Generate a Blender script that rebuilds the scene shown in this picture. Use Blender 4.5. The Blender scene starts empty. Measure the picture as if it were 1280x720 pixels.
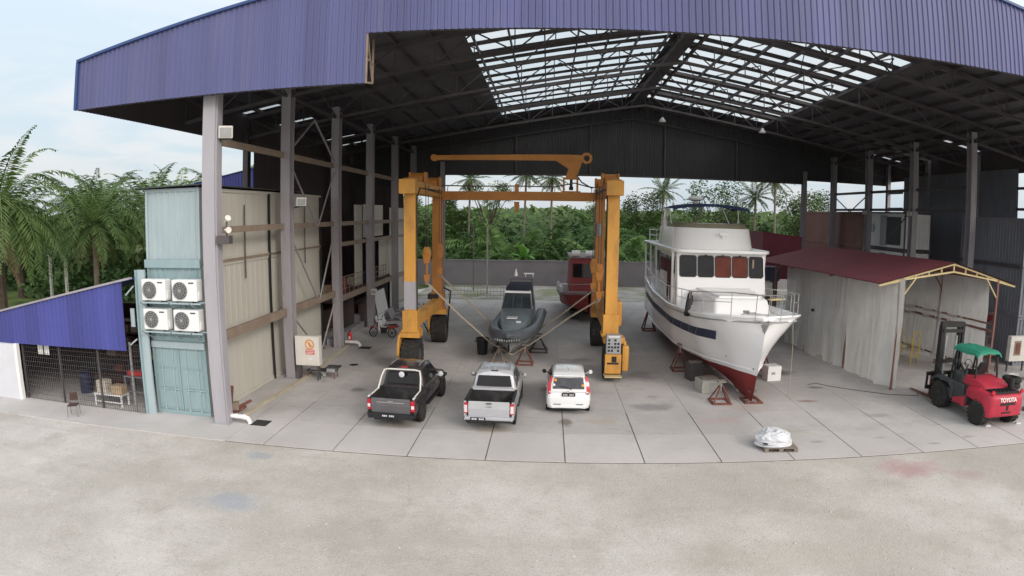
import bpy, bmesh, math, random
from mathutils import Matrix, Vector, Euler
V = Vector
random.seed(7)
SC = bpy.context.scene
COL = SC.collection
PI = math.pi
Z = V((0, 0, 1))

# ------------------------------------------------------------------ objects
WM = {}          # world matrix of every object built

def _reg(o, parent, local):
    o.matrix_local = local
    if parent is not None:
        o.parent = parent
        WM[o.name] = WM[parent.name] @ local
    else:
        WM[o.name] = local.copy()

def tag(o, label=None, cat=None, group=None, kind=None):
    if label: o['label'] = label
    if cat: o['category'] = cat
    if group: o['group'] = group
    if kind: o['kind'] = kind
    return o

def thing(name, label, cat, loc=(0, 0, 0), rotz=0, group=None):
    o = bpy.data.objects.new(name, None)
    COL.objects.link(o)
    o.empty_display_size = .3
    _reg(o, None, Matrix.Translation(loc) @ Matrix.Rotation(rotz, 4, 'Z'))
    return tag(o, label, cat, group)

def kids(o):
    return [c for c in bpy.data.objects if c.parent == o]

def copy_tree(o, parent=None):
    c = o.copy()
    COL.objects.link(c)
    if parent is not None:
        c.parent = parent
        c.matrix_parent_inverse = Matrix()
    for k in kids(o):
        copy_tree(k, c)
    return c

def put(o, loc, rotz=0, rot=None, scale=1):
    o.location = loc
    o.rotation_euler = rot if rot else (0, 0, rotz)
    o.scale = (scale,) * 3 if not hasattr(scale, '__len__') else scale
    return o

WHOLE = {'tablet', 'panel_lettering', 'plate_characters', 'knobs', 'bars', 'fan_guard', 'grille_slot', 'slot', 'truss', 'lattice_girder', 'crown', 'leaves', 'dead_fronds', 'roof', 'grab_line', 'scrap', 'bow_lettering', 'radiator_grille', 'name_plate', 'gable_cladding', 'fascia', 'hull', 'antifouled_bottom', 'deck', 'bed_liner', 'portrait', 'prohibition_sign', 'badge', 'rigid_hull', 'pale_tick', 'navy_flash', 'door', 'wheel', 'rim', 'fan_recess', 'roof_brace', 'gable_truss', 'grille', 'picture', 'tailgate_trim', 'notice', 'ladder_rungs'}
class MB:
    """collects shapes and links them as one mesh object"""
    def __init__(s):
        s.bm = bmesh.new()
    def face(s, pts, mi=0):
        vs = [s.bm.verts.new(p) for p in pts]
        try:
            f = s.bm.faces.new(vs); f.material_index = mi
            return f
        except ValueError:
            return None
    def hexa(s, p):
        v = [s.bm.verts.new(q) for q in p]
        for a in ((0, 3, 2, 1), (4, 5, 6, 7), (0, 1, 5, 4), (1, 2, 6, 5), (2, 3, 7, 6), (3, 0, 4, 7)):
            s.bm.faces.new([v[i] for i in a])
        return s
    def box(s, c, d, rz=0, rx=0, ry=0):
        c = V(c); h = V(d) * .5
        M = Euler((rx, ry, rz)).to_matrix()
        p = [c + M @ V((x * h.x, y * h.y, z * h.z)) for z in (-1, 1) for x, y in ((-1, -1), (1, -1), (1, 1), (-1, 1))]
        return s.hexa(p)
    def lohi(s, a, b):
        return s.box([(a[i] + b[i]) / 2 for i in range(3)], [abs(b[i] - a[i]) for i in range(3)])
    def beam(s, p, q, w, h, up=Z):
        p = V(p); q = V(q); d = (q - p).normalized()
        up = V(up)
        if abs(d.dot(up)) > .98: up = V((0, 1, 0))
        r = d.cross(up).normalized() * (w / 2); u = r.cross(d).normalized() * (h / 2)
        return s.hexa([p - r - u, p + r - u, p + r + u, p - r + u, q - r - u, q + r - u, q + r + u, q - r + u])
    def icol(s, x, y, z0, z1, w, d, t=.03):
        """H column, flanges facing +-y"""
        s.lohi((x - w / 2, y - d / 2, z0), (x + w / 2, y - d / 2 + t, z1))
        s.lohi((x - w / 2, y + d / 2 - t, z0), (x + w / 2, y + d / 2, z1))
        s.lohi((x - t / 2, y - d / 2 + t, z0), (x + t / 2, y + d / 2 - t, z1))
        return s
    def ring(s, c, ax, r, n, up=None):
        ax = V(ax).normalized()
        a = ax.orthogonal().normalized() if up is None else (V(up) - ax * V(up).dot(ax)).normalized()
        b = ax.cross(a)
        return [s.bm.verts.new(V(c) + (a * math.cos(2 * PI * i / n) + b * math.sin(2 * PI * i / n)) * r) for i in range(n)]
    def bridge(s, A, B):
        n = len(A)
        for i in range(n):
            try: s.bm.faces.new((A[i], A[(i + 1) % n], B[(i + 1) % n], B[i]))
            except ValueError: pass
    def cap(s, A, flip=False):
        try: s.bm.faces.new(A[::-1] if flip else A)
        except ValueError: pass
    def tube(s, p, q, r, n=8, r2=None, caps=True):
        d = V(q) - V(p)
        A = s.ring(p, d, r, n); B = s.ring(q, d, r if r2 is None else r2, n)
        s.bridge(A, B)
        if caps: s.cap(A, True); s.cap(B)
        return s
    def path(s, pts, r, n=6, caps=True):
        pts = [V(p) for p in pts]
        rings = []; up = None
        rr = r if hasattr(r, '__len__') else [r] * len(pts)
        for i, p in enumerate(pts):
            d = (pts[min(i + 1, len(pts) - 1)] - pts[max(i - 1, 0)]).normalized()
            if up is None: up = d.orthogonal().normalized()
            up = (up - d * up.dot(d)).normalized()
            rings.append(s.ring(p, d, rr[i], n, up))
        for a, b in zip(rings, rings[1:]): s.bridge(a, b)
        if caps: s.cap(rings[0], True); s.cap(rings[-1])
        return s
    def lathe(s, prof, c=(0, 0, 0), ax=(0, 0, 1), n=16, caps=True):
        ax = V(ax).normalized(); up = ax.orthogonal()
        rs = [s.ring(V(c) + ax * h, ax, max(r, 1e-4), n, up) for r, h in prof]
        for a, b in zip(rs, rs[1:]): s.bridge(a, b)
        if caps: s.cap(rs[0], True); s.cap(rs[-1])
        return s
    def loft(s, rings, caps=True, closed=True):
        R = [[s.bm.verts.new(p) for p in r] for r in rings]
        n = len(R[0])
        for a, b in zip(R, R[1:]):
            for i in range(n if closed else n - 1):
                try: s.bm.faces.new((a[i], a[(i + 1) % n], b[(i + 1) % n], b[i]))
                except ValueError: pass
        if caps and closed: s.cap(R[0], True); s.cap(R[-1])
        return s
    def prism(s, poly, a, b, axis='y'):
        f = {'y': lambda p, t: (p[0], t, p[1]), 'x': lambda p, t: (t, p[0], p[1]), 'z': lambda p, t: (p[0], p[1], t)}[axis]
        return s.loft([[f(p, a) for p in poly], [f(p, b) for p in poly]])
    def corr(s, p, q, zb, zt, pitch=.22, depth=.035, nrm=(0, -1, 0), off=0):
        """trapezoid corrugated sheet between plan points p and q; zb/zt are functions of the run 0..L"""
        p = V((p[0], p[1], 0)); q = V((q[0], q[1], 0)); L = (q - p).length; d = (q - p) / L; nv = V(nrm)
        t = 0; prev = None; i = 0
        fr = (.0, .42, .58, .88)
        ts = []
        k = int(L / pitch) + 1
        for i in range(k):
            for j, a in enumerate(fr):
                u = (i + a) * pitch
                if u < L: ts.append((u, depth if j in (0, 1) and j != 0 or j == 0 else 0))
        ts = []
        for i in range(k):
            for a, h in ((0, 0), (.55, 0), (.68, depth), (.87, depth)):
                u = (i + a) * pitch
                if u < L - 1e-4: ts.append((u, h))
        ts.append((L, 0))
        for u, h in ts:
            b = p + d * u + nv * (h + off)
            cur = (s.bm.verts.new((b.x, b.y, zb(u))), s.bm.verts.new((b.x, b.y, zt(u))))
            if prev: s.bm.faces.new((prev[0], cur[0], cur[1], prev[1]))
            prev = cur
        return s
    def clusters(s):
        """islands of connected faces, those whose boxes touch taken together"""
        bm = s.bm; bm.verts.ensure_lookup_table(); seen = set(); isl = []
        for v in bm.verts:
            if v.index in seen: continue
            st = [v]; seen.add(v.index); cur = []
            while st:
                a = st.pop(); cur.append(a)
                for e in a.link_edges:
                    c = e.other_vert(a)
                    if c.index not in seen: seen.add(c.index); st.append(c)
            isl.append(cur)
            if len(isl) > 60: return None
        e = .012
        bb = [([min(v.co[i] for v in c) - e for i in range(3)], [max(v.co[i] for v in c) + e for i in range(3)]) for c in isl]
        par = list(range(len(isl)))
        def find(i):
            while par[i] != i: i = par[i]
            return i
        for i in range(len(isl)):
            for j in range(i):
                if all(bb[i][0][k] <= bb[j][1][k] and bb[j][0][k] <= bb[i][1][k] for k in range(3)): par[find(i)] = find(j)
        g = {}
        for i, c in enumerate(isl): g.setdefault(find(i), []).extend(v.index for v in c)
        return list(g.values())
    def build(s, name, m, parent=None, smooth=False, bevel=0, seg=2, label=None, kind=None, sub=0, recalc=True, angle=35):
        bm = s.bm
        if parent is not None and name not in WHOLE and kind is None and len(bm.verts) < 4000:
            bmesh.ops.remove_doubles(bm, verts=bm.verts, dist=1e-5); bm.verts.index_update()
            cl = s.clusters()
            if cl and 2 <= len(cl) <= 14:
                first = None
                for c in cl:
                    q = MB(); q.bm.free(); q.bm = bm.copy(); keep = set(c); q.bm.verts.ensure_lookup_table()
                    bmesh.ops.delete(q.bm, geom=[v for v in q.bm.verts if v.index not in keep], context='VERTS')
                    o = q.build1(name, m, parent, smooth, bevel, seg, label, kind, sub, recalc, angle); first = first or o
                bm.free(); return first
        return s.build1(name, m, parent, smooth, bevel, seg, label, kind, sub, recalc, angle)
    def build1(s, name, m, parent=None, smooth=False, bevel=0, seg=2, label=None, kind=None, sub=0, recalc=True, angle=35):
        bm = s.bm
        bmesh.ops.remove_doubles(bm, verts=bm.verts, dist=1e-5)
        if recalc: bmesh.ops.recalc_face_normals(bm, faces=bm.faces)
        if bevel:
            es = [e for e in bm.edges if len(e.link_faces) == 2 and e.calc_face_angle(0) > math.radians(30)]
            bmesh.ops.bevel(bm, geom=es, offset=bevel, segments=seg, affect='EDGES', profile=.6, clamp_overlap=True)
        if parent is not None:
            bm.transform(WM[parent.name].inverted())
        me = bpy.data.meshes.new(name)
        bm.to_mesh(me); bm.free()
        for mm in (m if isinstance(m, (list, tuple)) else [m]): me.materials.append(mm)
        if smooth:
            me.polygons.foreach_set('use_smooth', [True] * len(me.polygons))
            try: me.set_sharp_from_angle(angle=math.radians(angle))
            except Exception: pass
        o = bpy.data.objects.new(name, me)
        COL.objects.link(o)
        _reg(o, parent, Matrix())
        if sub:
            md = o.modifiers.new('sub', 'SUBSURF'); md.levels = sub; md.render_levels = sub
        return tag(o, label, None, None, kind)

def text_mesh(txt, name, m, parent, M, size, ext=.004, bold=.0):
    cu = bpy.data.curves.new('lettering', 'FONT'); cu.body = txt; cu.size = size; cu.extrude = ext; cu.offset = bold
    cu.align_x = 'CENTER'; cu.align_y = 'CENTER'
    t = bpy.data.objects.new('lettering_tmp', cu); COL.objects.link(t)
    me = bpy.data.meshes.new_from_object(t.evaluated_get(bpy.context.evaluated_depsgraph_get()))
    bpy.data.objects.remove(t); bpy.data.curves.remove(cu)
    me.transform(WM[parent.name].inverted() @ M) if parent else me.transform(M)
    me.materials.clear(); me.materials.append(m)
    o = bpy.data.objects.new(name, me); COL.objects.link(o); _reg(o, parent, Matrix())
    return o

# ------------------------------------------------------------------ materials
def mat(name, col, rough=.6, metal=0., var=.12, scale=2., stretch=(1, 1, 1), dirt=None, bump=0., bscale=60., coat=0., spec=.4, detail=4, alt=None):
    m = bpy.data.materials.new(name); m.use_nodes = True
    nt = m.node_tree; N = nt.nodes; L = nt.links
    b = N['Principled BSDF']
    b.inputs['Roughness'].default_value = rough; b.inputs['Metallic'].default_value = metal
    b.inputs['Specular IOR Level'].default_value = spec
    b.inputs['Coat Weight'].default_value = coat; b.inputs['Coat Roughness'].default_value = .08
    tc = N.new('ShaderNodeTexCoord')
    mp = N.new('ShaderNodeMapping'); mp.inputs['Scale'].default_value = stretch
    L.new(tc.outputs['Object'], mp.inputs[0])
    n1 = N.new('ShaderNodeTexNoise'); n1.inputs['Scale'].default_value = scale; n1.inputs['Detail'].default_value = detail
    n1.inputs['Roughness'].default_value = .6
    L.new(mp.outputs[0], n1.inputs[0])
    mx = N.new('ShaderNodeMix'); mx.data_type = 'RGBA'
    c = V(col)
    lo = c * (1 - var) if alt is None else V(alt); hi = c * (1 + var) if alt is None else c
    mx.inputs[6].default_value = (*lo, 1); mx.inputs[7].default_value = (*[min(1, x) for x in hi], 1)
    rp = N.new('ShaderNodeMapRange'); rp.inputs[1].default_value = .3; rp.inputs[2].default_value = .7
    L.new(n1.outputs[0], rp.inputs[0]); L.new(rp.outputs[0], mx.inputs[0])
    out = mx.outputs[2]
    if dirt:
        dc, amt, ds = dirt[:3]
        n2 = N.new('ShaderNodeTexNoise'); n2.inputs['Scale'].default_value = ds; n2.inputs['Detail'].default_value = 6; n2.inputs['Roughness'].default_value = .65
        L.new(mp.outputs[0], n2.inputs[0])
        r2 = N.new('ShaderNodeMapRange'); r2.inputs[1].default_value = .62 - .25 * amt; r2.inputs[2].default_value = .82 - .2 * amt; r2.inputs[4].default_value = min(1, .4 + amt * .6)
        L.new(n2.outputs[0], r2.inputs[0])
        m2 = N.new('ShaderNodeMix'); m2.data_type = 'RGBA'; m2.inputs[7].default_value = (*dc, 1)
        L.new(r2.outputs[0], m2.inputs[0]); L.new(out, m2.inputs[6]); out = m2.outputs[2]
    L.new(out, b.inputs['Base Color'])
    if bump:
        nb = N.new('ShaderNodeTexNoise'); nb.inputs['Scale'].default_value = bscale; nb.inputs['Detail'].default_value = 3
        L.new(tc.outputs['Object'], nb.inputs[0])
        bp = N.new('ShaderNodeBump'); bp.inputs['Strength'].default_value = bump; bp.inputs['Distance'].default_value = .02
        L.new(nb.outputs[0], bp.inputs['Height']); L.new(bp.outputs[0], b.inputs['Normal'])
    return m

def leafmat(name, a, b_, trans=.25, rough=.55):
    m = bpy.data.materials.new(name); m.use_nodes = True
    nt = m.node_tree; N = nt.nodes; L = nt.links
    b = N['Principled BSDF']; b.inputs['Roughness'].default_value = rough; b.inputs['Specular IOR Level'].default_value = .3
    g = N.new('ShaderNodeNewGeometry')
    oi = N.new('ShaderNodeObjectInfo')
    ad = N.new('ShaderNodeMath'); ad.operation = 'MULTIPLY_ADD'; ad.inputs[1].default_value = .6
    L.new(g.outputs['Random Per Island'], ad.inputs[0])
    ml = N.new('ShaderNodeMath'); ml.operation = 'MULTIPLY'; ml.inputs[1].default_value = .4
    L.new(oi.outputs['Random'], ml.inputs[0]); L.new(ml.outputs[0], ad.inputs[2])
    mx = N.new('ShaderNodeMix'); mx.data_type = 'RGBA'
    mx.inputs[6].default_value = (*a, 1); mx.inputs[7].default_value = (*b_, 1)
    L.new(ad.outputs[0], mx.inputs[0]); L.new(mx.outputs[2], b.inputs['Base Color'])
    t = N.new('ShaderNodeBsdfTranslucent'); L.new(mx.outputs[2], t.inputs[0])
    ms = N.new('ShaderNodeMixShader'); ms.inputs[0].default_value = trans
    L.new(b.outputs[0], ms.inputs[1]); L.new(t.outputs[0], ms.inputs[2])
    L.new(ms.outputs[0], N['Material Output'].inputs[0])
    return m

def sheetmat(name, col, trans=.5, clear=.0, rough=.4, var=.15):
    """translucent sheet: diffuse + translucent + a little see-through"""
    m = mat(name, col, rough, var=var, scale=1.5, detail=5)
    nt = m.node_tree; N = nt.nodes; L = nt.links
    b = N['Principled BSDF']
    t = N.new('ShaderNodeBsdfTranslucent'); t.inputs[0].default_value = (*col, 1)
    ms = N.new('ShaderNodeMixShader'); ms.inputs[0].default_value = trans
    L.new(b.outputs[0], ms.inputs[1]); L.new(t.outputs[0], ms.inputs[2])
    out = ms
    if clear:
        tr = N.new('ShaderNodeBsdfTransparent'); tr.inputs[0].default_value = (.92, .95, .96, 1)
        m2 = N.new('ShaderNodeMixShader'); m2.inputs[0].default_value = clear
        L.new(ms.outputs[0], m2.inputs[1]); L.new(tr.outputs[0], m2.inputs[2]); out = m2
    L.new(out.outputs[0], N['Material Output'].inputs[0])
    return m

def glassmat(name, col=(.02, .025, .03), rough=.06):
    m = mat(name, col, rough, var=.3, scale=1.5, spec=.6)
    return m

M = {}
M['blue_clad'] = mat('blue_cladding', (.092, .101, .228), .5, var=.14, scale=.6, stretch=(1, 1, .08), dirt=((.135, .14, .235), .35, 1.1), spec=.4)
M['blue_shed'] = mat('bright_blue_cladding', (.055, .064, .255), .45, var=.10, scale=.6, stretch=(1, 1, .2), dirt=((.10, .12, .36), .2, 1.5))
def per_sheet(m, width=.86, amt=.13):
    """each sheet of cladding faded a little differently"""
    nt = m.node_tree; N = nt.nodes; L = nt.links; b = N['Principled BSDF']; src = b.inputs['Base Color'].links[0].from_socket
    tc = N.new('ShaderNodeTexCoord'); sp = N.new('ShaderNodeSeparateXYZ'); L.new(tc.outputs['Object'], sp.inputs[0])
    ad = N.new('ShaderNodeMath'); ad.operation = 'ADD'; L.new(sp.outputs[0], ad.inputs[0]); L.new(sp.outputs[1], ad.inputs[1])
    dv = N.new('ShaderNodeMath'); dv.operation = 'DIVIDE'; dv.inputs[1].default_value = width; L.new(ad.outputs[0], dv.inputs[0])
    fl = N.new('ShaderNodeMath'); fl.operation = 'FLOOR'; L.new(dv.outputs[0], fl.inputs[0])
    wn = N.new('ShaderNodeTexWhiteNoise'); wn.noise_dimensions = '1D'; L.new(fl.outputs[0], wn.inputs['W'])
    r = N.new('ShaderNodeMapRange'); r.inputs[3].default_value = 1 - amt; r.inputs[4].default_value = 1 + amt; L.new(wn.outputs[0], r.inputs[0])
    v = N.new('ShaderNodeVectorMath'); v.operation = 'SCALE'; L.new(src, v.inputs[0]); L.new(r.outputs[0], v.inputs['Scale']); L.new(v.outputs[0], b.inputs['Base Color'])
per_sheet(M['blue_clad']); per_sheet(M['blue_shed'])
M['blue_trim'] = mat('blue_trim', (.035, .07, .20), .45)
M['liner'] = mat('dark_roof_sheet', (.090, .087, .094), .6, var=.2, scale=.6)
M['roof_top'] = mat('roof_sheet', (.10, .10, .13), .5)
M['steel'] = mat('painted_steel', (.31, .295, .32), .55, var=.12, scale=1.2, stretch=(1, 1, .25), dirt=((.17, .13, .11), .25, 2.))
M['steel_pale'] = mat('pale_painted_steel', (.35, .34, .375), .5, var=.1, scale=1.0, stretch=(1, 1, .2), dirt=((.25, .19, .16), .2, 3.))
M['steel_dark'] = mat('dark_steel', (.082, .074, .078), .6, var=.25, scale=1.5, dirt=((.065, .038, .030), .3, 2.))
M['steel_tan'] = mat('tan_girt_steel', (.27, .21, .165), .6, var=.15, scale=1.5, dirt=((.16, .09, .06), .3, 2.5))
M['gable'] = mat('grey_gable_cladding', (.062, .062, .067), .6, var=.12, scale=.8, stretch=(1, 1, .2))
M['aisle_clad'] = mat('brown_grey_cladding', (.085, .07, .075), .6, var=.15, scale=.8, stretch=(1, 1, .2))
M['teal'] = mat('teal_container_paint', (.25, .35, .375), .5, var=.10, scale=1.3, stretch=(1, 1, .35), dirt=((.30, .36, .37), .35, 3.), bump=.03)
M['teal_pale'] = mat('pale_teal_paint', (.345, .425, .455), .5, var=.08, scale=1.2, stretch=(1, 1, .3), dirt=((.36, .40, .41), .3, 2.))
M['cream'] = mat('cream_container_paint', (.53, .515, .46), .55, var=.06, scale=.8, stretch=(1, 1, .3), dirt=((.40, .37, .32), .22, 1.6))
M['conc_white'] = mat('white_render', (.60, .61, .66), .7, var=.06, scale=.8, dirt=((.42, .40, .38), .2, 1.))
M['white'] = mat('white_paint', (.78, .78, .78), .4, var=.04, scale=2., dirt=((.55, .54, .50), .12, 4.))
M['gel'] = mat('white_gelcoat', (.90, .905, .92), .22, var=.02, scale=.7, coat=.3, dirt=((.70, .70, .69), .05, 1.4))
M['pvc'] = mat('white_pvc', (.75, .76, .76), .35, var=.05)
M['black'] = mat('black_plastic', (.018, .018, .02), .5, var=.2)
M['rubber'] = mat('tyre_rubber', (.028, .027, .026), .85, var=.25, scale=4, dirt=((.10, .09, .08), .3, 5.), bump=.1)
M['glass'] = mat('dark_glass', (.012, .014, .017), .06, var=.3, spec=.22)
M['chrome'] = mat('stainless_steel', (.55, .55, .55), .28, metal=.9, var=.08)
M['grey_metal'] = mat('grey_galvanised', (.36, .37, .38), .5, metal=.3, var=.15, scale=3)
M['yellow'] = mat('travel_lift_yellow', (.60, .30, .06), .5, var=.16, scale=1.2, stretch=(1, 1, .35), dirt=((.30, .15, .06), .42, 2.0))
M['orange'] = mat('travel_lift_orange', (.48, .20, .045), .5, var=.14, scale=1.0, dirt=((.28, .11, .04), .35, 2.))
M['red_anti'] = mat('antifouling_red', (.23, .035, .035), .75, var=.2, scale=.9, dirt=((.16, .045, .04), .3, 1.6), bump=.05)
M['navy'] = mat('navy_paint', (.022, .03, .075), .4, var=.2)
M['navy_cloth'] = mat('navy_canvas', (.02, .035, .09), .85, var=.2)
M['red_roof'] = mat('maroon_roof_sheet', (.20, .052, .068), .6, var=.14, scale=.5, dirt=((.14, .06, .06), .35, .8))
M['maroon'] = mat('maroon_tarpaulin', (.17, .035, .055), .7, var=.15, scale=.6)
M['frame_cream'] = mat('cream_steel_frame', (.55, .45, .24), .55, var=.1, dirt=((.35, .22, .12), .25, 4.))
M['red_post'] = mat('red_brown_steel', (.23, .11, .09), .6, var=.2, scale=3, dirt=((.38, .30, .22), .3, 3.))
M['forklift_red'] = mat('forklift_red', (.44, .028, .055), .45, var=.16, scale=1.8, coat=.08, dirt=((.22, .06, .055), .35, 2.6))
M['fl_grey'] = mat('forklift_dark_grey', (.055, .06, .065), .55, var=.2, dirt=((.12, .11, .10), .2, 4.))
M['green_sheet'] = mat('green_canopy', (.03, .26, .17), .5, var=.12, scale=3)
M['wood'] = mat('weathered_timber', (.20, .17, .145), .8, var=.25, scale=4, stretch=(1, 6, 1))
M['rust'] = mat('rusty_stand', (.17, .065, .05), .75, var=.3, scale=3, dirt=((.28, .16, .12), .3, 5.))
M['sling'] = mat('beige_sling', (.42, .36, .27), .85, var=.15, scale=5)
M['sign_white'] = mat('white_cabinet', (.68, .66, .62), .5, var=.06, dirt=((.45, .40, .34), .2, 4.))
M['sign_orange'] = mat('sign_orange', (.70, .27, .03), .5)
M['sign_red'] = mat('sign_red', (.62, .04, .035), .5)
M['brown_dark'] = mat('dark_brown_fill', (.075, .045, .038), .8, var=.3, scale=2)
M['kerb'] = mat('yellowish_kerb', (.46, .41, .31), .85, var=.12, scale=2, dirt=((.30, .27, .23), .3, 3.))
M['brown_cont'] = mat('brown_container', (.14, .060, .048), .6, var=.15, scale=.9, stretch=(1, 1, .3), dirt=((.22, .14, .11), .25, 1.8))
M['grey_cont'] = mat('blue_grey_container', (.19, .20, .235), .55, var=.10, scale=.9, stretch=(1, 1, .3), dirt=((.13, .10, .10), .3, 1.6))
M['boat_red'] = mat('red_boat_paint', (.27, .040, .042), .55, var=.18, scale=1., dirt=((.16, .05, .05), .3, 1.8))
M['boat_deck'] = mat('faded_pinkish_deck', (.26, .20, .205), .7, var=.15, scale=1.5)
M['rib_tube'] = mat('charcoal_tube', (.085, .098, .112), .4, var=.2, scale=2.)
M['rib_deck'] = mat('grey_rib_deck', (.15, .18, .20), .35, var=.18, scale=1.5, coat=.2)
M['skylight'] = sheetmat('translucent_skylight', (.74, .76, .76), .6, .55, var=.03)
M['old_skylight'] = sheetmat('grimy_skylight', (.42, .43, .43), .5, .30, var=.1)
M['curtain'] = sheetmat('translucent_curtain', (.78, .79, .78), .40, .16, rough=.22, var=.10)
M['tarp'] = mat('white_tarp', (.60, .61, .64), .45, var=.08, scale=3, dirt=((.5, .5, .5), .2, 5.))
# ------------------------------------------------------------------ camera (wide action-camera lens with its barrel curve)
cd = bpy.data.cameras.new('camera'); cam = bpy.data.objects.new('camera', cd); COL.objects.link(cam); SC.camera = cam
_r, _d, _f = (V(a) for a in ((0.9982210773, 0.0585939195, 0.0110196836), (0.0179482598, -0.1190709257, -0.9927235137), (-0.0568554377, 0.9911553194, -0.1199107666)))
_m = Matrix((_r, -_d, -_f)).transposed().to_4x4(); _m.translation = (9.1064, 0, 7.425)
cam.matrix_world = _m
cd.type = 'PANO'; cd.panorama_type = 'FISHEYE_LENS_POLYNOMIAL'
cd.sensor_fit = 'HORIZONTAL'; cd.sensor_width = 36; cd.sensor_height = 20.25; cd.fisheye_fov = PI
cd.fisheye_polynomial_k0 = 0
for _i, _k in enumerate((4.71266839e-02, 6.15266920e-06, -6.69404710e-06, 7.08056022e-08)):
    setattr(cd, 'fisheye_polynomial_k%d' % (_i + 1), -_k)
cd.clip_start = .1; cd.clip_end = 5000

# ------------------------------------------------------------------ light and sky
SUN_EL, SUN_AZ = math.radians(27), math.radians(138)      # azimuth clockwise from +Y
w = bpy.data.worlds.new('World'); SC.world = w; w.use_nodes = True
nt = w.node_tree; N = nt.nodes; L = nt.links
bg = N['Background']; bg.inputs[1].default_value = .10
sk = N.new('ShaderNodeTexSky'); sk.sky_type = 'NISHITA'; sk.sun_disc = False
sk.sun_elevation = SUN_EL; sk.sun_rotation = SUN_AZ; sk.air_density = 1.2; sk.dust_density = 2.5; sk.ozone_density = 1.0
tc = N.new('ShaderNodeTexCoord')
sp = N.new('ShaderNodeSeparateXYZ'); L.new(tc.outputs['Generated'], sp.inputs[0])
# overcast deck: brighter towards the zenith
zr = N.new('ShaderNodeMapRange'); zr.inputs[1].default_value = 0; zr.inputs[2].default_value = .85
zr.inputs[3].default_value = 6.9; zr.inputs[4].default_value = 11.5
L.new(sp.outputs[2], zr.inputs[0])
# cloud texture on a flat deck overhead
zc = N.new('ShaderNodeMath'); zc.operation = 'MAXIMUM'; zc.inputs[1].default_value = .05; L.new(sp.outputs[2], zc.inputs[0])
za = N.new('ShaderNodeMath'); za.operation = 'ADD'; za.inputs[1].default_value = .12; L.new(zc.outputs[0], za.inputs[0])
dv = N.new('ShaderNodeVectorMath'); dv.operation = 'DIVIDE'
cb = N.new('ShaderNodeCombineXYZ'); [L.new(za.outputs[0], cb.inputs[i]) for i in range(3)]
L.new(tc.outputs['Generated'], dv.inputs[0]); L.new(cb.outputs[0], dv.inputs[1])
cn = N.new('ShaderNodeTexNoise'); cn.inputs['Scale'].default_value = 1.1; cn.inputs['Detail'].default_value = 7; cn.inputs['Roughness'].default_value = .55
cn.inputs['Distortion'].default_value = .6
L.new(dv.outputs[0], cn.inputs[0])
cr = N.new('ShaderNodeMapRange'); cr.inputs[1].default_value = .36; cr.inputs[2].default_value = .66; cr.interpolation_type = 'SMOOTHSTEP'
L.new(cn.outputs[0], cr.inputs[0])
cc = N.new('ShaderNodeMix'); cc.data_type = 'RGBA'
cc.inputs[6].default_value = (.77, .90, 1.0, 1); cc.inputs[7].default_value = (.95, .985, 1.02, 1)
L.new(cr.outputs[0], cc.inputs[0])
# paler and warmer low on the sun's side
vd = N.new('ShaderNodeVectorMath'); vd.operation = 'DOT_PRODUCT'
vd.inputs[1].default_value = (math.sin(SUN_AZ), math.cos(SUN_AZ), .15); L.new(tc.outputs['Generated'], vd.inputs[0])
wr = N.new('ShaderNodeMapRange'); wr.inputs[1].default_value = -.15; wr.inputs[2].default_value = 1.0; L.new(vd.outputs['Value'], wr.inputs[0])
wm = N.new('ShaderNodeMix'); wm.data_type = 'RGBA'; wm.inputs[7].default_value = (2.05, 1.92, 1.80, 1)
L.new(wr.outputs[0], wm.inputs[0]); L.new(cc.outputs[2], wm.inputs[6])
cl = N.new('ShaderNodeVectorMath'); cl.operation = 'SCALE'; L.new(wm.outputs[2], cl.inputs[0]); L.new(zr.outputs[0], cl.inputs['Scale'])
mx = N.new('ShaderNodeMix'); mx.data_type = 'RGBA'; mx.inputs[0].default_value = .86
L.new(sk.outputs[0], mx.inputs[6]); L.new(cl.outputs[0], mx.inputs[7]); L.new(mx.outputs[2], bg.inputs[0])

sl = bpy.data.lights.new('sun', 'SUN'); sl.energy = 1.05; sl.angle = math.radians(15); sl.color = (1, .93, .86)
so = bpy.data.objects.new('sun', sl); COL.objects.link(so)
_dir = V((math.sin(SUN_AZ) * math.cos(SUN_EL), math.cos(SUN_AZ) * math.cos(SUN_EL), math.sin(SUN_EL)))
so.rotation_euler = _dir.to_track_quat('Z', 'Y').to_euler(); so.location = _dir * 80

SC.view_settings.view_transform = 'Standard'; SC.view_settings.look = 'None'
SC.view_settings.exposure = .29; SC.view_settings.gamma = 1
SC.render.engine = 'CYCLES'
cy = SC.cycles
cy.max_bounces = 7; cy.diffuse_bounces = 4; cy.glossy_bounces = 3; cy.transmission_bounces = 5; cy.transparent_max_bounces = 10
cy.use_denoising = True
try: cy.denoiser = 'OPENIMAGEDENOISE'
except Exception: pass
cy.sample_clamp_indirect = 6; cy.caustics_reflective = False; cy.caustics_refractive = False

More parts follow.
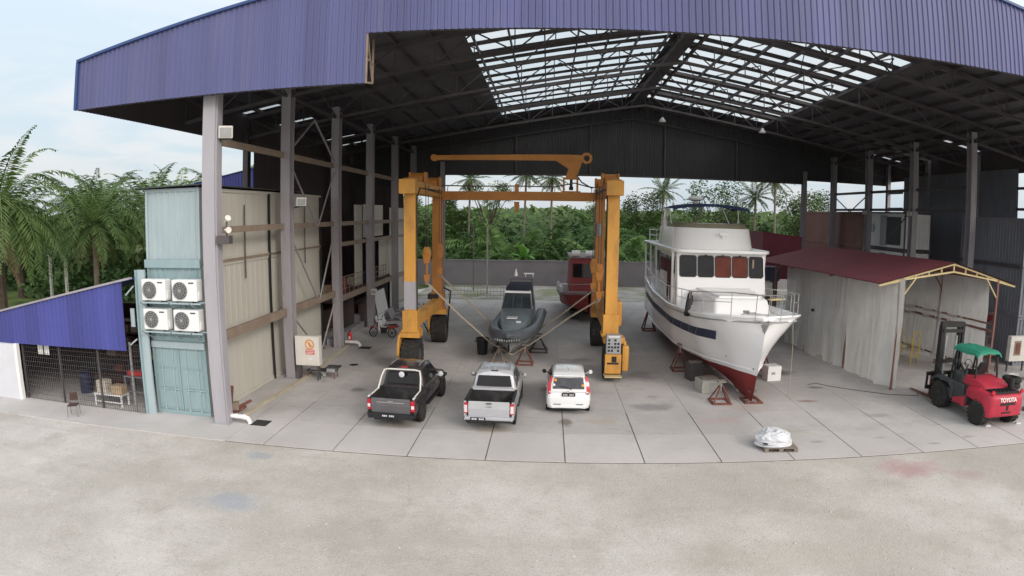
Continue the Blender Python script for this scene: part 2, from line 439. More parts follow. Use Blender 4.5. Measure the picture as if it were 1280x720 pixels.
# ------------------------------------------------------------------ ground
def groundmat(name, kind):
    m = bpy.data.materials.new(name); m.use_nodes = True
    nt = m.node_tree; N = nt.nodes; L = nt.links; b = N['Principled BSDF']
    b.inputs['Roughness'].default_value = .9; b.inputs['Specular IOR Level'].default_value = .2
    tc = N.new('ShaderNodeTexCoord'); P = tc.outputs['Object']
    def noise(s, d=5, r=.6, st=None, dist=0):
        n = N.new('ShaderNodeTexNoise'); n.inputs['Scale'].default_value = s; n.inputs['Detail'].default_value = d; n.inputs['Roughness'].default_value = r
        n.inputs['Distortion'].default_value = dist
        if st:
            mp = N.new('ShaderNodeMapping'); mp.inputs['Scale'].default_value = st; L.new(P, mp.inputs[0]); L.new(mp.outputs[0], n.inputs[0])
        else: L.new(P, n.inputs[0])
        return n.outputs[0]
    def rng(v, a, b_, lo=0, hi=1):
        r = N.new('ShaderNodeMapRange'); r.interpolation_type = 'SMOOTHSTEP'
        r.inputs[1].default_value = a; r.inputs[2].default_value = b_; r.inputs[3].default_value = lo; r.inputs[4].default_value = hi
        L.new(v, r.inputs[0]); return r.outputs[0]
    def mix(f, a, c):
        x = N.new('ShaderNodeMix'); x.data_type = 'RGBA'
        if hasattr(f, 'links'): L.new(f, x.inputs[0])
        else: x.inputs[0].default_value = f
        for s, val in ((6, a), (7, c)):
            if hasattr(val, 'links'): L.new(val, x.inputs[s])
            else: x.inputs[s].default_value = (*val, 1)
        return x.outputs[2]
    def mul(a, c):
        x = N.new('ShaderNodeMath'); x.operation = 'MULTIPLY'
        for s, val in ((0, a), (1, c)):
            if hasattr(val, 'links'): L.new(val, x.inputs[s])
            else: x.inputs[s].default_value = val
        return x.outputs[0]
    def blob(x, y, rx, ry, s=1.3):
        """stain of its own shape round (x, y)"""
        mp = N.new('ShaderNodeMapping'); mp.vector_type = 'POINT'
        mp.inputs['Location'].default_value = (-x / rx, -y / ry, 0); mp.inputs['Scale'].default_value = (1 / rx, 1 / ry, 0)
        L.new(P, mp.inputs[0])
        ln = N.new('ShaderNodeVectorMath'); ln.operation = 'LENGTH'; L.new(mp.outputs[0], ln.inputs[0])
        ad = N.new('ShaderNodeMath'); ad.operation = 'MULTIPLY_ADD'; ad.inputs[1].default_value = 1.6; L.new(noise(s, 5, .65), ad.inputs[0]); L.new(ln.outputs['Value'], ad.inputs[2])
        return rng(ad.outputs[0], 1.05, 1.75, 1, 0)
    if kind == 'yard':
        c = mix(rng(noise(.16, 5, .6), .35, .68), (.435, .408, .370), (.61, .585, .548))
        c = mix(mul(rng(noise(.55, 6, .7), .45, .75), .7), c, (.375, .34, .30))
        c = mix(mul(rng(noise(.35, 5, .6, (.22, 3.2, 1), .5), .52, .68), .35), c, (.40, .37, .335))
        c = mix(mul(rng(noise(2.4, 6, .7), .5, .8), .45), c, (.58, .565, .53))
        c = mix(mul(rng(noise(.09, 4, .5, (1, 3, 1)), .5, .75), .45), c, (.46, .425, .375))
        c = mix(mul(rng(noise(7, 6, .75), .5, .72), .42), c, (.29, .265, .235))
        c = mix(mul(rng(noise(9, 6, .75, (1, 1, 1), .4), .54, .74), .35), c, (.62, .61, .59))
        c = mix(mul(rng(noise(38, 2, .5), .53, .72), .5), c, (.20, .18, .165))
        c = mix(mul(rng(noise(60, 2, .5), .60, .75), .45), c, (.68, .67, .65))
        vo = N.new('ShaderNodeTexVoronoi'); vo.feature = 'DISTANCE_TO_EDGE'; vo.inputs['Scale'].default_value = .42
        wp = N.new('ShaderNodeMix'); wp.data_type = 'RGBA'; wp.inputs[0].default_value = .12
        nn = N.new('ShaderNodeTexNoise'); nn.inputs['Scale'].default_value = 1.3; nn.inputs['Detail'].default_value = 6; L.new(P, nn.inputs[0])
        L.new(P, wp.inputs[6]); L.new(nn.outputs[1], wp.inputs[7]); L.new(wp.outputs[2], vo.inputs[0])
        c = mix(mul(mul(rng(vo.outputs[0], .0, .010, 1, 0), rng(noise(.3, 3, .5), .5, .58)), .2), c, (.24, .22, .20))
        c = mix(mul(blob(.9, 13.2, 1.3, .7), .55), c, (.30, .34, .42))
        c = mix(mul(blob(.25, 16.4, .8, .45), .55), c, (.30, .34, .41))
        c = mix(mul(blob(20.8, 16.1, 1.5, 1.1), .62), c, (.42, .24, .25))
        c = mix(mul(blob(22.5, 15.2, .9, .5), .4), c, (.42, .26, .27))
        c = mix(mul(blob(5.4, 12.4, 2.8, 1.6, .8), .4), c, (.33, .30, .26))
        c = mix(mul(blob(14.5, 11.5, 3.2, 1.3, .8), .3), c, (.36, .32, .27))
        bs, bd = .8, .035
        hn = noise(14, 6, .75)
    elif kind == 'slab':
        g = N.new('ShaderNodeNewGeometry')
        c = mix(g.outputs['Random Per Island'], (.48, .463, .455), (.535, .518, .51))
        c = mix(mul(rng(noise(.22, 6, .65), .38, .64), .75), c, (.375, .362, .355))
        c = mix(mul(rng(noise(.11, 5, .6, (1, .5, 1)), .48, .66), .55), c, (.325, .315, .312))
        c = mix(mul(rng(noise(.9, 6, .7), .48, .72), .6), c, (.365, .35, .335))
        c = mix(mul(rng(noise(2.2, 6, .75), .55, .75), .5), c, (.55, .53, .51))
        c = mix(mul(rng(noise(.5, 6, .7, (1, 4, 1), .8), .58, .70), .4), c, (.22, .21, .20))
        c = mix(mul(rng(noise(18, 4, .6), .62, .8), .35), c, (.24, .23, .22))
        for x, y, rx, ry, col, a in ((4.6, 25.5, 1.2, .8, (.17, .16, .16), .5), (9.3, 25.2, .8, .5, (.16, .15, .14), .55), (13.6, 27.5, 1.1, 1.4, (.18, .17, .17), .5), (11.0, 30.5, 1.3, .8, (.17, .16, .16), .45), (1.2, 24, .5, .4, (.15, .14, .13), .6), (2.4, 29.6, .7, .5, (.12, .11, .11), .6), (7.6, 24, .6, .3, (.2, .17, .14), .5), (22.6, 21.2, .9, .35, (.24, .22, .20), .45), (13.4, 22.8, 1.2, .7, (.20, .19, .19), .6), (20.4, 28.2, 1.7, 1.1, (.10, .09, .08), .8), (21.6, 25.4, .6, .3, (.13, .11, .09), .8),
                                     (9.95, 20.9, .35, .7, (.17, .15, .12), .85), (15.8, 21.1, 1.2, .6, (.46, .31, .30), .4), (17.2, 22.6, 1.6, .8, (.42, .30, .28), .35), (20.2, 23.4, .7, .3, (.22, .13, .10), .7), (7.3, 19.8, .9, .6, (.33, .27, .19), .55),
                                     (4.0, 20.0, 1.0, .6, (.30, .26, .20), .4), (11.2, 21.0, 1.0, .5, (.38, .31, .22), .45), (6.4, 40, 3, 4, (.26, .24, .22), .5),
                                     (25.8, 19.9, 2.0, 1.6, (.33, .36, .35), .45), (18.6, 18.7, .4, .15, (.15, .14, .13), .7), (23, 17.9, .35, .15, (.17, .16, .15), .7), (24.8, 18.3, .4, .2, (.17, .16, .15), .6), (21.2, 18.8, .5, .12, (.17, .16, .15), .7), (18, 19.6, 1.2, .8, (.33, .34, .25), .4)):
            c = mix(mul(blob(x, y, rx, ry), a), c, col)
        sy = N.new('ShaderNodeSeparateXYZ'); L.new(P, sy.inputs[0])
        c = mix(mul(rng(sy.outputs[1], 19.66, 19.68, 1, 0), .35), c, (.56, .53, .515))  # front row of bays paler: mainly the open daylight there, painted into the colour
        bs, bd = .22, .01
        hn = noise(25, 5, .7)
    elif kind == 'verge':
        c = mix(rng(noise(.4, 5, .6), .4, .65), (.25, .24, .215), (.36, .35, .325))
        c = mix(mul(rng(noise(.25, 5, .6), .52, .62), .7), c, (.14, .17, .06))
        bs, bd = .4, .03; hn = noise(8, 5, .7)
    else:  # grassy earth
        c = mix(rng(noise(.25, 5, .65), .4, .62), (.045, .075, .02), (.115, .16, .045))
        c = mix(mul(rng(noise(.08, 4, .6), .5, .66), .7), c, (.15, .12, .08))
        c = mix(mul(rng(noise(6, 4, .6), .5, .7), .4), c, (.03, .05, .015))
        bs, bd = .8, .08; hn = noise(5, 6, .7)
    L.new(c, b.inputs['Base Color'])
    bp = N.new('ShaderNodeBump'); bp.inputs['Strength'].default_value = bs; bp.inputs['Distance'].default_value = bd
    L.new(hn, bp.inputs['Height']); L.new(bp.outputs[0], b.inputs['Normal'])
    return m
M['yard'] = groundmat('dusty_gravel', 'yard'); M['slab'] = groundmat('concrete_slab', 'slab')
M['verge'] = groundmat('sandy_verge', 'verge'); M['grass'] = groundmat('grassy_earth', 'grass')
M['joint'] = mat('dark_joint', (.15, .14, .135), .9, var=.3, scale=3)

def sheet(name, pts, z, m):
    b = MB(); b.face([(x, y, z) for x, y in pts])
    return b.build(name, m, kind='structure', recalc=False)
b = MB(); b.face([(-2500, -2500, -.02), (2500, -2500, -.02), (2500, 2500, -.02), (-2500, 2500, -.02)])
b.build('ground', M['grass'], kind='structure', recalc=False)
sheet('gravel_yard', [(-70, -60), (75, -60), (75, 21), (58, 60), (-3, 60), (-8.3, 52), (-8.3, 28), (-21, 27.6), (-27, 22.5), (-70, 21)], -.008, M['yard'])
sheet('road_verge', [(-3, 52.3), (45, 52.3), (52, 66), (-3, 64)], .02, M['verge'])
# concrete slab cast in squares: each bay its own face, dark joints between
S = 2.45; Y0 = 7.03 * S
b = MB()
b.lohi((-1.45, Y0, -.05), (44, 52.2, .004))
b.build('slab_base', M['joint'], kind='structure')
b = MB()
g = .03
for i in range(-1, 18):
    x0, x1 = i * S + g / 2, (i + 1) * S - g / 2
    if i == -1: x0, x1 = -1.45, -g / 2
    j = 0
    y = Y0
    while y < 52:
        step = S if j < 6 else S * 2
        gg = (.036 if j <= 1 else .018 if j == 2 else .008) if (i * 7 + j * 3) % 11 != 0 or j < 2 else .006
        y1 = min(y + step, 52.2)
        sx = .004 if j < 2 else -.007 if j < 4 else -.011
        b.lohi((x0 + sx, y + (gg / 2 if j else .03), .0), (x1 - sx, y1 - gg / 2, .03))
        y = y1; j += 1
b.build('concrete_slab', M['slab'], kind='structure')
b = MB()
b.prism([(-24, 16.2), (-12.4, 16.93), (-4.9, 17.23), (-1.47, 17.24), (-1.47, 52), (-8.3, 52), (-8.3, 27.2), (-20.2, 27.2), (-24, 20)], -.05, .026, 'z')
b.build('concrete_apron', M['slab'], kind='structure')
# raised edging beside the column row and the dirt strip behind it
b = MB()
b.beam((-2.0, 19.75, .07), (-1.75, 26.0, .07), .17, .09); b.beam((-1.75, 26.05, .07), (-2.05, 32.2, .07), .17, .09)
b.build('edging_kerb', M['kerb'], kind='structure', bevel=.01)

# loose stones on the yard: too many to count
b = MB()
rs = random.Random(3)
for k in range(2600):
    x = rs.uniform(-16, 34); y = 7.5 + (rs.random() ** 1.3) * 9.3
    if abs(x - 9) > 4 + y * 1.15: continue
    r = rs.uniform(.008, .03) * (1 if rs.random() < .96 else 1.8)
    c = V((x, y, -.008 + r * .3)); a = rs.uniform(0, 6.28)
    p = [c + V((math.cos(a + i * 1.57) * r * rs.uniform(.7, 1.2), math.sin(a + i * 1.57) * r * rs.uniform(.7, 1.2), -r * .3)) for i in range(4)]
    t = c + V((rs.uniform(-.3, .3) * r, rs.uniform(-.3, .3) * r, r * .6))
    for i in range(4): b.face([p[i], p[(i + 1) % 4], t])
M['pebble'] = leafmat('pebble', (.30, .28, .25), (.62, .60, .57), 0, .9)
o = b.build('loose_gravel', M['pebble'], kind='stuff', label='small loose stones scattered over the dusty yard'); o['category'] = 'gravel'
# ------------------------------------------------------------------ the shed
XL, XR, EL, ER, RX, RZ, SLP = -2.45, 34.75, -8.2, 40.8, 16.3, 17.32, .162
YF, YB = 18.2, 51.75
BAYS = [18.95, 25.4, 31.9, 38.4, 44.9, 51.3]
def rz(x): return RZ - SLP * abs(x - RX)
shed = thing('boatyard_shed', 'huge open boat shed with deep purple-blue corrugated fascia and dark roof', 'shed', (RX, 35, 0))
# columns
for k, y in enumerate(BAYS):
    for x in (XL, XR):
        b = MB()
        wd = .50 if k == 0 else .44
        if k == 0: b.lohi((x - wd / 2, y - .26, 0), (x + wd / 2, y + .20, rz(x) - .9)); b.lohi((x + wd / 2, y - .2, 0), (x + wd / 2 + .06, y + .16, rz(x) - .9))
        else: b.icol(x, y, 0, rz(x) - .9, wd, .5)
        b.lohi((x - .38, y - .36, 0), (x + .38, y + .36, .06))
        b.build('column', M['steel_pale'] if k == 0 else M['steel'], shed)
    for x in (-8.0, 40.5):
        if x < 0 and k < 2: continue
        b = MB(); b.icol(x, y, 0, rz(x) - .3, .32, .4, .025); b.build('outer_column', M['steel_dark'] if x < 0 and k else M['steel'], shed)
for x in (.1, 31.9):
    b = MB(); b.icol(x, 51.5, 0, 12, .4, .4); b.build('gable_column', M['steel'], shed)
# roof sheets with gaps for the translucent panels
SK0, SKP, SKW, SKN = 27.3, 1.72, .98, 13
SX0, SX1 = (5.35, 15.6), (17.0, 27.25)
LS = [(31.8, .42), (36.8, .40), (39.7, .3), (45.6, .45), (49.2, .35)]
RSs = [(38.6, .45), (44.4, .4), (49.8, .4)]
b = MB()
def roofq(x0, x1, y0, y1, dz=0):
    b.face([(x0, y0, rz(x0) + dz), (x1, y0, rz(x1) + dz), (x1, y1, rz(x1) + dz), (x0, y1, rz(x0) + dz)])
def bandrows(holes):
    """(y0, y1, is_hole) along the roof"""
    out = []; y = YF + .02
    for c, wd in holes:
        out += [(y, c - wd / 2, 0), (c - wd / 2, c + wd / 2, 1)]; y = c + wd / 2
    return out + [(y, YB, 0)]
mainh = [(SK0 + i * SKP, SKW) for i in range(SKN)]
strips = []
for xa, xb, holes in ((EL, -5.9, LS), (-5.9, 5.35, []), (5.35, 15.6, mainh), (15.6, RX, []), (RX, 17.0, []), (17.0, 27.25, mainh), (27.25, 37.6, []), (37.6, ER, RSs)):
    for y0, y1, h in bandrows(holes):
        if h: strips.append((xa, xb, y0, y1))
        else: roofq(xa, xb, y0, y1)
b.build('roof', M['liner'], shed, recalc=False)
for xa, xb, y0, y1 in strips:
    b = MB(); roofq(xa, xb, y0, y1, .004); b.build('skylight_panel', M['skylight' if 5 < xa < 27 else 'old_skylight'], shed, recalc=False)
# purlins along the shed
n = 0
for side in (-1, 1):
    for i in range(15):
        x = RX + side * (1.0 + i * 1.6)
        if not EL + .2 < x < ER - .2: continue
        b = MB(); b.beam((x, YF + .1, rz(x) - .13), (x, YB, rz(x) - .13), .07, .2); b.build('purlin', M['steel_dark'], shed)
b = MB()
b.beam((RX, YF + .1, RZ - .32), (RX, YB, RZ - .32), .75, .42)
b.beam((RX - .55, YF + .1, RZ - .75), (RX - .55, YB, RZ - .75), .1, .14); b.beam((RX + .55, YF + .1, RZ - .75), (RX + .55, YB, RZ - .75), .1, .14)
b.build('ridge_beam', M['steel_dark'], shed)
# lattice trusses
def truss(y, x0, x1, d=1.15, ch=.17, wb=.06, off=.32):
    b = MB()
    for s0, s1 in ((x0, RX), (RX, x1)):
        nn = max(2, round(abs(s1 - s0) / 1.7))
        P = [V((s0 + (s1 - s0) * i / nn, y, rz(s0 + (s1 - s0) * i / nn) - off)) for i in range(nn + 1)]
        Q = [p - V((0, 0, d)) for p in P]
        b.beam(P[0], P[-1], ch, ch); b.beam(Q[0], Q[-1], ch * .75, ch * .75)
        for i in range(nn):
            if i % 2 == 0: b.beam(P[i], Q[i + 1], wb, wb); 
            else: b.beam(Q[i], P[i + 1], wb, wb)
            b.beam(P[i], Q[i], wb * .8, wb * .8)
    return b
for k, y in enumerate(BAYS):
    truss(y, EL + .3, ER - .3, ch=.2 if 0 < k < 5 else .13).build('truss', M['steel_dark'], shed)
# lighter secondary trusses between and long braces under the skylight
for y in (28.6, 35.1, 41.6, 48.1):
    b = MB()
    for x0, x1 in ((5.3, RX), (RX, 27.3)):
        nn = 5
        for i in range(nn):
            xa = x0 + (x1 - x0) * i / nn; xb = x0 + (x1 - x0) * (i + 1) / nn
            ya, yb = (y - 3.1, y + 3.1) if i % 2 == 0 else (y + 3.1, y - 3.1)
            b.beam((xa, ya, rz(xa) - .62), (xb, yb, rz(xb) - .62), .045, .045)
    b.build('roof_brace', M['steel_dark'], shed)
for x in (-2.45, 34.75):
    b = MB(); z0 = rz(x) - .34; z1 = z0 - 1.15
    b.beam((x, YF + .5, z1), (x, YB - .2, z1), .11, .13)
    for k in range(5):
        y0, y1 = BAYS[k], BAYS[k + 1]; ym = (y0 + y1) / 2
        for a, c in (((x, y0, z1), (x, ym, z0)), ((x, ym, z0), (x, y1, z1))): b.beam(a, c, .06, .06)
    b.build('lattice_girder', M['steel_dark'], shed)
# front fascia: three bays of corrugated sheet, drop wings at the sides
FB, FT = 11.57, 13.2
b = MB()
b.corr((EL, YF), (3.4, YF), lambda u: FB, lambda u: rz(EL + u) + .05, .215, .04)
b.corr((3.4, YF), (RX, YF), lambda u: FT, lambda u: rz(3.4 + u) + .05, .215, .04)
b.corr((RX, YF), (29.2, YF), lambda u: FT, lambda u: rz(RX + u) + .05, .215, .04)
b.corr((29.2, YF), (ER, YF), lambda u: FB, lambda u: rz(29.2 + u) + .05, .215, .04)
b.build('fascia', M['blue_clad'], shed, recalc=False)
b = MB()
for x0, x1 in ((EL - .05, RX), (RX, ER + .05)):
    b.beam((x0, YF - .02, rz(x0) + .09), (x1, YF - .02, rz(x1) + .09), .2, .10)
for x in (EL - .03, ER + .03): b.beam((x, YF - .02, FB), (x, YF - .02, rz(x) + .05), .12, .14)
b.build('fascia_trim', M['blue_trim'], shed)
b = MB()
for z, x0, x1 in ((FB + .06, EL, 3.35), (FB + 1.0, EL, 3.35), (FT + .07, 3.4, 29.2), (FT + 1.4, 5.5, 27), (FB + .06, 29.25, ER), (FB + 1.0, 29.25, ER)):
    b.beam((x0, YF + .14, z), (x1, YF + .14, z), .1, .12)
for x in [EL + .2 + i * 2.9 for i in range(17)]:
    zb = FB if x < 3.4 or x > 29.2 else FT
    b.beam((x, YF + .24, zb), (x, YF + .24, rz(x) - .1), .08, .08)
b.build('fascia_rail', M['steel_dark'], shed)
b = MB()     # open framed end where the fascia steps up
for x in (3.42, 29.18):
    s = 1 if x < 10 else -1
    b.beam((x, YF + .05, FB), (x, YF + .05, FT), .06, .06); b.beam((x, YF + .75, FB + .15), (x, YF + .75, FT), .06, .06)
    b.beam((x, YF + .05, FB + .03), (x, YF + .75, FB + .15), .06, .06); b.beam((x, YF + .05, FT), (x, YF + .75, FB + .2), .05, .05)
    b.beam((x, YF + .05, FB + .8), (x, YF + .75, FB + .8), .05, .05)
b.build('fascia_end_frame', M['steel_tan'], shed)
# side fascias and cladding of the aisles
for x, nv in ((EL, -1), (ER, 1)):
    b = MB(); b.corr((x, YF), (x, YB), lambda u: FB, lambda u: rz(EL) + .03, .215, .04, (nv, 0, 0)); b.build('side_fascia', M['blue_clad'], shed, recalc=False)
    b = MB(); b.face([(x + .06 * -nv, YF + .05, FB + .02), (x + .06 * -nv, YB, FB + .02), (x + .06 * -nv, YB, rz(EL) - .02), (x + .06 * -nv, YF + .05, rz(EL) - .02)])
    b.build('side_liner', M['aisle_clad'], shed, recalc=False)
b = MB(); b.corr((-8.12, 33.0), (-8.12, 51.5), lambda u: 0, lambda u: FB + .3, .22, .035, (1, 0, 0)); b.build('aisle_cladding', M['aisle_clad'], shed, recalc=False)
b = MB(); b.corr((40.62, 34.0), (40.62, 48.8), lambda u: 0, lambda u: FB + .3, .22, .035, (-1, 0, 0)); b.build('aisle_cladding', M['grey_cont'], shed, recalc=False)
# rear gable: clad above the opening
b = MB()
b.corr((.1, 51.62), (RX, 51.62), lambda u: 10.95, lambda u: rz(.1 + u) - .02, .22, .035)
b.corr((RX, 51.62), (32.0, 51.62), lambda u: 10.95, lambda u: rz(RX + u) - .02, .22, .035)
b.corr((EL, 51.62), (.1, 51.62), lambda u: 9.9, lambda u: rz(EL + u) - .02, .22, .035)
b.corr((32.0, 51.62), (ER, 51.62), lambda u: 11.2, lambda u: rz(32 + u) - .02, .22, .035)
b.build('gable_cladding', M['gable'], shed, recalc=False)
b = MB(); b.beam((.1, 51.5, 10.93), (32, 51.5, 10.93), .12, .16)
for x in (6.4, 12.7, 19.1, 25.5): b.beam((x, 51.5, 11.0), (x, 51.5, rz(x) - 1.4), .16, .16)
b.build('gable_rail', M['steel_dark'], shed)
b = MB(); b.corr((-8.1, 51.6), (-3.4, 51.6), lambda u: 0, lambda u: 9.95, .22, .035); b.build('aisle_cladding', M['aisle_clad'], shed, recalc=False)
# girts and bracing on the inner column rows
for z, y0, y1, w_, h_, mm in ((10.13, 18.95, 51, .12, .26, 'steel_tan'), (6.95, 18.95, 51, .14, .24, 'steel_tan'), (3.1, 18.95, 32, .2, .34, 'steel_tan')):
    b = MB(); b.beam((XL - .12, y0 + .25, z), (XL - .12, y1, z), w_, h_); b.build('girt', M[mm], shed)
for z in (10.13, 8.75):
    b = MB(); b.beam((XR + .1, 31.9, z), (XR + .1, 51, z), .12, .2); b.build('girt', M['steel_dark'], shed)
    b = MB(); b.beam((40.5, 19, z + .4), (40.5, 34, z + .4), .1, .18); b.beam((40.5, 48.8, z + .4), (40.5, 51.3, z + .4), .1, .18); b.build('girt', M['steel_dark'], shed)
b = MB(); yA, yB = 25.4, 31.9; x = XL - .02
for z0, z1 in ((6.9, 10.1), (3.1, 6.9), (.4, 3.1)):
    b.beam((x, yA, z1), (x, (yA + yB) / 2 + .4, z0), .06, .06); b.beam((x, yB, z1), (x, (yA + yB) / 2 + .6, z0), .06, .06)
b.beam((x, yA, 10.2), (x, (yA + yB) / 2, 12.2), .08, .08); b.beam((x, yB, 10.2), (x, (yA + yB) / 2, 12.2), .08, .08)
b.build('column_brace', M['steel'], shed)
b = MB(); x = XR
b.beam((x, 38.4, 8.9), (x, 41.6, 6.6), .07, .07); b.beam((x, 44.9, 10), (x, 48.0, 8.6), .07, .07); b.beam((x, 51.3, 10), (x, 48.2, 8.6), .07, .07)
b.beam((40.5, 31.9, 11.4), (40.5, 25.4, 8.8), .07, .07)
b.build('column_brace', M['steel_dark'], shed)
# rainwater pipes at the column feet
def drain(x, y, lab):
    t = thing('drain_pipe', lab, 'pipe', (x, y, 0), 0, 'drain pipes at the column feet')
    b = MB(); b.path([(x - .28, y, .27), (x + .35, y - .02, .27), (x + .5, y - .03, .24), (x + .57, y - .04, .13), (x + .58, y - .04, .05)], .085, 10); b.build('pipe', M['pvc'], t, smooth=True)
    b = MB(); b.tube((x + .30, y - .02, .27), (x + .42, y - .02, .265), .1, 10); b.tube((x - .02, y, .27), (x + .05, y, .27), .098, 10); b.build('collar', M['pvc'], t, smooth=True)
    return t
drain(-1.95, 19.0, 'white plastic elbow pipe at the foot of the big front column')
drain(-1.62, 25.9, 'white plastic elbow pipe beneath the white warning sign cabinet')
drain(-1.9, 32.3, 'white plastic elbow pipe beside the small red extinguisher')
def grate(x, y, lab, w_=.62):
    t = thing('drain_grate', lab, 'drain grate', (x, y, 0), 0, 'drain grates')
    b = MB(); b.lohi((x - w_ / 2, y - .3, .02), (x + w_ / 2, y + .3, .036)); b.build('pit', M['black'], t)
    b = MB()
    for i in range(9): b.lohi((x - w_ / 2 + .03 + i * (w_ - .06) / 8.3, y - .29, .0365), (x - w_ / 2 + .055 + i * (w_ - .06) / 8.3, y + .29, .045))
    b.build('bars', M['fl_grey'], t)
grate(-1.02, 19.15, 'dark square drain grate beside the front column pipe')
grate(-.95, 32.0, 'dark drain grate near the extinguisher pipe', .7)
# floodlights
def flood(p, face, lab, m='sign_white', s=1.):
    t = thing('floodlight', lab, 'floodlight', p, 0, 'floodlights on the columns')
    x, y, z = p
    b = MB(); b.box((x, y, z), (.5 * s, .2 * s, .42 * s), face, rx=.25); b.build('housing', M[m], t, bevel=.03)
    b = MB(); d = V((math.sin(face), -math.cos(face), 0)); b.box(V(p) + d * .115 * s - V((0, 0, .03 * s)), (.40 * s, .02, .32 * s), face, rx=.25); b.build('lens', M['grey_metal'], t)
    b = MB(); b.tube((x - .2 * s, y + .1, z - .25 * s), (x - .45 * s, y + .2, z - .3 * s), .03, 6); b.tube((x - .2 * s, y + .1, z - .25 * s), (x + .2 * s, y + .1, z - .25 * s), .02, 6); b.build('bracket', M['fl_grey'], t)
flood((-1.85, 18.85, 10.35), .5, 'square white floodlight high on the front column under the fascia')
flood((-1.75, 25.35, 8.05), .6, 'white floodlight with dark face on the second column above the cream container', 'white', .9)
flood((34.3, 38.2, 8.45), -.7, 'small pale floodlight on a right column above the maroon roof', 'sign_white', .7)
flood((34.3, 44.7, 8.5), -.7, 'small pale floodlight on the column in front of the brown containers', 'sign_white', .7)
t = thing('horn_speaker', 'white horn loudspeaker pair on a bracket at the front column', 'loudspeaker', (-1.95, 18.9, 6.7))
b = MB()
for dz, a in ((.28, .35), (-.08, -.15)):
    ax = V((math.cos(a) * .8, -.6, math.sin(a) + .15)); b.lathe([(.04, -.12), (.05, .0), (.06, .08), (.10, .17), (.11, .19)], (-1.74, 18.72, 7.05 + dz * .9), ax, 12)
b.build('horns', M['sign_white'], t, smooth=True)
b = MB(); b.lohi((-2.1, 18.62, 6.5), (-1.6, 18.9, 6.78)); b.tube((-1.75, 18.75, 6.7), (-1.75, 18.75, 7.4), .03, 6); b.build('bracket', M['steel_dark'], t)
t = thing('pendant_lamp', 'small white lamp hanging from the dark roof near the ridge', 'lamp', (25.45, 44.9, 14.2))
b = MB(); b.tube((25.45, 44.9, 14.55), (25.45, 44.9, 15.0), .025, 6); b.build('rod', M['steel_dark'], t)
b = MB(); b.lathe([(.28, 0), (.26, .08), (.14, .25), (.09, .36)], (25.45, 44.9, 14.2), (0, 0, 1), 14); b.build('shade', M['white'], t, smooth=True)
t = thing('pendant_lamp', 'small pale lamp hanging below the ridge over the yard centre', 'lamp', (17.9, 46.5, 14.9))
b = MB(); b.tube((17.9, 46.5, 15.2), (17.9, 46.5, 15.9), .025, 6); b.build('rod', M['steel_dark'], t)
b = MB(); b.lathe([(.28, 0), (.26, .08), (.14, .25), (.09, .36)], (17.9, 46.5, 14.9), (0, 0, 1), 14); b.build('shade', M['white'], t, smooth=True)
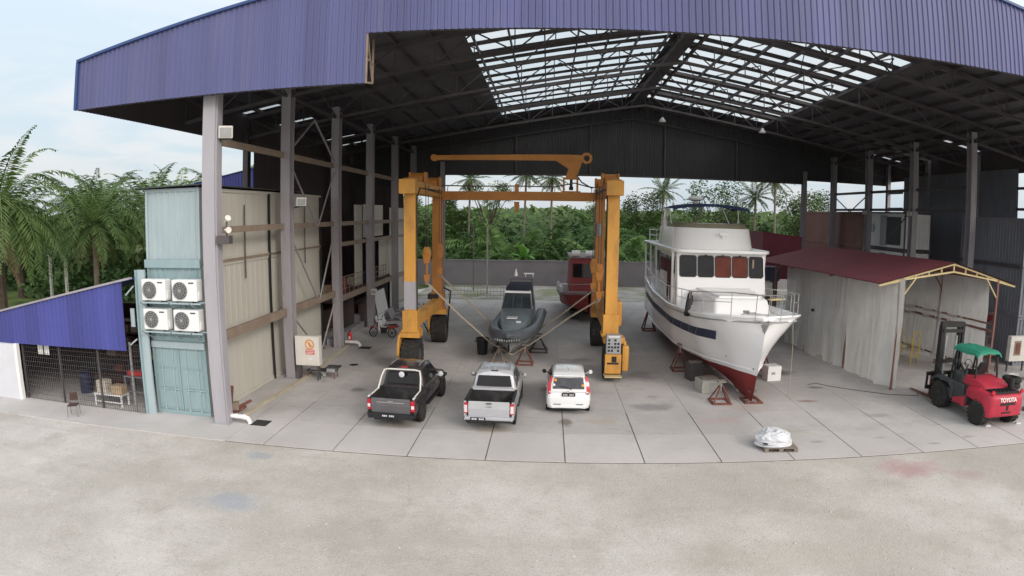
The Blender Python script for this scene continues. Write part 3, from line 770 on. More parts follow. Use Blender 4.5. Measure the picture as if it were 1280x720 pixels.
# ------------------------------------------------------------------ containers
def container(lab, x0, y0, z0, L=12.19, W=2.44, H=2.85, ms='cream', mf='teal', front='doors', group=None, axis='y', face=-1, mframe=None, sw=(.28, .020)):
    """box container; long axis y; the end at y0 shows `front`"""
    mframe = mframe or mf
    t = thing('shipping_container', lab, 'container', (x0 + W / 2, y0, z0), 0, group)
    x1, y1, z1 = x0 + W, y0 + L, z0 + H
    b = MB(); e = .1
    for x in (x0 + e / 2, x1 - e / 2):
        for y in (y0 + e / 2, y1 - e / 2): b.beam((x, y, z0 + .01), (x, y, z1 - .01), e, e)
    for y in (y0 + e / 2, y1 - e / 2):
        for z in (z0 + .08, z1 - .06): b.beam((x0 + e, y, z), (x1 - e, y, z), e, .12 if z > z0 + 1 else .16)
    b.build('frame', M[mframe], t)
    b = MB()
    for x in (x0 + e / 2, x1 - e / 2):
        for z in (z0 + .08, z1 - .06): b.beam((x, y0 + e, z), (x, y1 - e, z), e, .12 if z > z0 + 1 else .16)
    b.build('side_rail', M[ms if ms == 'cream' else mframe], t)
    for x, nv in ((x0 + .06, -1), (x1 - .06, 1)):
        b = MB(); b.corr((x, y0 + e), (x, y1 - e), lambda u: z0 + .1, lambda u: z1 - .1, sw[0], sw[1], (nv, 0, 0)); b.build('side_wall', M[ms], t, recalc=False)
    b = MB(); b.face([(x0 + .02, y0 + .02, z1 - .02), (x1 - .02, y0 + .02, z1 - .02), (x1 - .02, y1 - .02, z1 - .02), (x0 + .02, y1 - .02, z1 - .02)]); b.build('roof', M[mf], t)
    b = MB(); b.corr((x0 + e, y1 - .06), (x1 - e, y1 - .06), lambda u: z0 + .1, lambda u: z1 - .1, .28, .038, (0, 1, 0)); b.build('end_wall', M[mf], t, recalc=False)
    if front == 'wall':
        b = MB(); b.corr((x0 + e, y0 + .06), (x1 - e, y0 + .06), lambda u: z0 + .1, lambda u: z1 - .1, .27, .045, (0, -1, 0)); b.build('front_wall', M[mf], t, recalc=False)
    else:
        xm = (x0 + x1) / 2
        for a, c in ((x0 + .11, xm - .012), (xm + .012, x1 - .11)):
            b = MB(); b.lohi((a, y0 + .03, z0 + .17), (c, y0 + .09, z1 - .13))
            for k in range(3):
                zb = z0 + .26 + k * (H - .5) / 3
                b.lohi((a + .09, y0 + .008, zb), (c - .09, y0 + .03, zb + (H - .5) / 3 - .1))
            o = b.build('door', M['teal'] if mf == 'teal' else M[mf], t, bevel=.008)
            for xx in (a + (c - a) * .28, a + (c - a) * .75):
                b = MB(); b.tube((xx, y0 - .012, z0 + .12), (xx, y0 - .012, z1 - .1), .02, 6)
                b.beam((xx, y0 - .03, z0 + 1.0), (xx + .26, y0 - .04, z0 + 1.0), .02, .04)
                for zz in (z0 + .2, z0 + .9, z0 + 1.7, z1 - .2): b.box((xx, y0 - .008, zz), (.08, .04, .06))
                b.build('lock_rod', M['teal_pale'] if mf == 'teal' else M[mframe], o)
    return t
CX, CY = -5.62, 19.25
g = 'containers stacked at the left of the shed'
cA = container('lowest teal end container with double doors at ground level', CX, CY, 0.03, front='doors', group=g, sw=(.6, .005))
cB = container('middle container of the stack, behind the four air conditioners', CX, CY, 2.89, H=2.8, front='wall', group=g, sw=(.45, .009))
cC = container('topmost pale teal container of the left stack', CX, CY, 5.70, H=2.8, front='wall', group=g, mf='teal_pale', sw=(.6, .006))
b = MB()     # brown stained seam strips and conduits on the cream sides
xs = CX + 2.44 + .03
for z in (5.70, 2.89): b.beam((xs, CY + .1, z + .04), (xs, CY + 12.1, z + .04), .05, .10)
b.build('seam_strip', M['steel_tan'], cB)
for y, z0, z1 in ((22.6, 4.9, 7.9), (27.6, 3.3, 8.2), (29.0, 5.0, 8.0)):
    b = MB(); b.tube((xs + .03, y, z0), (xs + .03, y, z1), .03, 6); b.build('conduit', M['steel_dark'], cC)
b = MB(); b.beam((xs, 24.95, .05), (xs, 24.95, 8.4), .08, .10); b.build('dark_seam', M['black'], cB)
b = MB(); b.beam((xs, 31.25, .05), (xs, 31.25, 8.4), .08, .10); b.build('dark_seam', M['black'], cB)
b = MB(); b.lohi((CX - .05, CY - .09, 5.62), (CX + 2.46, CY + .02, 5.92)); b.build('header_plate', M['teal'], cC)
b = MB(); b.lohi((CX + .02, CY - .07, 2.62), (CX + 2.44, CY + .02, 2.86)); b.build('header_plate', M['teal_pale'], cB)
# thin roof sheet above the top container
t = thing('roof_sheet', 'thin dark roofing sheet overhanging the topmost teal container', 'roof sheet', (CX + 1.2, CY + 4, 8.55))
b = MB(); b.hexa([(-6.05, CY - .25, 8.53), (-3.0, CY - .25, 8.58), (-3.0, CY + 9.5, 8.58), (-6.05, CY + 9.5, 8.53), (-6.05, CY - .25, 8.56), (-3.0, CY - .25, 8.61), (-3.0, CY + 9.5, 8.61), (-6.05, CY + 9.5, 8.56)])
b.build('sheet', M['fl_grey'], t)
b = MB()
for x, z in ((-5.5, 8.535), (-3.3, 8.57)):
    for y in (CY + .1, CY + 4.5, CY + 9.2): b.lohi((x - .05, y - .05, 8.48), (x + .05, y + .05, z + .02))
b.build('packer', M['steel_dark'], t)
# blue monopitch shelter behind, resting on the top container
t = thing('outbuilding', 'outbuilding with a bright blue wedge fascia beyond the container stack', 'outbuilding', (-12, 38, 0))
b = MB(); b.corr((-15.5, 36.0), (-8.6, 36.0), lambda u: 9.35, lambda u: 9.42 + u * .185, .215, .035); b.build('fascia', M['blue_shed'], t, recalc=False)
b = MB(); b.hexa([(-15.6, 35.9, 9.42), (-8.5, 35.9, 10.73), (-8.5, 44, 10.73), (-15.6, 44, 9.42), (-15.6, 35.9, 9.46), (-8.5, 35.9, 10.77), (-8.5, 44, 10.77), (-15.6, 44, 9.46)]); b.build('roof', M['blue_trim'], t)
b = MB(); b.lohi((-15.4, 36.1, 0), (-8.6, 36.2, 9.4)); b.lohi((-15.4, 36.2, 0), (-15.3, 44, 9.4)); b.build('wall', M['grey_cont'], t)
# air conditioners on steel brackets
def aircon(lab, x, z):
    y = CY - .62
    t = thing('air_conditioner', lab, 'air conditioner', (x, y, z), 0, 'air conditioner units on the teal container')
    w_, d_, h_ = 1.08, .38, .76
    b = MB(); b.lohi((x - w_ / 2, y, z + .05), (x + w_ / 2, y + d_, z + .05 + h_)); b.build('casing', M['white'], t, bevel=.025)
    b = MB(); c = (x - .17, y - .012, z + .05 + h_ / 2)
    b.lathe([(.30, 0), (.31, .012)], c, (0, 1, 0), 28); b.build('fan_recess', M['fl_grey'], t)
    b = MB()
    for r in (.05, .12, .19, .255, .31): b.path([(c[0] + r * math.cos(a * PI / 12), c[1] - .02, c[2] + r * math.sin(a * PI / 12)) for a in range(25)], .010, 4)
    for a in range(12): b.beam((c[0] + .05 * math.cos(a * PI / 6), c[1] - .02, c[2] + .05 * math.sin(a * PI / 6)), (c[0] + .31 * math.cos(a * PI / 6), c[1] - .02, c[2] + .31 * math.sin(a * PI / 6)), .01, .01)
    b.lathe([(.06, 0), (.06, .02)], (c[0], c[1] - .035, c[2]), (0, 1, 0), 12)
    b.build('fan_guard', M['grey_metal'], t)
    b = MB(); b.lohi((x + .2, y - .006, z + .68), (x + .42, y + .001, z + .73)); b.build('name_plate', M['fl_grey'], t)
    b = MB(); b.lohi((x + w_ / 2 - .001, y + .1, z + .12), (x + w_ / 2 + .03, y + .3, z + .4)); b.build('valve_cover', M['white'], t, bevel=.01)
    b = MB()
    for s in (-1, 1): b.lohi((x + s * .35 - .04, y + .02, z), (x + s * .35 + .04, y + d_ - .02, z + .05))
    b.build('feet', M['black'], t)
aircon('upper left white air conditioner on the teal container', -4.91, 4.43)
aircon('upper right white air conditioner next to the grey column', -3.54, 4.43)
aircon('lower left white air conditioner above the teal container doors', -4.90, 3.36)
aircon('lower right white air conditioner beside the column', -3.53, 3.36)
for z, lab in ((4.425, 'steel shelf carrying the upper two air conditioners'), (3.355, 'steel shelf carrying the lower two air conditioners')):
    t = thing('wall_bracket', lab, 'bracket', (-4.2, CY, z), 0, 'air conditioner brackets')
    b = MB(); b.lohi((-5.6, CY - .66, z - .05), (-2.85, CY - .60, z)); b.lohi((-5.6, CY - .30, z - .05), (-2.85, CY - .24, z)); b.build('rails', M['teal_pale'], t)
    for x in (-5.5, -4.2, -3.3):
        b = MB(); b.beam((x, CY - .66, z - .03), (x, CY + .0, z - .03), .05, .05); b.beam((x, CY - .6, z - .06), (x, CY, z - .38), .04, .04); b.build('arm', M['teal_pale'], t)
for i, (x, z0) in enumerate(((-4.75, 5.0), (-3.3, 4.9))):
    pass
# ------------------------------------------------------------------ lean-to workshop on the far left
t = thing('lean_to_workshop', 'lean-to workshop with bright blue wedge fascia and wire mesh front', 'workshop', (-13, 18.8, 0))
zt = lambda x: 5.13 + (x + 6.49) * .193
b = MB(); b.corr((-19.6, 18.75), (-6.5, 18.75), lambda u: 2.42 + .0 * u + .01 * (u - 5), lambda u: max(2.5 + .01 * (u - 5), zt(-19.6 + u)), .235, .038); b.build('fascia', M['blue_shed'], t, recalc=False)
b = MB(); b.beam((-20, 18.71, zt(-20) + .05), (-6.0, 18.71, zt(-6.0) + .05), .12, .08); b.build('fascia_trim', M['steel'], t)
b = MB(); b.hexa([(-20, 18.8, zt(-20)), (-5.95, 18.8, zt(-5.95)), (-5.95, 27, zt(-5.95)), (-20, 27, zt(-20)), (-20, 18.8, zt(-20) + .05), (-5.95, 18.8, zt(-5.95) + .05), (-5.95, 27, zt(-5.95) + .05), (-20, 27, zt(-20) + .05)])
b.build('roof', M['blue_trim'], t)
b = MB(); b.lohi((-20, 18.6, 0), (-12.9, 18.78, 2.42)); b.build('white_wall', M['conc_white'], t)
b = MB(); b.lohi((-12.9, 18.62, 0), (-12.72, 18.8, 2.45)); b.build('wall_end_post', M['white'], t)
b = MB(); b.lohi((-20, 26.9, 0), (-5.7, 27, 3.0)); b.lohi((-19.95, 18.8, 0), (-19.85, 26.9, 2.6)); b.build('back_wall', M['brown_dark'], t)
b = MB(); b.lohi((-5.92, 18.98, 0), (-5.56, 19.06, 5.55)); b.build('flashing_panel', M['teal_pale'], t)
b = MB(); b.lohi((-5.97, 18.90, 0), (-5.90, 18.98, 5.55)); b.build('flashing_rib', M['teal'], t)
b = MB(); b.beam((-6.45, 18.9, 4.6), (-6.05, 18.9, 4.95), .05, .05); b.beam((-6.4, 18.9, 2.7), (-6.05, 18.9, 2.95), .05, .05); b.lohi((-6.32, 18.95, 3.4), (-6.14, 19.0, 4.1)); b.build('gap_frame', M['teal_pale'], t)
b = MB()     # mesh front
for i in range(58):
    x = -12.7 + i * .117
    b.tube((x, 18.9, .03), (x, 18.9, 2.75), .007, 4, caps=False)
for k in range(14): b.tube((-12.7, 18.9, .08 + k * .2), (-6.05, 18.9, .08 + k * .2), .007, 4, caps=False)
b.build('mesh_front', M['steel_dark'], t)
for x in (-12.68, -10.4, -8.2, -6.5):
    b = MB(); b.lohi((x - .035, 18.92, 0), (x + .035, 18.99, 2.8)); b.build('mesh_post', M['steel_dark'] if x < -7 else M['grey_metal'], t)
# goods inside
def crate(lab, x, y, z, d, m, group='boxes in the mesh workshop', name='cardboard_box', cat='box'):
    t = thing(name, lab, cat, (x, y, z), random.uniform(-.15, .15), group)
    b = MB(); b.box((x, y, z + d[2] / 2), d); b.build('body', m, t, bevel=.01)
    b = MB(); b.box((x, y, z + d[2] + .004), (d[0] * .98, d[1] * .16, .006)); b.build('tape', M['sling'], t)
    return t
M['card'] = mat('cardboard', (.42, .31, .20), .85, var=.12, scale=2)
M['card_pale'] = mat('pale_cardboard', (.55, .50, .42), .85, var=.1)
def bench(lab, x, y, L=1.0, D=.5, H=.45, m='white', top=None, name='small_table', cat='table', group=None):
    t = thing(name, lab, cat, (x, y, 0.026), 0, group)
    b = MB(); b.box((x, y, H + .005), (L, D, .05)); b.build('table_top', M[top or m], t, bevel=.006)
    for sx in (-1, 1):
        for sy in (-1, 1):
            b = MB(); b.lohi((x + sx * (L / 2 - .05) - .03, y + sy * (D / 2 - .05) - .03, .026), (x + sx * (L / 2 - .05) + .03, y + sy * (D / 2 - .05) + .03, H - .02)); b.build('leg', M[m], t)
    b = MB(); b.beam((x - L / 2 + .06, y - D / 2 + .05, .2), (x + L / 2 - .06, y - D / 2 + .05, .2), .03, .04); b.build('rail', M[m], t)
bench('white bench standing just behind the wire mesh, carrying two boxes', -8.15, 19.45, 1.5, .55, .5)
crate('pale box on the left end of the white bench', -8.5, 19.45, .535, (.5, .4, .52), M['card_pale'])
crate('brown cardboard box on the right end of the white bench', -7.7, 19.45, .535, (.55, .4, .36), M['card'])
bench('long dark workbench against the rear of the mesh workshop', -9.3, 23.6, 5.2, 1.0, .95, 'steel_dark', 'brown_dark', 'workbench', 'workbench')
rr = random.Random(5)
for i in range(7):
    crate('box on the dark workbench in the mesh workshop', -11.4 + i * .72, 23.6 + rr.uniform(-.15, .15), .98, (rr.uniform(.35, .6), rr.uniform(.3, .5), rr.uniform(.2, .6)), M[rr.choice(['card', 'brown_dark', 'steel', 'card', 'navy', 'steel_tan'])], 'boxes on the dark workbench')
bench('low dark bench in the middle of the mesh workshop', -9.8, 21.2, 2.6, .8, .75, 'steel_dark', 'brown_dark', 'workbench', 'workbench')
crate('red toolbox behind the boxes of the white bench', -7.95, 21.0, .9, (.75, .35, .2), M['sign_red'], None, 'toolbox', 'toolbox')
bench('narrow steel stand under the red toolbox', -7.95, 21.0, 1.1, .5, .85, 'steel', None, 'workbench', 'workbench')
for i, (x, y, m, h) in enumerate(((-10.6, 20.6, 'navy', .9), (-9.2, 20.3, 'steel', .55), (-6.9, 21.8, 'brown_dark', 1.0), (-10.0, 22.3, 'rust', .9))):
    t = thing('oil_drum', ['navy oil drum near the mesh at the left', 'short pale grey drum between the benches', 'dark brown drum at the right of the mesh workshop', 'rusty drum behind the low dark bench'][i], 'drum', (x, y, .026), 0, 'drums in the mesh workshop')
    b = MB(); b.lathe([(.28, 0), (.29, .02), (.28, h * .33), (.295, h * .35), (.28, h * .37), (.28, h * .66), (.295, h * .68), (.28, h * .7), (.29, h - .02), (.27, h)], (x, y, .026), (0, 0, 1), 18); b.build('drum', M[m], t, smooth=True)
    b = MB(); b.lathe([(.03, 0), (.03, .02)], (x + .12, y, h + .026), (0, 0, 1), 8); b.build('bung', M['black'], t)
for i, x in enumerate((-11.9, -9.6, -7.2)):
    t = thing('storage_rack', ['storage rack at the left rear of the mesh workshop', 'storage rack in the centre rear of the mesh workshop', 'storage rack at the right rear of the mesh workshop'][i], 'rack', (x, 26, .026), 0, 'storage racks')
    for sx in (-1, 1):
        for sy in (-1, 1):
            b = MB(); b.beam((x + sx * .95, 26.2 + sy * .35, .03), (x + sx * .95, 26.2 + sy * .35, 2.3), .05, .05); b.build('upright', M['rust'], t)
    for z in (.4, 1.0, 1.6, 2.2):
        b = MB(); b.lohi((x - 1, 25.8, z), (x + 1, 26.6, z + .04)); b.build('shelf', M['steel_tan'], t)
    for z in (.44, 1.04, 1.64):
        for k in range(3): crate('bin on a rear storage rack of the mesh workshop', x - .6 + k * .6, 26.2, z, (rr.uniform(.35, .5), .5, rr.uniform(.2, .45)), M[rr.choice(['card', 'steel', 'boat_red', 'card_pale', 'navy', 'white'])], 'bins on the rear racks', 'storage_bin', 'bin')
t = thing('notice_sheet', 'pale notice sheets hung at the top left of the mesh', 'notice', (-11.4, 19.1, 2.0))
b = MB(); b.lohi((-11.75, 19.0, 2.0), (-11.45, 19.015, 2.4)); b.build('paper', M['white'], t); b = MB(); b.lohi((-11.35, 19.0, 2.0), (-11.05, 19.015, 2.4)); b.build('paper', M['white'], t)
# chair outside the mesh
t = thing('metal_chair', 'brown metal chair standing outside the wire mesh', 'chair', (-8.75, 17.75, .026), .5)
X = WM[t.name]; P = lambda x, y, z: X @ V((x, y, z))
b = MB(); b.hexa([P(*p) for p in ((-.2, -.2, .42), (.2, -.2, .42), (.2, .2, .42), (-.2, .2, .42), (-.2, -.2, .45), (.2, -.2, .45), (.2, .2, .45), (-.2, .2, .45))]); b.build('seat', M['brown_dark'], t)
for sx in (-1, 1):
    b = MB(); b.path([P(sx * .19, -.19, .43), P(sx * .21, -.23, 0)], .014, 5); b.build('leg', M['wood'], t)
    b = MB(); b.path([P(sx * .19, .24, 0), P(sx * .19, .19, .43), P(sx * .18, .24, .86)], .014, 5); b.build('leg', M['wood'], t)
b = MB(); b.hexa([P(*p) for p in ((-.18, .215, .55), (.18, .215, .55), (.18, .235, .55), (-.18, .235, .55), (-.18, .235, .86), (.18, .235, .86), (.18, .255, .86), (-.18, .255, .86))]); b.build('backrest', M['brown_dark'], t)

# ------------------------------------------------------------------ two-storey store between the rear left columns
t = thing('mezzanine_store', 'dim two storey store with railings behind the left columns', 'store', (-5, 40, 0))
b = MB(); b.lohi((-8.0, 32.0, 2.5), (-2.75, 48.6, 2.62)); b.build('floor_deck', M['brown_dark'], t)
b = MB(); b.beam((-2.7, 32.0, 2.62), (-2.7, 48.6, 2.62), .14, .34); b.build('edge_beam', M['steel_tan'], t)
b = MB(); b.beam((-2.7, 32.0, 5.75), (-2.7, 48.6, 5.75), .12, .24); b.build('upper_beam', M['steel_tan'], t)
for y0, y1, z0, z1, m in ((37.6, 39.3, 2.8, 8.1, 'cream'), (39.5, 44.5, 5.9, 8.15, 'cream'), (43.4, 46.5, 2.8, 5.6, 'cream'), (46.5, 56, .1, 8.0, 'cream'), (46.5, 48.3, 3.2, 5.6, 'aisle_clad')):
    b = MB(); b.corr((-3.3 - (.1 if m != 'cream' else 0), y0), (-3.3 - (.1 if m != 'cream' else 0), y1), lambda u: z0, lambda u: z1, .28, .035, (1, 0, 0)); b.build('wall_panel', M[m], t, recalc=False)
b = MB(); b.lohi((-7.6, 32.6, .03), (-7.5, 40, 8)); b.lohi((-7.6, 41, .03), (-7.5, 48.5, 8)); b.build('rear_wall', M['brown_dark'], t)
b = MB(); b.lohi((-7.5, 37.5, .03), (-3.4, 37.6, 2.5)); b.lohi((-7.5, 44.6, .03), (-3.0, 44.7, 2.5)); b.build('cross_wall', M['aisle_clad'], t)
for y0, y1 in ((32.3, 37.5), (39.4, 43.3)):
    b = MB()
    for z in (3.1, 3.45, 3.8): b.tube((-2.75, y0, z), (-2.75, y1, z), .025, 5)
    n_ = 6
    for i in range(n_ + 1): b.tube((-2.75, y0 + (y1 - y0) * i / n_, 2.78), (-2.75, y0 + (y1 - y0) * i / n_, 3.8), .022, 5)
    b.build('railing', M['steel_tan'], t)
b = MB(); b.lohi((-3.3, 32.2, .03), (-2.9, 38.2, .42)); b.build('plinth', M['steel'], t)
b = MB(); b.lohi((-7, 33, .45), (-4.2, 37, 1.7)); b.lohi((-6.5, 39, .03), (-4.2, 43, 1.4)); b.build('stacked_goods', M['brown_dark'], t, bevel=.05)
rr = random.Random(31)
for i, (x, y, z) in enumerate(((-3.6, 33.0, 2.62), (-3.9, 34.1, 2.62), (-3.5, 35.2, 2.62), (-3.8, 36.3, 2.62), (-4.2, 40.2, 2.62), (-3.9, 41.4, 2.62), (-4.1, 42.6, 2.62))):
    crate('goods box standing behind the railing of the two storey store', x, y, z, (rr.uniform(.5, .8), rr.uniform(.6, .9), rr.uniform(.5, 1.1)), M[rr.choice(['card', 'boat_red', 'steel', 'card_pale', 'navy'])], 'boxes behind the store railing')
for i, (x, y) in enumerate(((-3.9, 39.4), (-3.7, 40.9), (-3.9, 42.3))):
    crate('goods box on the dark ground floor of the two storey store', x, y, .03, (rr.uniform(.6, .9), rr.uniform(.7, 1.0), rr.uniform(.6, 1.3)), M[rr.choice(['card', 'steel', 'card_pale', 'boat_deck'])], 'boxes under the store floor')
# boards leaning there
def board(lab, x, y, z, w_, h_, tilt, rzz, m='white'):
    t = thing('white_board', lab, 'board', (x, y, z), rzz, 'boards leaning by the left columns')
    b = MB(); Mx = Matrix.Translation((x, y, z)) @ Matrix.Rotation(rzz, 4, 'Z') @ Matrix.Rotation(tilt, 4, 'X')
    b.hexa([Mx @ V(p) for p in ((-w_ / 2, 0, 0), (w_ / 2, 0, 0), (w_ / 2, .03, 0), (-w_ / 2, .03, 0), (-w_ / 2, 0, h_), (w_ / 2, 0, h_), (w_ / 2, .03, h_), (-w_ / 2, .03, h_))])
    b.build('panel', M[m], t, bevel=.004)
    b = MB(); b.hexa([Mx @ V(p) for p in ((-w_ / 2, -.012, h_ - .05), (w_ / 2, -.012, h_ - .05), (w_ / 2, -.001, h_ - .05), (-w_ / 2, -.001, h_ - .05), (-w_ / 2, -.012, h_), (w_ / 2, -.012, h_), (w_ / 2, -.001, h_), (-w_ / 2, -.001, h_))]); b.build('edge_strip', M['grey_metal'], t)
board('tall white board leaning against the store behind the motorcycle', -2.2, 40.6, .5, 2.6, 1.75, -.18, PI / 2)
board('low white board lying in front of the tall white board', -1.9, 39.2, .04, 1.9, .75, -.35, PI / 2)
board('grey offcut board propped further along the store', -1.7, 41.6, .04, 1.3, .8, -.4, PI / 2, 'steel')
t = thing('switch_box', 'small pale switch box on the dark column behind the motorcycle', 'switch box', (-2.2, 38.1, 2.4))
b = MB(); b.lohi((-2.35, 38.05, 2.2), (-1.95, 38.14, 2.6)); b.build('case', M['sign_white'], t, bevel=.01)
b = MB(); b.lohi((-2.28, 38.03, 2.3), (-2.02, 38.05, 2.5)); b.build('cover', M['grey_metal'], t)
t = thing('pile_of_scrap', 'low pile of grey scrap and pipes along the rear left wall', 'scrap', (-1.4, 43.5, 0.03))
b = MB(); rr = random.Random(11)
for i in range(26):
    p = V((-1.6 + rr.uniform(-.7, .7), 43.5 + rr.uniform(-3, 3), rr.uniform(.05, .45))); d = V((rr.uniform(-.4, .4), rr.uniform(-1, 1), rr.uniform(-.1, .25))) * rr.uniform(.4, 1)
    b.beam(p - d, p + d, rr.uniform(.04, .2), rr.uniform(.03, .12))
b.build('scrap', M['steel'], t)
# fire extinguisher
t = thing('fire_extinguisher', 'red fire extinguisher at the foot of the third left column', 'extinguisher', (-2.15, 33.0, .03))
b = MB(); b.lathe([(.10, 0), (.115, .03), (.115, .55), (.09, .64), (.04, .69)], (-2.15, 33.0, .03), (0, 0, 1), 14); b.build('cylinder', M['sign_red'], t, smooth=True)
b = MB(); b.lathe([(.035, 0), (.035, .08)], (-2.15, 33.0, .72), (0, 0, 1), 8); b.beam((-2.15, 33, .8), (-2.0, 32.98, .84), .03, .02); b.path([(-2.15, 33, .76), (-2.28, 32.95, .7), (-2.30, 32.93, .35)], .015, 5); b.build('valve', M['black'], t)
b = MB(); b.lohi((-2.2, 32.872, .3), (-2.1, 32.886, .46)); b.build('label_patch', M['white'], t)
# warning sign cabinet
t = thing('sign_cabinet', 'white cabinet with orange prohibition sign and red panel by the second column', 'cabinet', (-1.5, 25.15, .03))
b = MB(); b.lohi((-2.08, 25.0, .72), (-.92, 25.34, 2.06)); b.build('case', M['sign_white'], t, bevel=.012)
b = MB(); b.lohi((-2.0, 24.985, .79), (-1.0, 24.999, 1.99)); o = b.build('door', M['sign_white'], t, bevel=.004)
for x in (-1.95, -1.05):
    for y in (25.05, 25.29):
        b = MB(); b.lohi((x - .03, y - .03, .03), (x + .03, y + .03, .72)); b.build('leg', M['steel_dark'], t)
b = MB(); c = V((-1.36, 24.978, 1.70)); R_ = .20
b.path([c + V((R_ * math.cos(a * PI / 16), 0, R_ * math.sin(a * PI / 16))) for a in range(33)], .024, 6)
b.beam(c + V((-.14, 0, .14)), c + V((.14, 0, -.14)), .02, .05)
b.box(c + V((0, .004, -.06)), (.06, .012, .16)); b.box(c + V((-.02, .004, .06)), (.09, .012, .07)); b.beam(c + V((-.07, .004, .01)), c + V((.08, .004, -.03)), .012, .04)
b.build('prohibition_sign', M['sign_orange'], o)
b = MB(); b.lohi((-1.56, 24.974, 1.24), (-1.14, 24.984, 1.46)); o2 = b.build('red_panel', M['sign_red'], o)
b = MB()
rr = random.Random(2)
for z in (1.40, 1.33, 1.27):
    x = -1.52
    while x < -1.20:
        w_ = rr.uniform(.02, .05); b.lohi((x, 24.970, z), (x + w_, 24.9735, z + .035)); x += w_ + .012
b.build('panel_lettering', M['white'], o2)
b = MB(); b.lohi((-1.45, 24.979, 1.0), (-1.25, 24.984, 1.1)); b.build('small_plate', M['white'], o)
b = MB(); b.lohi((-1.75, 25.4, .35), (-.35, 25.9, .4)); b.lohi((-.75, 25.3, .55), (-.15, 25.8, .6)); b.build('tray', M['fl_grey'], t)
b = MB(); b.lohi((-.75, 25.35, .35), (-.35, 25.75, .54)); b.lohi((-1.6, 25.45, .4), (-1.2, 25.8, .62)); b.build('pump', M['grey_metal'], t, bevel=.03)
for x, y in ((-1.7, 25.45), (-.4, 25.45), (-1.7, 25.85), (-.4, 25.85)):
    b = MB(); b.tube((x, y, .03), (x, y, .36), .025, 6); b.build('stand_leg', M['rust'], t)
t = thing('timber_scrap', 'rusty brown bracket and offcuts at the base of the front column', 'scrap', (-2.35, 19.9, .03))
b = MB(); b.beam((-2.55, 19.6, .1), (-2.3, 20.4, .18), .12, .1); b.beam((-2.6, 19.7, .15), (-2.5, 19.8, 1.15), .14, .1); b.beam((-2.5, 20.2, .2), (-2.0, 20.35, .45), .1, .1); b.build('offcuts', M['rust'], t)
b = MB(); b.box((-2.45, 19.9, .35), (.25, .25, .3), .4); b.build('block', M['steel_tan'], t)
t = thing('floor_mat', 'small black scrap lying on the slab near the kerb', 'scrap', (-.35, 28.1, .03))
b = MB(); b.prism([(-.55, 28.0), (-.3, 27.9), (-.1, 28.1), (-.2, 28.3), (-.5, 28.25)], .031, .05, 'z'); b.build('scrap', M['black'], t)
# ------------------------------------------------------------------ travelling boat hoist
t = thing('boat_hoist', 'yellow travelling boat hoist on four big tyres straddling the grey boat', 'boat hoist', (7.5, 31, 0))
LX, RX2, FY, RY = 2.82, 12.08, 27.4, 34.3
Y_, O_ = M['yellow'], M['orange']
def lugtyre(cx, cy, r=.82, w_=.82):
    b = MB()
    prof = [(r * .45, -w_ * .40), (r * .62, -w_ * .5), (r * .88, -w_ * .5), (r * .95, -w_ * .42), (r * .955, w_ * .42), (r * .88, w_ * .5), (r * .62, w_ * .5), (r * .45, w_ * .40)]
    b.lathe(prof, (cx, cy, r), (1, 0, 0), 32)
    n = 20
    for k in range(n):
        for s in (-1, 1):
            a0 = 2 * PI * (k + (.5 if s > 0 else 0)) / n
            P = []
            for (x, da) in ((0.02, .16), (.5, -.02)):
                for dw in (-.07, .07):
                    a = a0 + da + dw
                    for rr_ in (.93, 1.0 if x < .3 else .985):
                        P.append(V((cx + s * x * w_ * .98, cy + math.cos(a) * r * rr_, r + math.sin(a) * r * rr_)))
            # order to hexahedron
            b.hexa([P[0], P[2], P[6], P[4], P[1], P[3], P[7], P[5]])
    return b
for x, y, s in ((LX, FY + .05, -1), (RX2 + .12, FY - .2, 1), (LX + .1, RY, -1), (RX2 + .05, RY, 1)):
    wv = lugtyre(x, y).build('wheel', M['rubber'], t)
    b = MB(); b.lathe([(.36, -.34), (.38, -.36), (.2, -.2), (.2, .2), (.38, .36), (.36, .34)], (x, y, .82), (1, 0, 0), 20); b.build('rim', M['steel_dark'], wv, smooth=True)
    # yoke over the wheel
    b = MB()
    xo = x + s * .52
    outer = [(y - .72, .95), (y - .70, 1.45), (y - .42, 1.86), (y + .42, 1.86), (y + .50, 1.6), (y + .3, .6), (y - .3, .45)]
    b.prism(outer, xo - .06, xo + .06, 'x')
    b.lohi((min(x - .45, xo), y - .42, 1.72), (max(x + .45, xo), y + .42, 2.0))
    b.build('wheel_yoke', Y_, t, bevel=.03)
    b = MB(); b.lathe([(.16, 0), (.16, .16), (.1, .2)], (xo, y, .82), (s, 0, 0), 12); b.build('hub_motor', Y_, t)
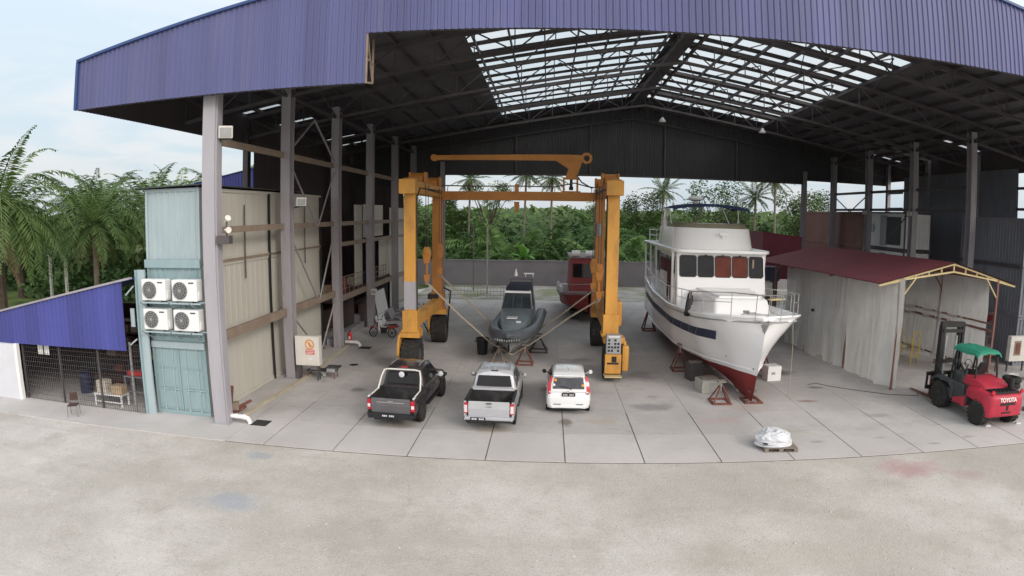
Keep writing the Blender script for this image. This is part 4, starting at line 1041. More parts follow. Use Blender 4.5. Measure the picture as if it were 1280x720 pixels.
for x, s in ((LX, -1), (RX2, 1)):
    for y, m, nm in ((FY, Y_, 'leg'), (RY, O_, 'leg')):
        ya = y
        b = MB(); b.lohi((x - .27, ya - .27, 2.0), (x + .27, ya + .27, 8.42)); lg = b.build(nm, m, t, bevel=.02)
        b = MB(); b.lohi((x - .36, ya - .36, 2.0), (x + .36, ya + .36, 3.0)); b.lohi((x - .42, ya - .42, 1.98), (x + .42, ya + .42, 2.12)); b.build('leg_base', m, t, bevel=.03)
        if y == FY and s < 0:
            b = MB(); b.lohi((x - .274, ya - .274, 3.05), (x + .274, ya + .274, 4.35)); b.build('primer_patch', M['steel_pale'], lg)
        if y == FY:
            b = MB()
            for k in range(14): b.lohi((x + s * .29 - .012, ya - .18, 3.1 + k * .36), (x + s * .29 + .012, ya + .18, 3.13 + k * .36))
            b.build('ladder_rungs', m, lg) if s > 0 else b.bm.free()
    b = MB(); b.lohi((x - .24, FY + .36, 2.1), (x + .24, RY - .36, 2.65)); b.build('sill_beam', Y_, t, bevel=.02)
    b = MB(); b.lohi((x - .30, FY - .75, 8.42), (x + .30, RY + .35, 9.0)); b.build('top_beam', O_ if s > 0 else Y_, t, bevel=.02)
    b = MB(); b.lohi((x - .38, FY - .82, 8.38), (x + .38, FY - .32, 9.04)); b.build('beam_end_box', Y_, t, bevel=.02)
    # hydraulic lines
    b = MB()
    for dy in (-.08, .0, .08): b.path([(x - s * .29, FY + dy, 2.2), (x - s * .29, FY + dy, 8.3), (x - s * .31, FY + .6 + dy, 8.7), (x - s * .31, RY - .5, 8.7 + dy)], .018, 5)
    b.build('hydraulic_line', M['black'], t)
    for zz in (5.3,):
        b = MB(); b.lohi((x - .285, FY - .285, zz), (x + .285, FY + .285, zz + .05)); b.build('leg_flange', Y_, t)
    # winches and pulley blocks on top
    b = MB()
    for yy in (FY + 1.6, RY - 1.4):
        b.lohi((x - .28, yy - .5, 9.0), (x + .28, yy + .5, 9.28)); b.tube((x - .4, yy, 9.24), (x + .4, yy, 9.24), .24, 12)
        b.lohi((x - .42, yy - .3, 9.0), (x - .33, yy + .3, 9.5)); b.lohi((x + .33, yy - .3, 9.0), (x + .42, yy + .3, 9.5))
    b.build('winch', O_, t, bevel=.015)
    b = MB(); b.lathe([(.22, 0), (.36, .03), (.36, .10), (.2, .13)], (x, FY - .3, 9.0), (0, 0, 1), 16); b.build('top_flange', O_, t)
    # hoist cables
    b = MB(); xi = x - s * .42
    for yy in (FY + 1.7, RY - 1.5):
        for dx in (-.06, .06): b.tube((xi + dx, yy, 8.9), (xi + dx, yy, 5.6 if s < 0 else 4.9), .018, 5)
    b.build('cable', M['steel_dark'], t)
    for yy in (FY + 1.7, RY - 1.5):
        zz = 5.6 if s < 0 else 4.9
        b = MB(); b.prism([(xi - .12, zz + .25), (xi + .12, zz + .25), (xi + .2, zz - .1), (xi + .12, zz - .55), (xi - .12, zz - .55), (xi - .2, zz - .1)], yy - .14, yy + .14, 'y')
        b.tube((xi, yy - .2, zz), (xi, yy + .2, zz), .12, 10); b.lohi((xi - .05, yy - .05, zz - 1.15), (xi + .05, yy + .05, zz - .5)); b.prism([(xi - .16, zz - 1.1), (xi + .16, zz - 1.1), (xi + .1, zz - 1.5), (xi - .1, zz - 1.5)], yy - .12, yy + .12, 'y')
        b.build('pulley_block', O_, t, bevel=.015)
b = MB(); b.lohi((LX + .3, RY - .22, 8.28), (RX2 - .3, RY + .22, 8.78)); b.build('cross_beam', O_, t, bevel=.02)
b = MB()
for x in (LX + .6, 5.0, 7.2, 9.5, RX2 - .5): b.tube((x, RY - .15, 8.78), (x, RY - .15, 9.1), .02, 5)
b.path([(LX, RY - .15, 9.12), (5, RY - .15, 9.06), (7.2, RY - .15, 9.09), (9.5, RY - .15, 9.06), (10.6, RY - .15, 9.3), (11.3, RY - .15, 9.12), (RX2, RY - .3, 9.0)], .035, 6)
b.path([(10.7, RY - .2, 9.75), (11.0, RY - .2, 9.35), (11.6, RY - .3, 9.0)], .04, 6)
b.build('hose_run', M['steel_dark'], t)
b = MB(); b.lohi((7.25, RY - .25, 8.78), (7.45, RY + .25, 9.2)); b.prism([(7.2, 8.2), (7.5, 8.2), (7.42, 7.6), (7.28, 7.6)], RY - .2, RY + .2, 'y'); b.build('centre_hook', O_, t)
# jib lying above the rear cross beam
b = MB(); zj = 10.72
b.loft([[(2.55, RY - .12, zj + .12), (2.55, RY + .12, zj + .12), (2.55, RY + .12, zj - .14), (2.55, RY - .12, zj - .14)], [(10.2, RY - .14, zj + .18), (10.2, RY + .14, zj + .18), (10.2, RY + .14, zj - .17), (10.2, RY - .14, zj - .17)], [(11.1, RY - .12, zj + .16), (11.1, RY + .12, zj + .16), (11.1, RY + .12, zj - .14), (11.1, RY - .12, zj - .14)]])
b.tube((2.6, RY - .16, zj - .01), (2.6, RY + .16, zj - .01), .2, 14)
b.build('jib', O_, t, bevel=.01)
b = MB()
ringp = [(.17, -.1), (.32, -.1), (.32, .1), (.17, .1), (.17, -.1)]
b.lathe(ringp, (11.28, RY, zj), (0, 1, 0), 18, caps=False); b.build('jib_eye', O_, t)
b = MB()
b.prism([(9.55, zj - .16), (11.05, zj - .16), (10.70, 9.55), (10.08, 9.55), (10.25, zj - .62)], RY - .13, RY - .07, 'y')
b.prism([(9.55, zj - .16), (11.05, zj - .16), (10.70, 9.55), (10.08, 9.55), (10.25, zj - .62)], RY + .07, RY + .13, 'y')
b.lohi((9.95, RY - .16, 8.78), (10.05, RY + .16, 9.6)); b.lohi((10.72, RY - .16, 8.78), (10.82, RY + .16, 9.6)); b.lohi((9.9, RY - .2, 8.76), (10.95, RY + .2, 8.84)); b.lohi((9.95, RY - .15, 9.5), (10.89, RY + .15, 9.62))
b.build('jib_bracket', O_, t)
b = MB(); b.lohi((10.34, RY - .05, 9.0), (10.5, RY + .05, 9.5)); b.tube((10.42, RY, 8.9), (10.42, RY, 9.1), .12, 8); b.build('jib_winch', M['black'], t)
# control console at the right front leg
xc = RX2 + .12
b = MB(); b.lohi((xc - .36, FY - 1.05, 1.35), (xc + .30, FY - .6, 2.2)); co = b.build('control_console', M['grey_metal'], t, bevel=.02)
b = MB(); rr = random.Random(4)
for i in range(4):
    for j in range(4):
        if rr.random() < .75: b.lohi((xc - .29 + i * .14, FY - 1.075, 1.45 + j * .16), (xc - .29 + i * .14 + .09, FY - 1.045, 1.45 + j * .16 + .09))
b.build('knobs', M['black'], co)
b = MB(); b.lohi((xc - .28, FY - 1.07, 2.1), (xc + .22, FY - 1.045, 2.16)); b.build('panel_strip', M['white'], co)
b = MB(); b.lohi((xc - .40, FY - 1.02, .42), (xc + .34, FY - .62, 1.32)); o = b.build('tool_box', Y_, t, bevel=.02)
b = MB(); b.lohi((xc - .30, FY - 1.035, .86), (xc + .22, FY - 1.015, .94)); b.lohi((xc - .1, FY - 1.035, .96), (xc + .12, FY - 1.015, 1.22)); b.build('slot', M['black'], o)
b = MB(); b.lohi((xc - .42, FY - 1.3, .30), (xc + .36, FY - .6, .36)); b.build('step_plate', M['frame_cream'], t)
b = MB(); b.lohi((xc + .38, FY - .95, .5), (xc + .7, FY - .45, 1.7)); b.build('fuel_tank', Y_, t, bevel=.12)
b = MB(); b.lohi((xc - .28, FY + .5, 2.3), (xc + .5, FY + 4.5, 3.5)); b.build('engine_cover', Y_, t, bevel=.12)
b = MB(); b.tube((xc + .1, FY + 2, 3.4), (xc + .1, FY + 2, 4.2), .07, 8); b.build('exhaust', M['rust'], t)
b = MB(); b.tube((RX2 - .05, RY - .35, 6.35), (RX2 - .05, RY - .35, 7.05), .16, 12); b.build('filter_canister', M['grey_metal'], t)
b = MB(); b.lohi((LX - .5, RY - .5, 2.6), (LX + .1, RY + .6, 2.9)); b.path([(LX + .6, RY - .3, .9), (LX + .75, RY - .3, 2.4), (LX + .7, RY + .3, 3.0), (LX + .3, RY + .3, 3.2)], .05, 6); b.path([(LX - .5, RY - .3, .6), (LX - .8, RY - .3, 1.2), (LX - .8, RY - .2, 2.3)], .04, 6); b.build('hydraulic_hose', M['black'], t)
# slings from the blocks under the grey boat
def sling(lab, pts, w_=.2):
    tt = thing('lifting_sling', lab, 'sling', pts[len(pts) // 2], 0, 'slings of the boat hoist')
    b = MB()
    for a, c in zip(pts, pts[1:]):
        b.beam(a, c, w_, .025, (0, 0, 1) if abs(V(c)[2] - V(a)[2]) < .01 else (V((1, 0, 0))))
    b.build('strap', M['sling'], tt)
    b = MB(); b.box(pts[0], (.12, .3, .2)); b.box(pts[-1], (.12, .3, .2)); b.build('end_fitting', M['steel_tan'], tt)
zl, zr = 5.6 - 1.5, 4.9 - 1.5
sling('front beige sling cradling the bow of the grey boat', [(LX + .42, FY + 1.7, zl), (4.9, FY + 1.85, 2.45), (6.35, FY + 1.95, 1.15), (7.45, FY + 2.0, .52), (8.6, FY + 1.95, 1.25), (10.2, FY + 1.85, 2.45), (RX2 - .42, FY + 1.7, zr)])
sling('rear beige sling passing under the stern of the grey boat', [(LX + .42, RY - 1.5, zl), (5.3, RY - 1.2, 2.1), (6.5, RY - 1.0, 1.0), (7.55, RY - 1.0, .56), (8.7, RY - 1.0, 1.05), (10.1, RY - 1.2, 2.1), (RX2 - .42, RY - 1.5, zr)])
# ------------------------------------------------------------------ hull helper
def cr(P, t):
    """Catmull-Rom through points P (list of vectors), t in 0..1"""
    n = len(P) - 1; x = max(0, min(t, 1)) * n; i = min(int(x), n - 1); f = x - i
    p0 = P[max(i - 1, 0)]; p1 = P[i]; p2 = P[i + 1]; p3 = P[min(i + 2, n)]
    return tuple(.5 * (2 * b + (c - a) * f + (2 * a - 5 * b + 4 * c - d) * f * f + (3 * b - a - 3 * c + d) * f ** 3) for a, b, c, d in zip(p0, p1, p2, p3))
def lerpt(tab, s):
    for (a, va), (c, vc) in zip(tab, tab[1:]):
        if s <= c:
            f = (s - a) / (c - a); f = f * f * (3 - 2 * f) * .35 + f * .65
            return va + (vc - va) * f
    return tab[-1][1]
class Hull:
    """tables over s (0 stern .. 1 bow); y runs from ys (stern) to yb(t) (bow)"""
    def __init__(s, xc, ys, ybow, keel, chine, mid, sheer, nt=14):
        s.xc = xc; s.ys = ys; s.ybow = ybow; s.T = (keel, chine, mid, sheer)
    def ring(s, u):
        return [(lerpt(b_, u), lerpt(z_, u)) for b_, z_ in s.T]
    def pt(s, u, t, side=1, off=0):
        w_, z = cr(s.ring(u), t)
        if t <= 0: w_ = s.ring(u)[0][0]
        yb = s.ybow[0] + (s.ybow[1] - s.ybow[0]) * (t if t < 1 else 1)
        y = s.ys + (yb - s.ys) * u
        return V((s.xc + side * (max(w_, 0) + off), y, z))
    def surf(s, b, t0, t1, n=40, m=8, u0=0, u1=1, off=0, sides=(-1, 1)):
        for sd in sides:
            G = [[b.bm.verts.new(s.pt(u0 + (u1 - u0) * i / n, (t0(u0 + (u1 - u0) * i / n) if callable(t0) else t0) + ((t1(u0 + (u1 - u0) * i / n) if callable(t1) else t1) - (t0(u0 + (u1 - u0) * i / n) if callable(t0) else t0)) * j / m, sd, off)) for j in range(m + 1)] for i in range(n + 1)]
            for i in range(n):
                for j in range(m):
                    try: b.bm.faces.new((G[i][j], G[i + 1][j], G[i + 1][j + 1], G[i][j + 1]))
                    except ValueError: pass

def stand(name, lab, x, y, top, h0=.03, wid=.7, m='rust', group=None, cat='boat stand', lw=.07):
    """welded A-frame jack stand: two splayed legs each side on a base plate, screw and pad"""
    t = thing(name, lab, cat, (x, y, h0), 0, group)
    b = MB(); b.lohi((x - wid / 2 - .05, y - wid / 2 - .05, h0), (x + wid / 2 + .05, y - wid / 2 + .05, h0 + .07)); b.lohi((x - wid / 2 - .05, y + wid / 2 - .05, h0), (x + wid / 2 + .05, y + wid / 2 + .05, h0 + .07)); b.lohi((x - wid / 2 - .05, y - wid / 2 + .05, h0), (x - wid / 2 + .05, y + wid / 2 - .05, h0 + .06)); b.lohi((x + wid / 2 - .05, y - wid / 2 + .05, h0), (x + wid / 2 + .05, y + wid / 2 - .05, h0 + .06)); b.build('base', M[m], t)
    for sx in (-1, 1):
        for sy in (-1, 1):
            b = MB(); b.beam((x + sx * wid / 2, y + sy * wid / 2, h0 + .05), (x + sx * .06, y + sy * .06, top - .22), lw, lw); b.build('leg', M[m], t)
    b = MB(); b.tube((x, y, top - .45), (x, y, top - .04), .04, 8); b.build('screw', M['grey_metal'], t)
    b = MB(); b.box((x, y, top - .02), (.32, .32, .06)); b.build('pad', M['wood'], t)
    return t

# ------------------------------------------------------------------ the white motor yacht
yt = thing('motor_yacht', 'big white motor yacht with red bottom and flybridge propped on stands', 'yacht', (17.95, 31, .3))
XC = 17.95
H = Hull(XC, 40.6, (23.2, 22.1),
    ([(0, .12), (.5, .10), (.9, .06), (1, .0)], [(0, .75), (.3, .45), (.7, .26), (.93, .06), (1, .10)]),
    ([(0, 2.0), (.3, 2.2), (.6, 2.0), (.8, 1.3), (.92, .58), (1, .0)], [(0, 1.15), (.4, 1.02), (.7, 1.02), (1, 1.25)]),
    ([(0, 2.2), (.3, 2.42), (.6, 2.36), (.8, 1.85), (.92, 1.02), (1, .0)], [(0, 2.1), (.4, 2.05), (.7, 2.1), (1, 2.4)]),
    ([(0, 2.25), (.3, 2.5), (.62, 2.55), (.8, 2.42), (.9, 2.12), (.96, 1.5), (1, .0)], [(0, 3.42), (.3, 3.16), (.55, 3.16), (.8, 3.42), (1, 3.78)]))
TW = 1 / 3 + .01
b = MB(); H.surf(b, TW, 1, 48, 14)
tr = [H.pt(0, TW + (1 - TW) * j / 10, s) for s, js in ((-1, range(11)), (1, range(10, -1, -1))) for j in js]
b.face(tr)
hull = b.build('hull', M['gel'], yt, smooth=True, angle=60)
b = MB(); H.surf(b, 0, TW, 48, 8)
b.face([H.pt(0, TW * j / 8, s) for s, js in ((-1, range(9)), (1, range(8, -1, -1))) for j in js])
bot = b.build('antifouled_bottom', M['red_anti'], yt, smooth=True, angle=60)
b = MB()
for sd in (-1, 1): b.path([H.pt(i / 40, .925, sd, .015) for i in range(41)], .035, 6)
b.build('rubbing_strake', M['grey_metal'], yt, smooth=True)
b = MB()
for sd in (-1, 1): b.path([H.pt(i / 40, 1.0, sd, -.02) for i in range(41)], .06, 6)
b.path([H.pt(0, 1, -1), H.pt(0, 1, 1)], .06, 6)
b.build('gunwale', M['gel'], yt, smooth=True)
# spray knuckle just above the red
b = MB()
for sd in (-1, 1): b.path([H.pt(.15 + i / 40 * .83, .40, sd, .01) for i in range(41)], .03, 5)
b.build('spray_rail', M['gel'], yt, smooth=True)
# navy flash along the topside with pale ticks
ts0 = lambda u: .60 + .05 * u; ts1 = lambda u: .60 + .05 * u + .155 * min(1, (u - .0) * 6 + .3) 
b = MB()
for sd in (-1, 1):
    n_ = 44; u0, u1 = .06, .905
    G = []
    for i in range(n_ + 1):
        u = u0 + (u1 - u0) * i / n_
        lo = .715 - .02 * u; hi = .80
        ul = u - (.022 if i == n_ else 0); 
        G.append((H.pt(min(u, .88), lo, sd, .012), H.pt(u, hi, sd, .012)))
    for a, c in zip(G, G[1:]): b.face([a[0], c[0], c[1], a[1]])
fl = b.build('navy_flash', M['navy'], yt)
b = MB()
for sd in (-1, 1):
    for u in (.33, .44, .54, .62, .69, .75, .80):
        for k in range(6):
            a = H.pt(u + .004 * k, .705 + .09 * k / 6, sd, .02); c = H.pt(u + .004 * (k + 1), .705 + .09 * (k + 1) / 6, sd, .02)
            b.beam(a, c, .014, .008)
b.build('pale_tick', M['grey_metal'], fl)
# deck
b = MB()
n_ = 30
for i in range(n_):
    u, v_ = i / n_ * .985, (i + 1) / n_ * .985
    dz = V((0, 0, -.22))
    b.face([H.pt(u, 1, -1, -.06) + dz, H.pt(u, 1, 1, -.06) + dz, H.pt(v_, 1, 1, -.06) + dz, H.pt(v_, 1, -1, -.06) + dz])
b.build('deck', M['gel'], yt, recalc=False)
b = MB(); H.surf(b, .90, 1, 40, 2, off=-.07); b.build('bulwark_inside', M['gel'], yt)
# foredeck trunk cabin and wheelhouse
def taper_box(y0, y1, z0, z1, w0, w1, wt, rake0=.0, rake1=0, x=XC):
    return [[V((x - w0, y0, z0)), V((x + w0, y0, z0)), V((x + w0 * wt, y0 + rake0, z1)), V((x - w0 * wt, y0 + rake0, z1))],
            [V((x - w1, y1, z0)), V((x + w1, y1, z0)), V((x + w1 * wt, y1 + rake1, z1)), V((x - w1 * wt, y1 + rake1, z1))]]
b = MB(); b.loft(taper_box(25.1, 28.95, 3.02, 4.02, 1.35, 1.9, .9, .55)); b.build('trunk_cabin', M['gel'], yt, smooth=True, bevel=.16, seg=3)
b = MB(); b.loft([[V((XC - 1.0, 25.9, 4.0)), V((XC + 1.0, 25.9, 4.0)), V((XC + .95, 25.95, 4.1)), V((XC - .95, 25.95, 4.1))], [V((XC - 1.4, 28.8, 4.0)), V((XC + 1.4, 28.8, 4.0)), V((XC + 1.35, 28.8, 4.14)), V((XC - 1.35, 28.8, 4.14))]]); b.build('cabin_hatch', M['gel'], yt, bevel=.03)
WY = 29.1
b = MB(); b.loft(taper_box(WY - .25, 34.2, 3.0, 5.82, 2.3, 2.3, .985, .55)); whs = b.build('wheelhouse', M['gel'], yt, smooth=True, bevel=.10, seg=3)
b = MB(); b.loft(taper_box(34.0, 38.4, 3.0, 5.8, 2.05, 2.0, .99)); sal = b.build('saloon', M['gel'], yt, bevel=.05)
# forward windows: five raked panes
def whp(x, z, off=-.012):
    f = (z - 3.0) / 2.82
    return V((x, WY - .25 + .55 * f + off, z))
M['amber_glass'] = mat('curtained_glass', (.12, .022, .010), .12, var=.3, scale=2, spec=.2)
xs_ = [-2.17, -1.27, -1.25, -.39, -.37, .49, .51, 1.37, 1.39, 2.18]
for k in range(5):
    x0, x1 = XC + xs_[2 * k] + .03, XC + xs_[2 * k + 1] - .03
    z0, z1 = 4.62, 5.64; r = .07
    P = [(x0 + r, z0), (x1 - r, z0), (x1, z0 + r), (x1, z1 - r), (x1 - r, z1), (x0 + r, z1), (x0, z1 - r), (x0, z0 + r)]
    b = MB(); b.loft([[whp(x, z, -.03) for x, z in P], [whp(x, z, .02) for x, z in P]])
    wd_ = b.build('front_window', M['amber_glass'] if k in (2, 3) else M['glass'], whs)
    b = MB(); cyc = [whp(x, z, -.03) for x, z in P]; b.path(cyc + [cyc[0]], .022, 5); b.build('frame', M['black'], wd_)
    if k in (1, 2, 3):
        b = MB(); p = whp((x0 + x1) / 2, 5.66, -.05); b.beam(p, p + V((-.22, -.02, -.10)), .02, .03); b.box(p, (.1, .06, .08)); b.build('wiper', M['black'], wd_)
# pale reflection on the last pane, put in as a thin tan strip
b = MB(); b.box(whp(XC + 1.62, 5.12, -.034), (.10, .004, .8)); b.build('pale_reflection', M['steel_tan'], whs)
# side windows and doors
for sd in (-1, 1):
    xo = XC + sd * 2.315
    for y0, y1, z0, z1, nm in ((29.75, 30.5, 4.7, 5.55, 'side_window'), (30.75, 31.6, 3.25, 5.5, 'side_door'), (31.9, 33.9, 4.6, 5.5, 'side_window')):
        b = MB(); b.lohi((xo - .03, y0, z0), (xo + .012, y1, z1) if sd > 0 else (xo + .03, y1, z1))
        b.bm.free(); b = MB(); b.lohi((min(xo - .02 * sd, xo + .014 * sd), y0, z0), (max(xo - .02 * sd, xo + .014 * sd), y1, z1))
        b.build(nm, M['glass'], whs, bevel=.006)
    xo = XC + sd * 2.06
    for y0, y1 in ((34.4, 35.6), (35.8, 37.0), (37.2, 38.2)):
        b = MB(); b.lohi((xo - .02, y0, 4.3), (xo + .02, y1, 5.5)); b.build('side_window', M['glass'], sal, bevel=.006)
    # cabin side port
    b = MB(); y0, y1 = 27.5, 28.25
    P = [V((XC + sd * 1.86, y0, 3.45)), V((XC + sd * 1.94, y1, 3.4)), V((XC + sd * 1.86, y1 - .02, 3.9)), V((XC + sd * 1.80, y0 + .12, 3.88))]
    b.loft([[p + V((sd * .03, 0, 0)) for p in P], [p - V((sd * .05, 0, 0)) for p in P]]); b.build('port_light', M['glass'], yt)
# boat deck roof with rounded edge
def plan(y0, y1, wf, wa, rf=.8, n=8):
    P = []
    for i in range(n + 1):
        a = PI + (PI / 2) * i / n; P.append((XC - wf + rf + rf * math.cos(a), y0 + rf + rf * math.sin(a)))
    for i in range(n + 1):
        a = -PI / 2 + (PI / 2) * i / n; P.append((XC + wf - rf + rf * math.cos(a), y0 + rf + rf * math.sin(a)))
    for i in range(n + 1):
        a = (PI / 2) * i / n; P.append((XC + wa - .7 + .7 * math.cos(a), y1 - .7 + .7 * math.sin(a)))
    for i in range(n + 1):
        a = PI / 2 + (PI / 2) * i / n; P.append((XC - wa + .7 + .7 * math.cos(a), y1 - .7 + .7 * math.sin(a)))
    return P
PL = plan(WY - .25, 40.3, 2.55, 2.5)
b = MB(); b.prism(PL, 5.80, 5.96, 'z'); b.build('boat_deck', M['gel'], yt, smooth=True, bevel=.05, seg=3)
# flybridge coaming: curved front wall
def fb(z, w_, y0, y1, r):
    P = []
    n = 14
    for i in range(n + 1):
        a = PI + PI * i / n
        P.append(V((XC - .12 + w_ * math.cos(a) * (1 if True else 1), y0 + r + r * math.sin(a), z)))
    return [V((XC - .12 - w_, y1, z))] + P + [V((XC - .12 + w_, y1, z))]
outer0, outer1 = fb(5.95, 2.14, WY + .42, 35.4, 1.35), fb(7.0, 2.05, WY + .85, 35.2, 1.3)
b = MB(); b.loft([outer0, outer1], closed=False); inn1, inn0 = fb(7.0, 1.97, WY + .93, 35.2, 1.26), fb(6.0, 2.04, WY + .5, 35.4, 1.3)
b.loft([outer1, inn1], closed=False); b.loft([inn1, inn0], closed=False)
b.build('flybridge_coaming', M['gel'], yt, smooth=True, angle=50)
b = MB(); b.loft([fb(6.99, 1.99, WY + .92, 33.6, 1.27), fb(7.22, 1.9, WY + 1.05, 33.6, 1.25)], closed=False); b.loft([fb(7.22, 1.9, WY + 1.05, 33.6, 1.25), fb(7.0, 1.95, WY + .97, 33.6, 1.25)], closed=False)
b.build('spray_screen', M['frame_cream'] if False else sheetmat('tinted_screen', (.42, .38, .27), .4, .35), yt)
b = MB(); b.path(fb(7.24, 1.9, WY + 1.05, 33.6, 1.25), .018, 5); b.build('screen_rail', M['chrome'], yt, smooth=True)
b = MB(); b.loft([[V((XC - 1.6, 31.2, 5.97)), V((XC + 1.6, 31.2, 5.97)), V((XC + 1.5, 31.2, 6.9)), V((XC - 1.5, 31.2, 6.9))], [V((XC - 1.6, 31.9, 5.97)), V((XC + 1.6, 31.9, 5.97)), V((XC + 1.5, 31.7, 7.05)), V((XC - 1.5, 31.7, 7.05))]]); b.build('helm_console', M['gel'], yt, bevel=.05)
b = MB(); b.lohi((XC - 1.2, 33.4, 5.97), (XC + 1.2, 34.1, 6.5)); b.lohi((XC - 1.2, 34.0, 6.5), (XC + 1.2, 34.15, 7.1)); b.build('helm_seat', M['tarp'], yt, bevel=.06)
# search light on the coaming
b = MB(); b.lathe([(.13, 0), (.13, .12), (.05, .2)], (XC + .15, WY + .62, 6.5), (0, 0, 1), 12); b.beam((XC - .08, WY + .5, 6.72), (XC + .38, WY + .5, 6.72), .14, .13); b.build('search_light', M['gel'], yt, smooth=True)
# bimini
bt = V((XC - .25, 0, 0))
b = MB()
G = []
for i in range(9):
    f = i / 8; y = 30.6 + 3.6 * f
    G.append([V((XC - .25 + 2.05 * math.sin(a), y, 7.93 + .30 * math.cos(a) + .05 * math.sin(f * PI))) for a in [(-1 + 2 * j / 12) * PI / 2 for j in range(13)]])
for g1, g2 in zip(G, G[1:]):
    for j in range(12): b.face([g1[j], g2[j], g2[j + 1], g1[j + 1]])
for j in range(12): b.face([G[0][j], G[0][j + 1], G[0][j + 1] - V((0, -.02, .14)), G[0][j] - V((0, -.02, .14))])
b.build('bimini', M['navy_cloth'], yt, smooth=True, recalc=False)
b = MB()
for sx in (-1, 1):
    x0 = XC - .25 + sx * 1.9; xi = XC - .12 + sx * 1.9
    b.path([(xi, 32.0, 7.0), (XC - .25 + sx * 1.95, 30.7, 7.85)], .025, 6); b.path([(xi, 33.4, 7.0), (x0, 34.0, 7.95)], .025, 6); b.path([(xi, 32.4, 7.0), (x0, 32.4, 8.0)], .025, 6)
    b.path([(XC + sx * .9 - .25, WY + 1.2, 7.1), (XC - .25 + sx * .55, 30.65, 8.1)], .025, 6)
b.build('bimini_frame', M['chrome'], yt, smooth=True)
b = MB(); b.loft([[V((XC - 2.25, 34.2, 5.96)), V((XC - 2.05, 34.2, 5.96)), V((XC - 2.05, 34.9, 5.96)), V((XC - 2.25, 34.9, 5.96))], [V((XC - 2.15, 33.6, 8.0)), V((XC - 2.0, 33.6, 8.0)), V((XC - 2.0, 33.95, 8.0)), V((XC - 2.15, 33.95, 8.0))]]); b.build('radar_arch_leg', M['gel'], yt)
b = MB(); b.lathe([(.10, 0), (.12, .3), (.40, .36), (.43, .46), (.36, .56), (.1, .6)], (XC - .55, 33.2, 8.12), (0, 0, 1), 20); b.build('radar_dome', M['gel'], yt, smooth=True)
b = MB()
for x, y, z0, z1 in ((XC - 1.85, 33, 8.0, 9.2), (XC + 2.0, 33.5, 7.0, 9.2), (XC + 1.9, 32.6, 8.0, 8.7), (XC + .6, 33.6, 8.2, 9.0)): b.path([(x, y, z0), (x + (.1 if x > XC else -.03), y + .05, z1)], [.022, .012], 6)
b.build('aerial', M['gel'], yt)
b = MB()
for x, y in ((XC - 2.0, 32.2), (XC - .1, 33.4), (XC + 1.3, 32.6)): b.lathe([(.07, 0), (.07, .18), (.04, .25)], (x, y, 8.05), (0, 0, 1), 8)
b.build('deck_lamp', M['gel'], yt)
# aft deck posts, rails of the boat deck
for sd in (-1, 1):
    for y in (35.2, 37.4, 39.6):
        b = MB(); b.beam((XC + sd * 2.33, y, 3.2), (XC + sd * 2.38, y + .1, 5.82), .1, .12); b.build('deck_post', M['gel'], yt)
b = MB()
for sd in (-1, 1): b.beam((XC + sd * 2.33, WY + .9, 3.1), (XC + sd * 2.40, WY + .7, 5.82), .12, .14)
b.build('wing_post', M['gel'], yt)
b = MB()
for z in (6.35, 6.7): b.path([(XC - 2.2, 36.0, z), (XC - 2.3, 38.5, z), (XC - 2.1, 40, z), (XC + 2.1, 40, z), (XC + 2.3, 38.5, z), (XC + 2.2, 36.0, z)], .02, 6)
for x, y in ((XC - 2.22, 36.2), (XC - 2.3, 38.4), (XC - 2.1, 40), (XC, 40), (XC + 2.1, 40), (XC + 2.3, 38.4), (XC + 2.22, 36.2)): b.tube((x, y, 5.95), (x, y, 6.7), .018, 6)
b.build('boat_deck_rail', M['chrome'], yt, smooth=True)
# deck rails with pulpit
b = MB()
for sd in (-1, 1):
    us = [.02 + .945 * i / 36 for i in range(37)]
    top = [H.pt(u, 1, sd, -.05) + V((0, 0, .80 + .12 * u)) for u in us]
    b.path(top, .020, 6)
    b.path([p - V((0, 0, .38)) for p in top if p.y < 29], .013, 5)
    for i in range(0, 37, 3):
        b.tube(H.pt(us[i], 1, sd, -.05), top[i], .016, 6)
pa, pb_ = [H.pt(.965, 1, sd, -.05) + V((0, 0, .92)) for sd in (-1, 1)]
b.path([pa, pa * .7 + pb_ * .3 + V((0, -.85, .02)), pa * .3 + pb_ * .7 + V((0, -.85, .02)), pb_], .024, 6)
for f in (.3, .5, .7):
    p = pa * (1 - f) + pb_ * f + V((0, -.80, .0)); b.tube(p, V((p.x, p.y + .15, 3.6)), .016, 6)
b.build('guard_rail', M['chrome'], yt, smooth=True)
# bow: platform, stem plate, anchor gear
b = MB(); b.prism([(XC - .75, 23.2), (XC - .5, 22.35), (XC - .2, 22.0), (XC + .2, 22.0), (XC + .5, 22.35), (XC + .75, 23.2)], 3.64, 3.76, 'z'); b.build('bow_platform', M['gel'], yt, bevel=.03)
b = MB(); p0 = H.pt(1, .98); 
b.loft([[V((XC - .40, 22.62, 3.42)), V((XC, 22.08, 3.48)), V((XC + .40, 22.62, 3.42)), V((XC, 22.7, 3.42))], [V((XC - .10, 22.66, 2.75)), V((XC, 22.50, 2.72)), V((XC + .10, 22.66, 2.75)), V((XC, 22.8, 2.75))]]); b.build('stem_plate', M['chrome'], yt)
b = MB(); b.path([(XC - .1, 23.4, 3.72), (XC - .05, 22.4, 3.74), (XC, 21.95, 3.66)], .03, 6); b.path([(XC - .28, 22.1, 3.6), (XC, 21.93, 3.55), (XC + .28, 22.1, 3.6)], .035, 6); b.build('anchor', M['grey_metal'], yt)
b = MB(); b.lathe([(.16, 0), (.16, .12), (.09, .16), (.14, .26), (.14, .32)], (XC - .25, 24.1, 3.42), (0, 0, 1), 12); b.box((XC + .1, 24.2, 3.52), (.3, .4, .22)); b.build('windlass', M['chrome'], yt, smooth=True)
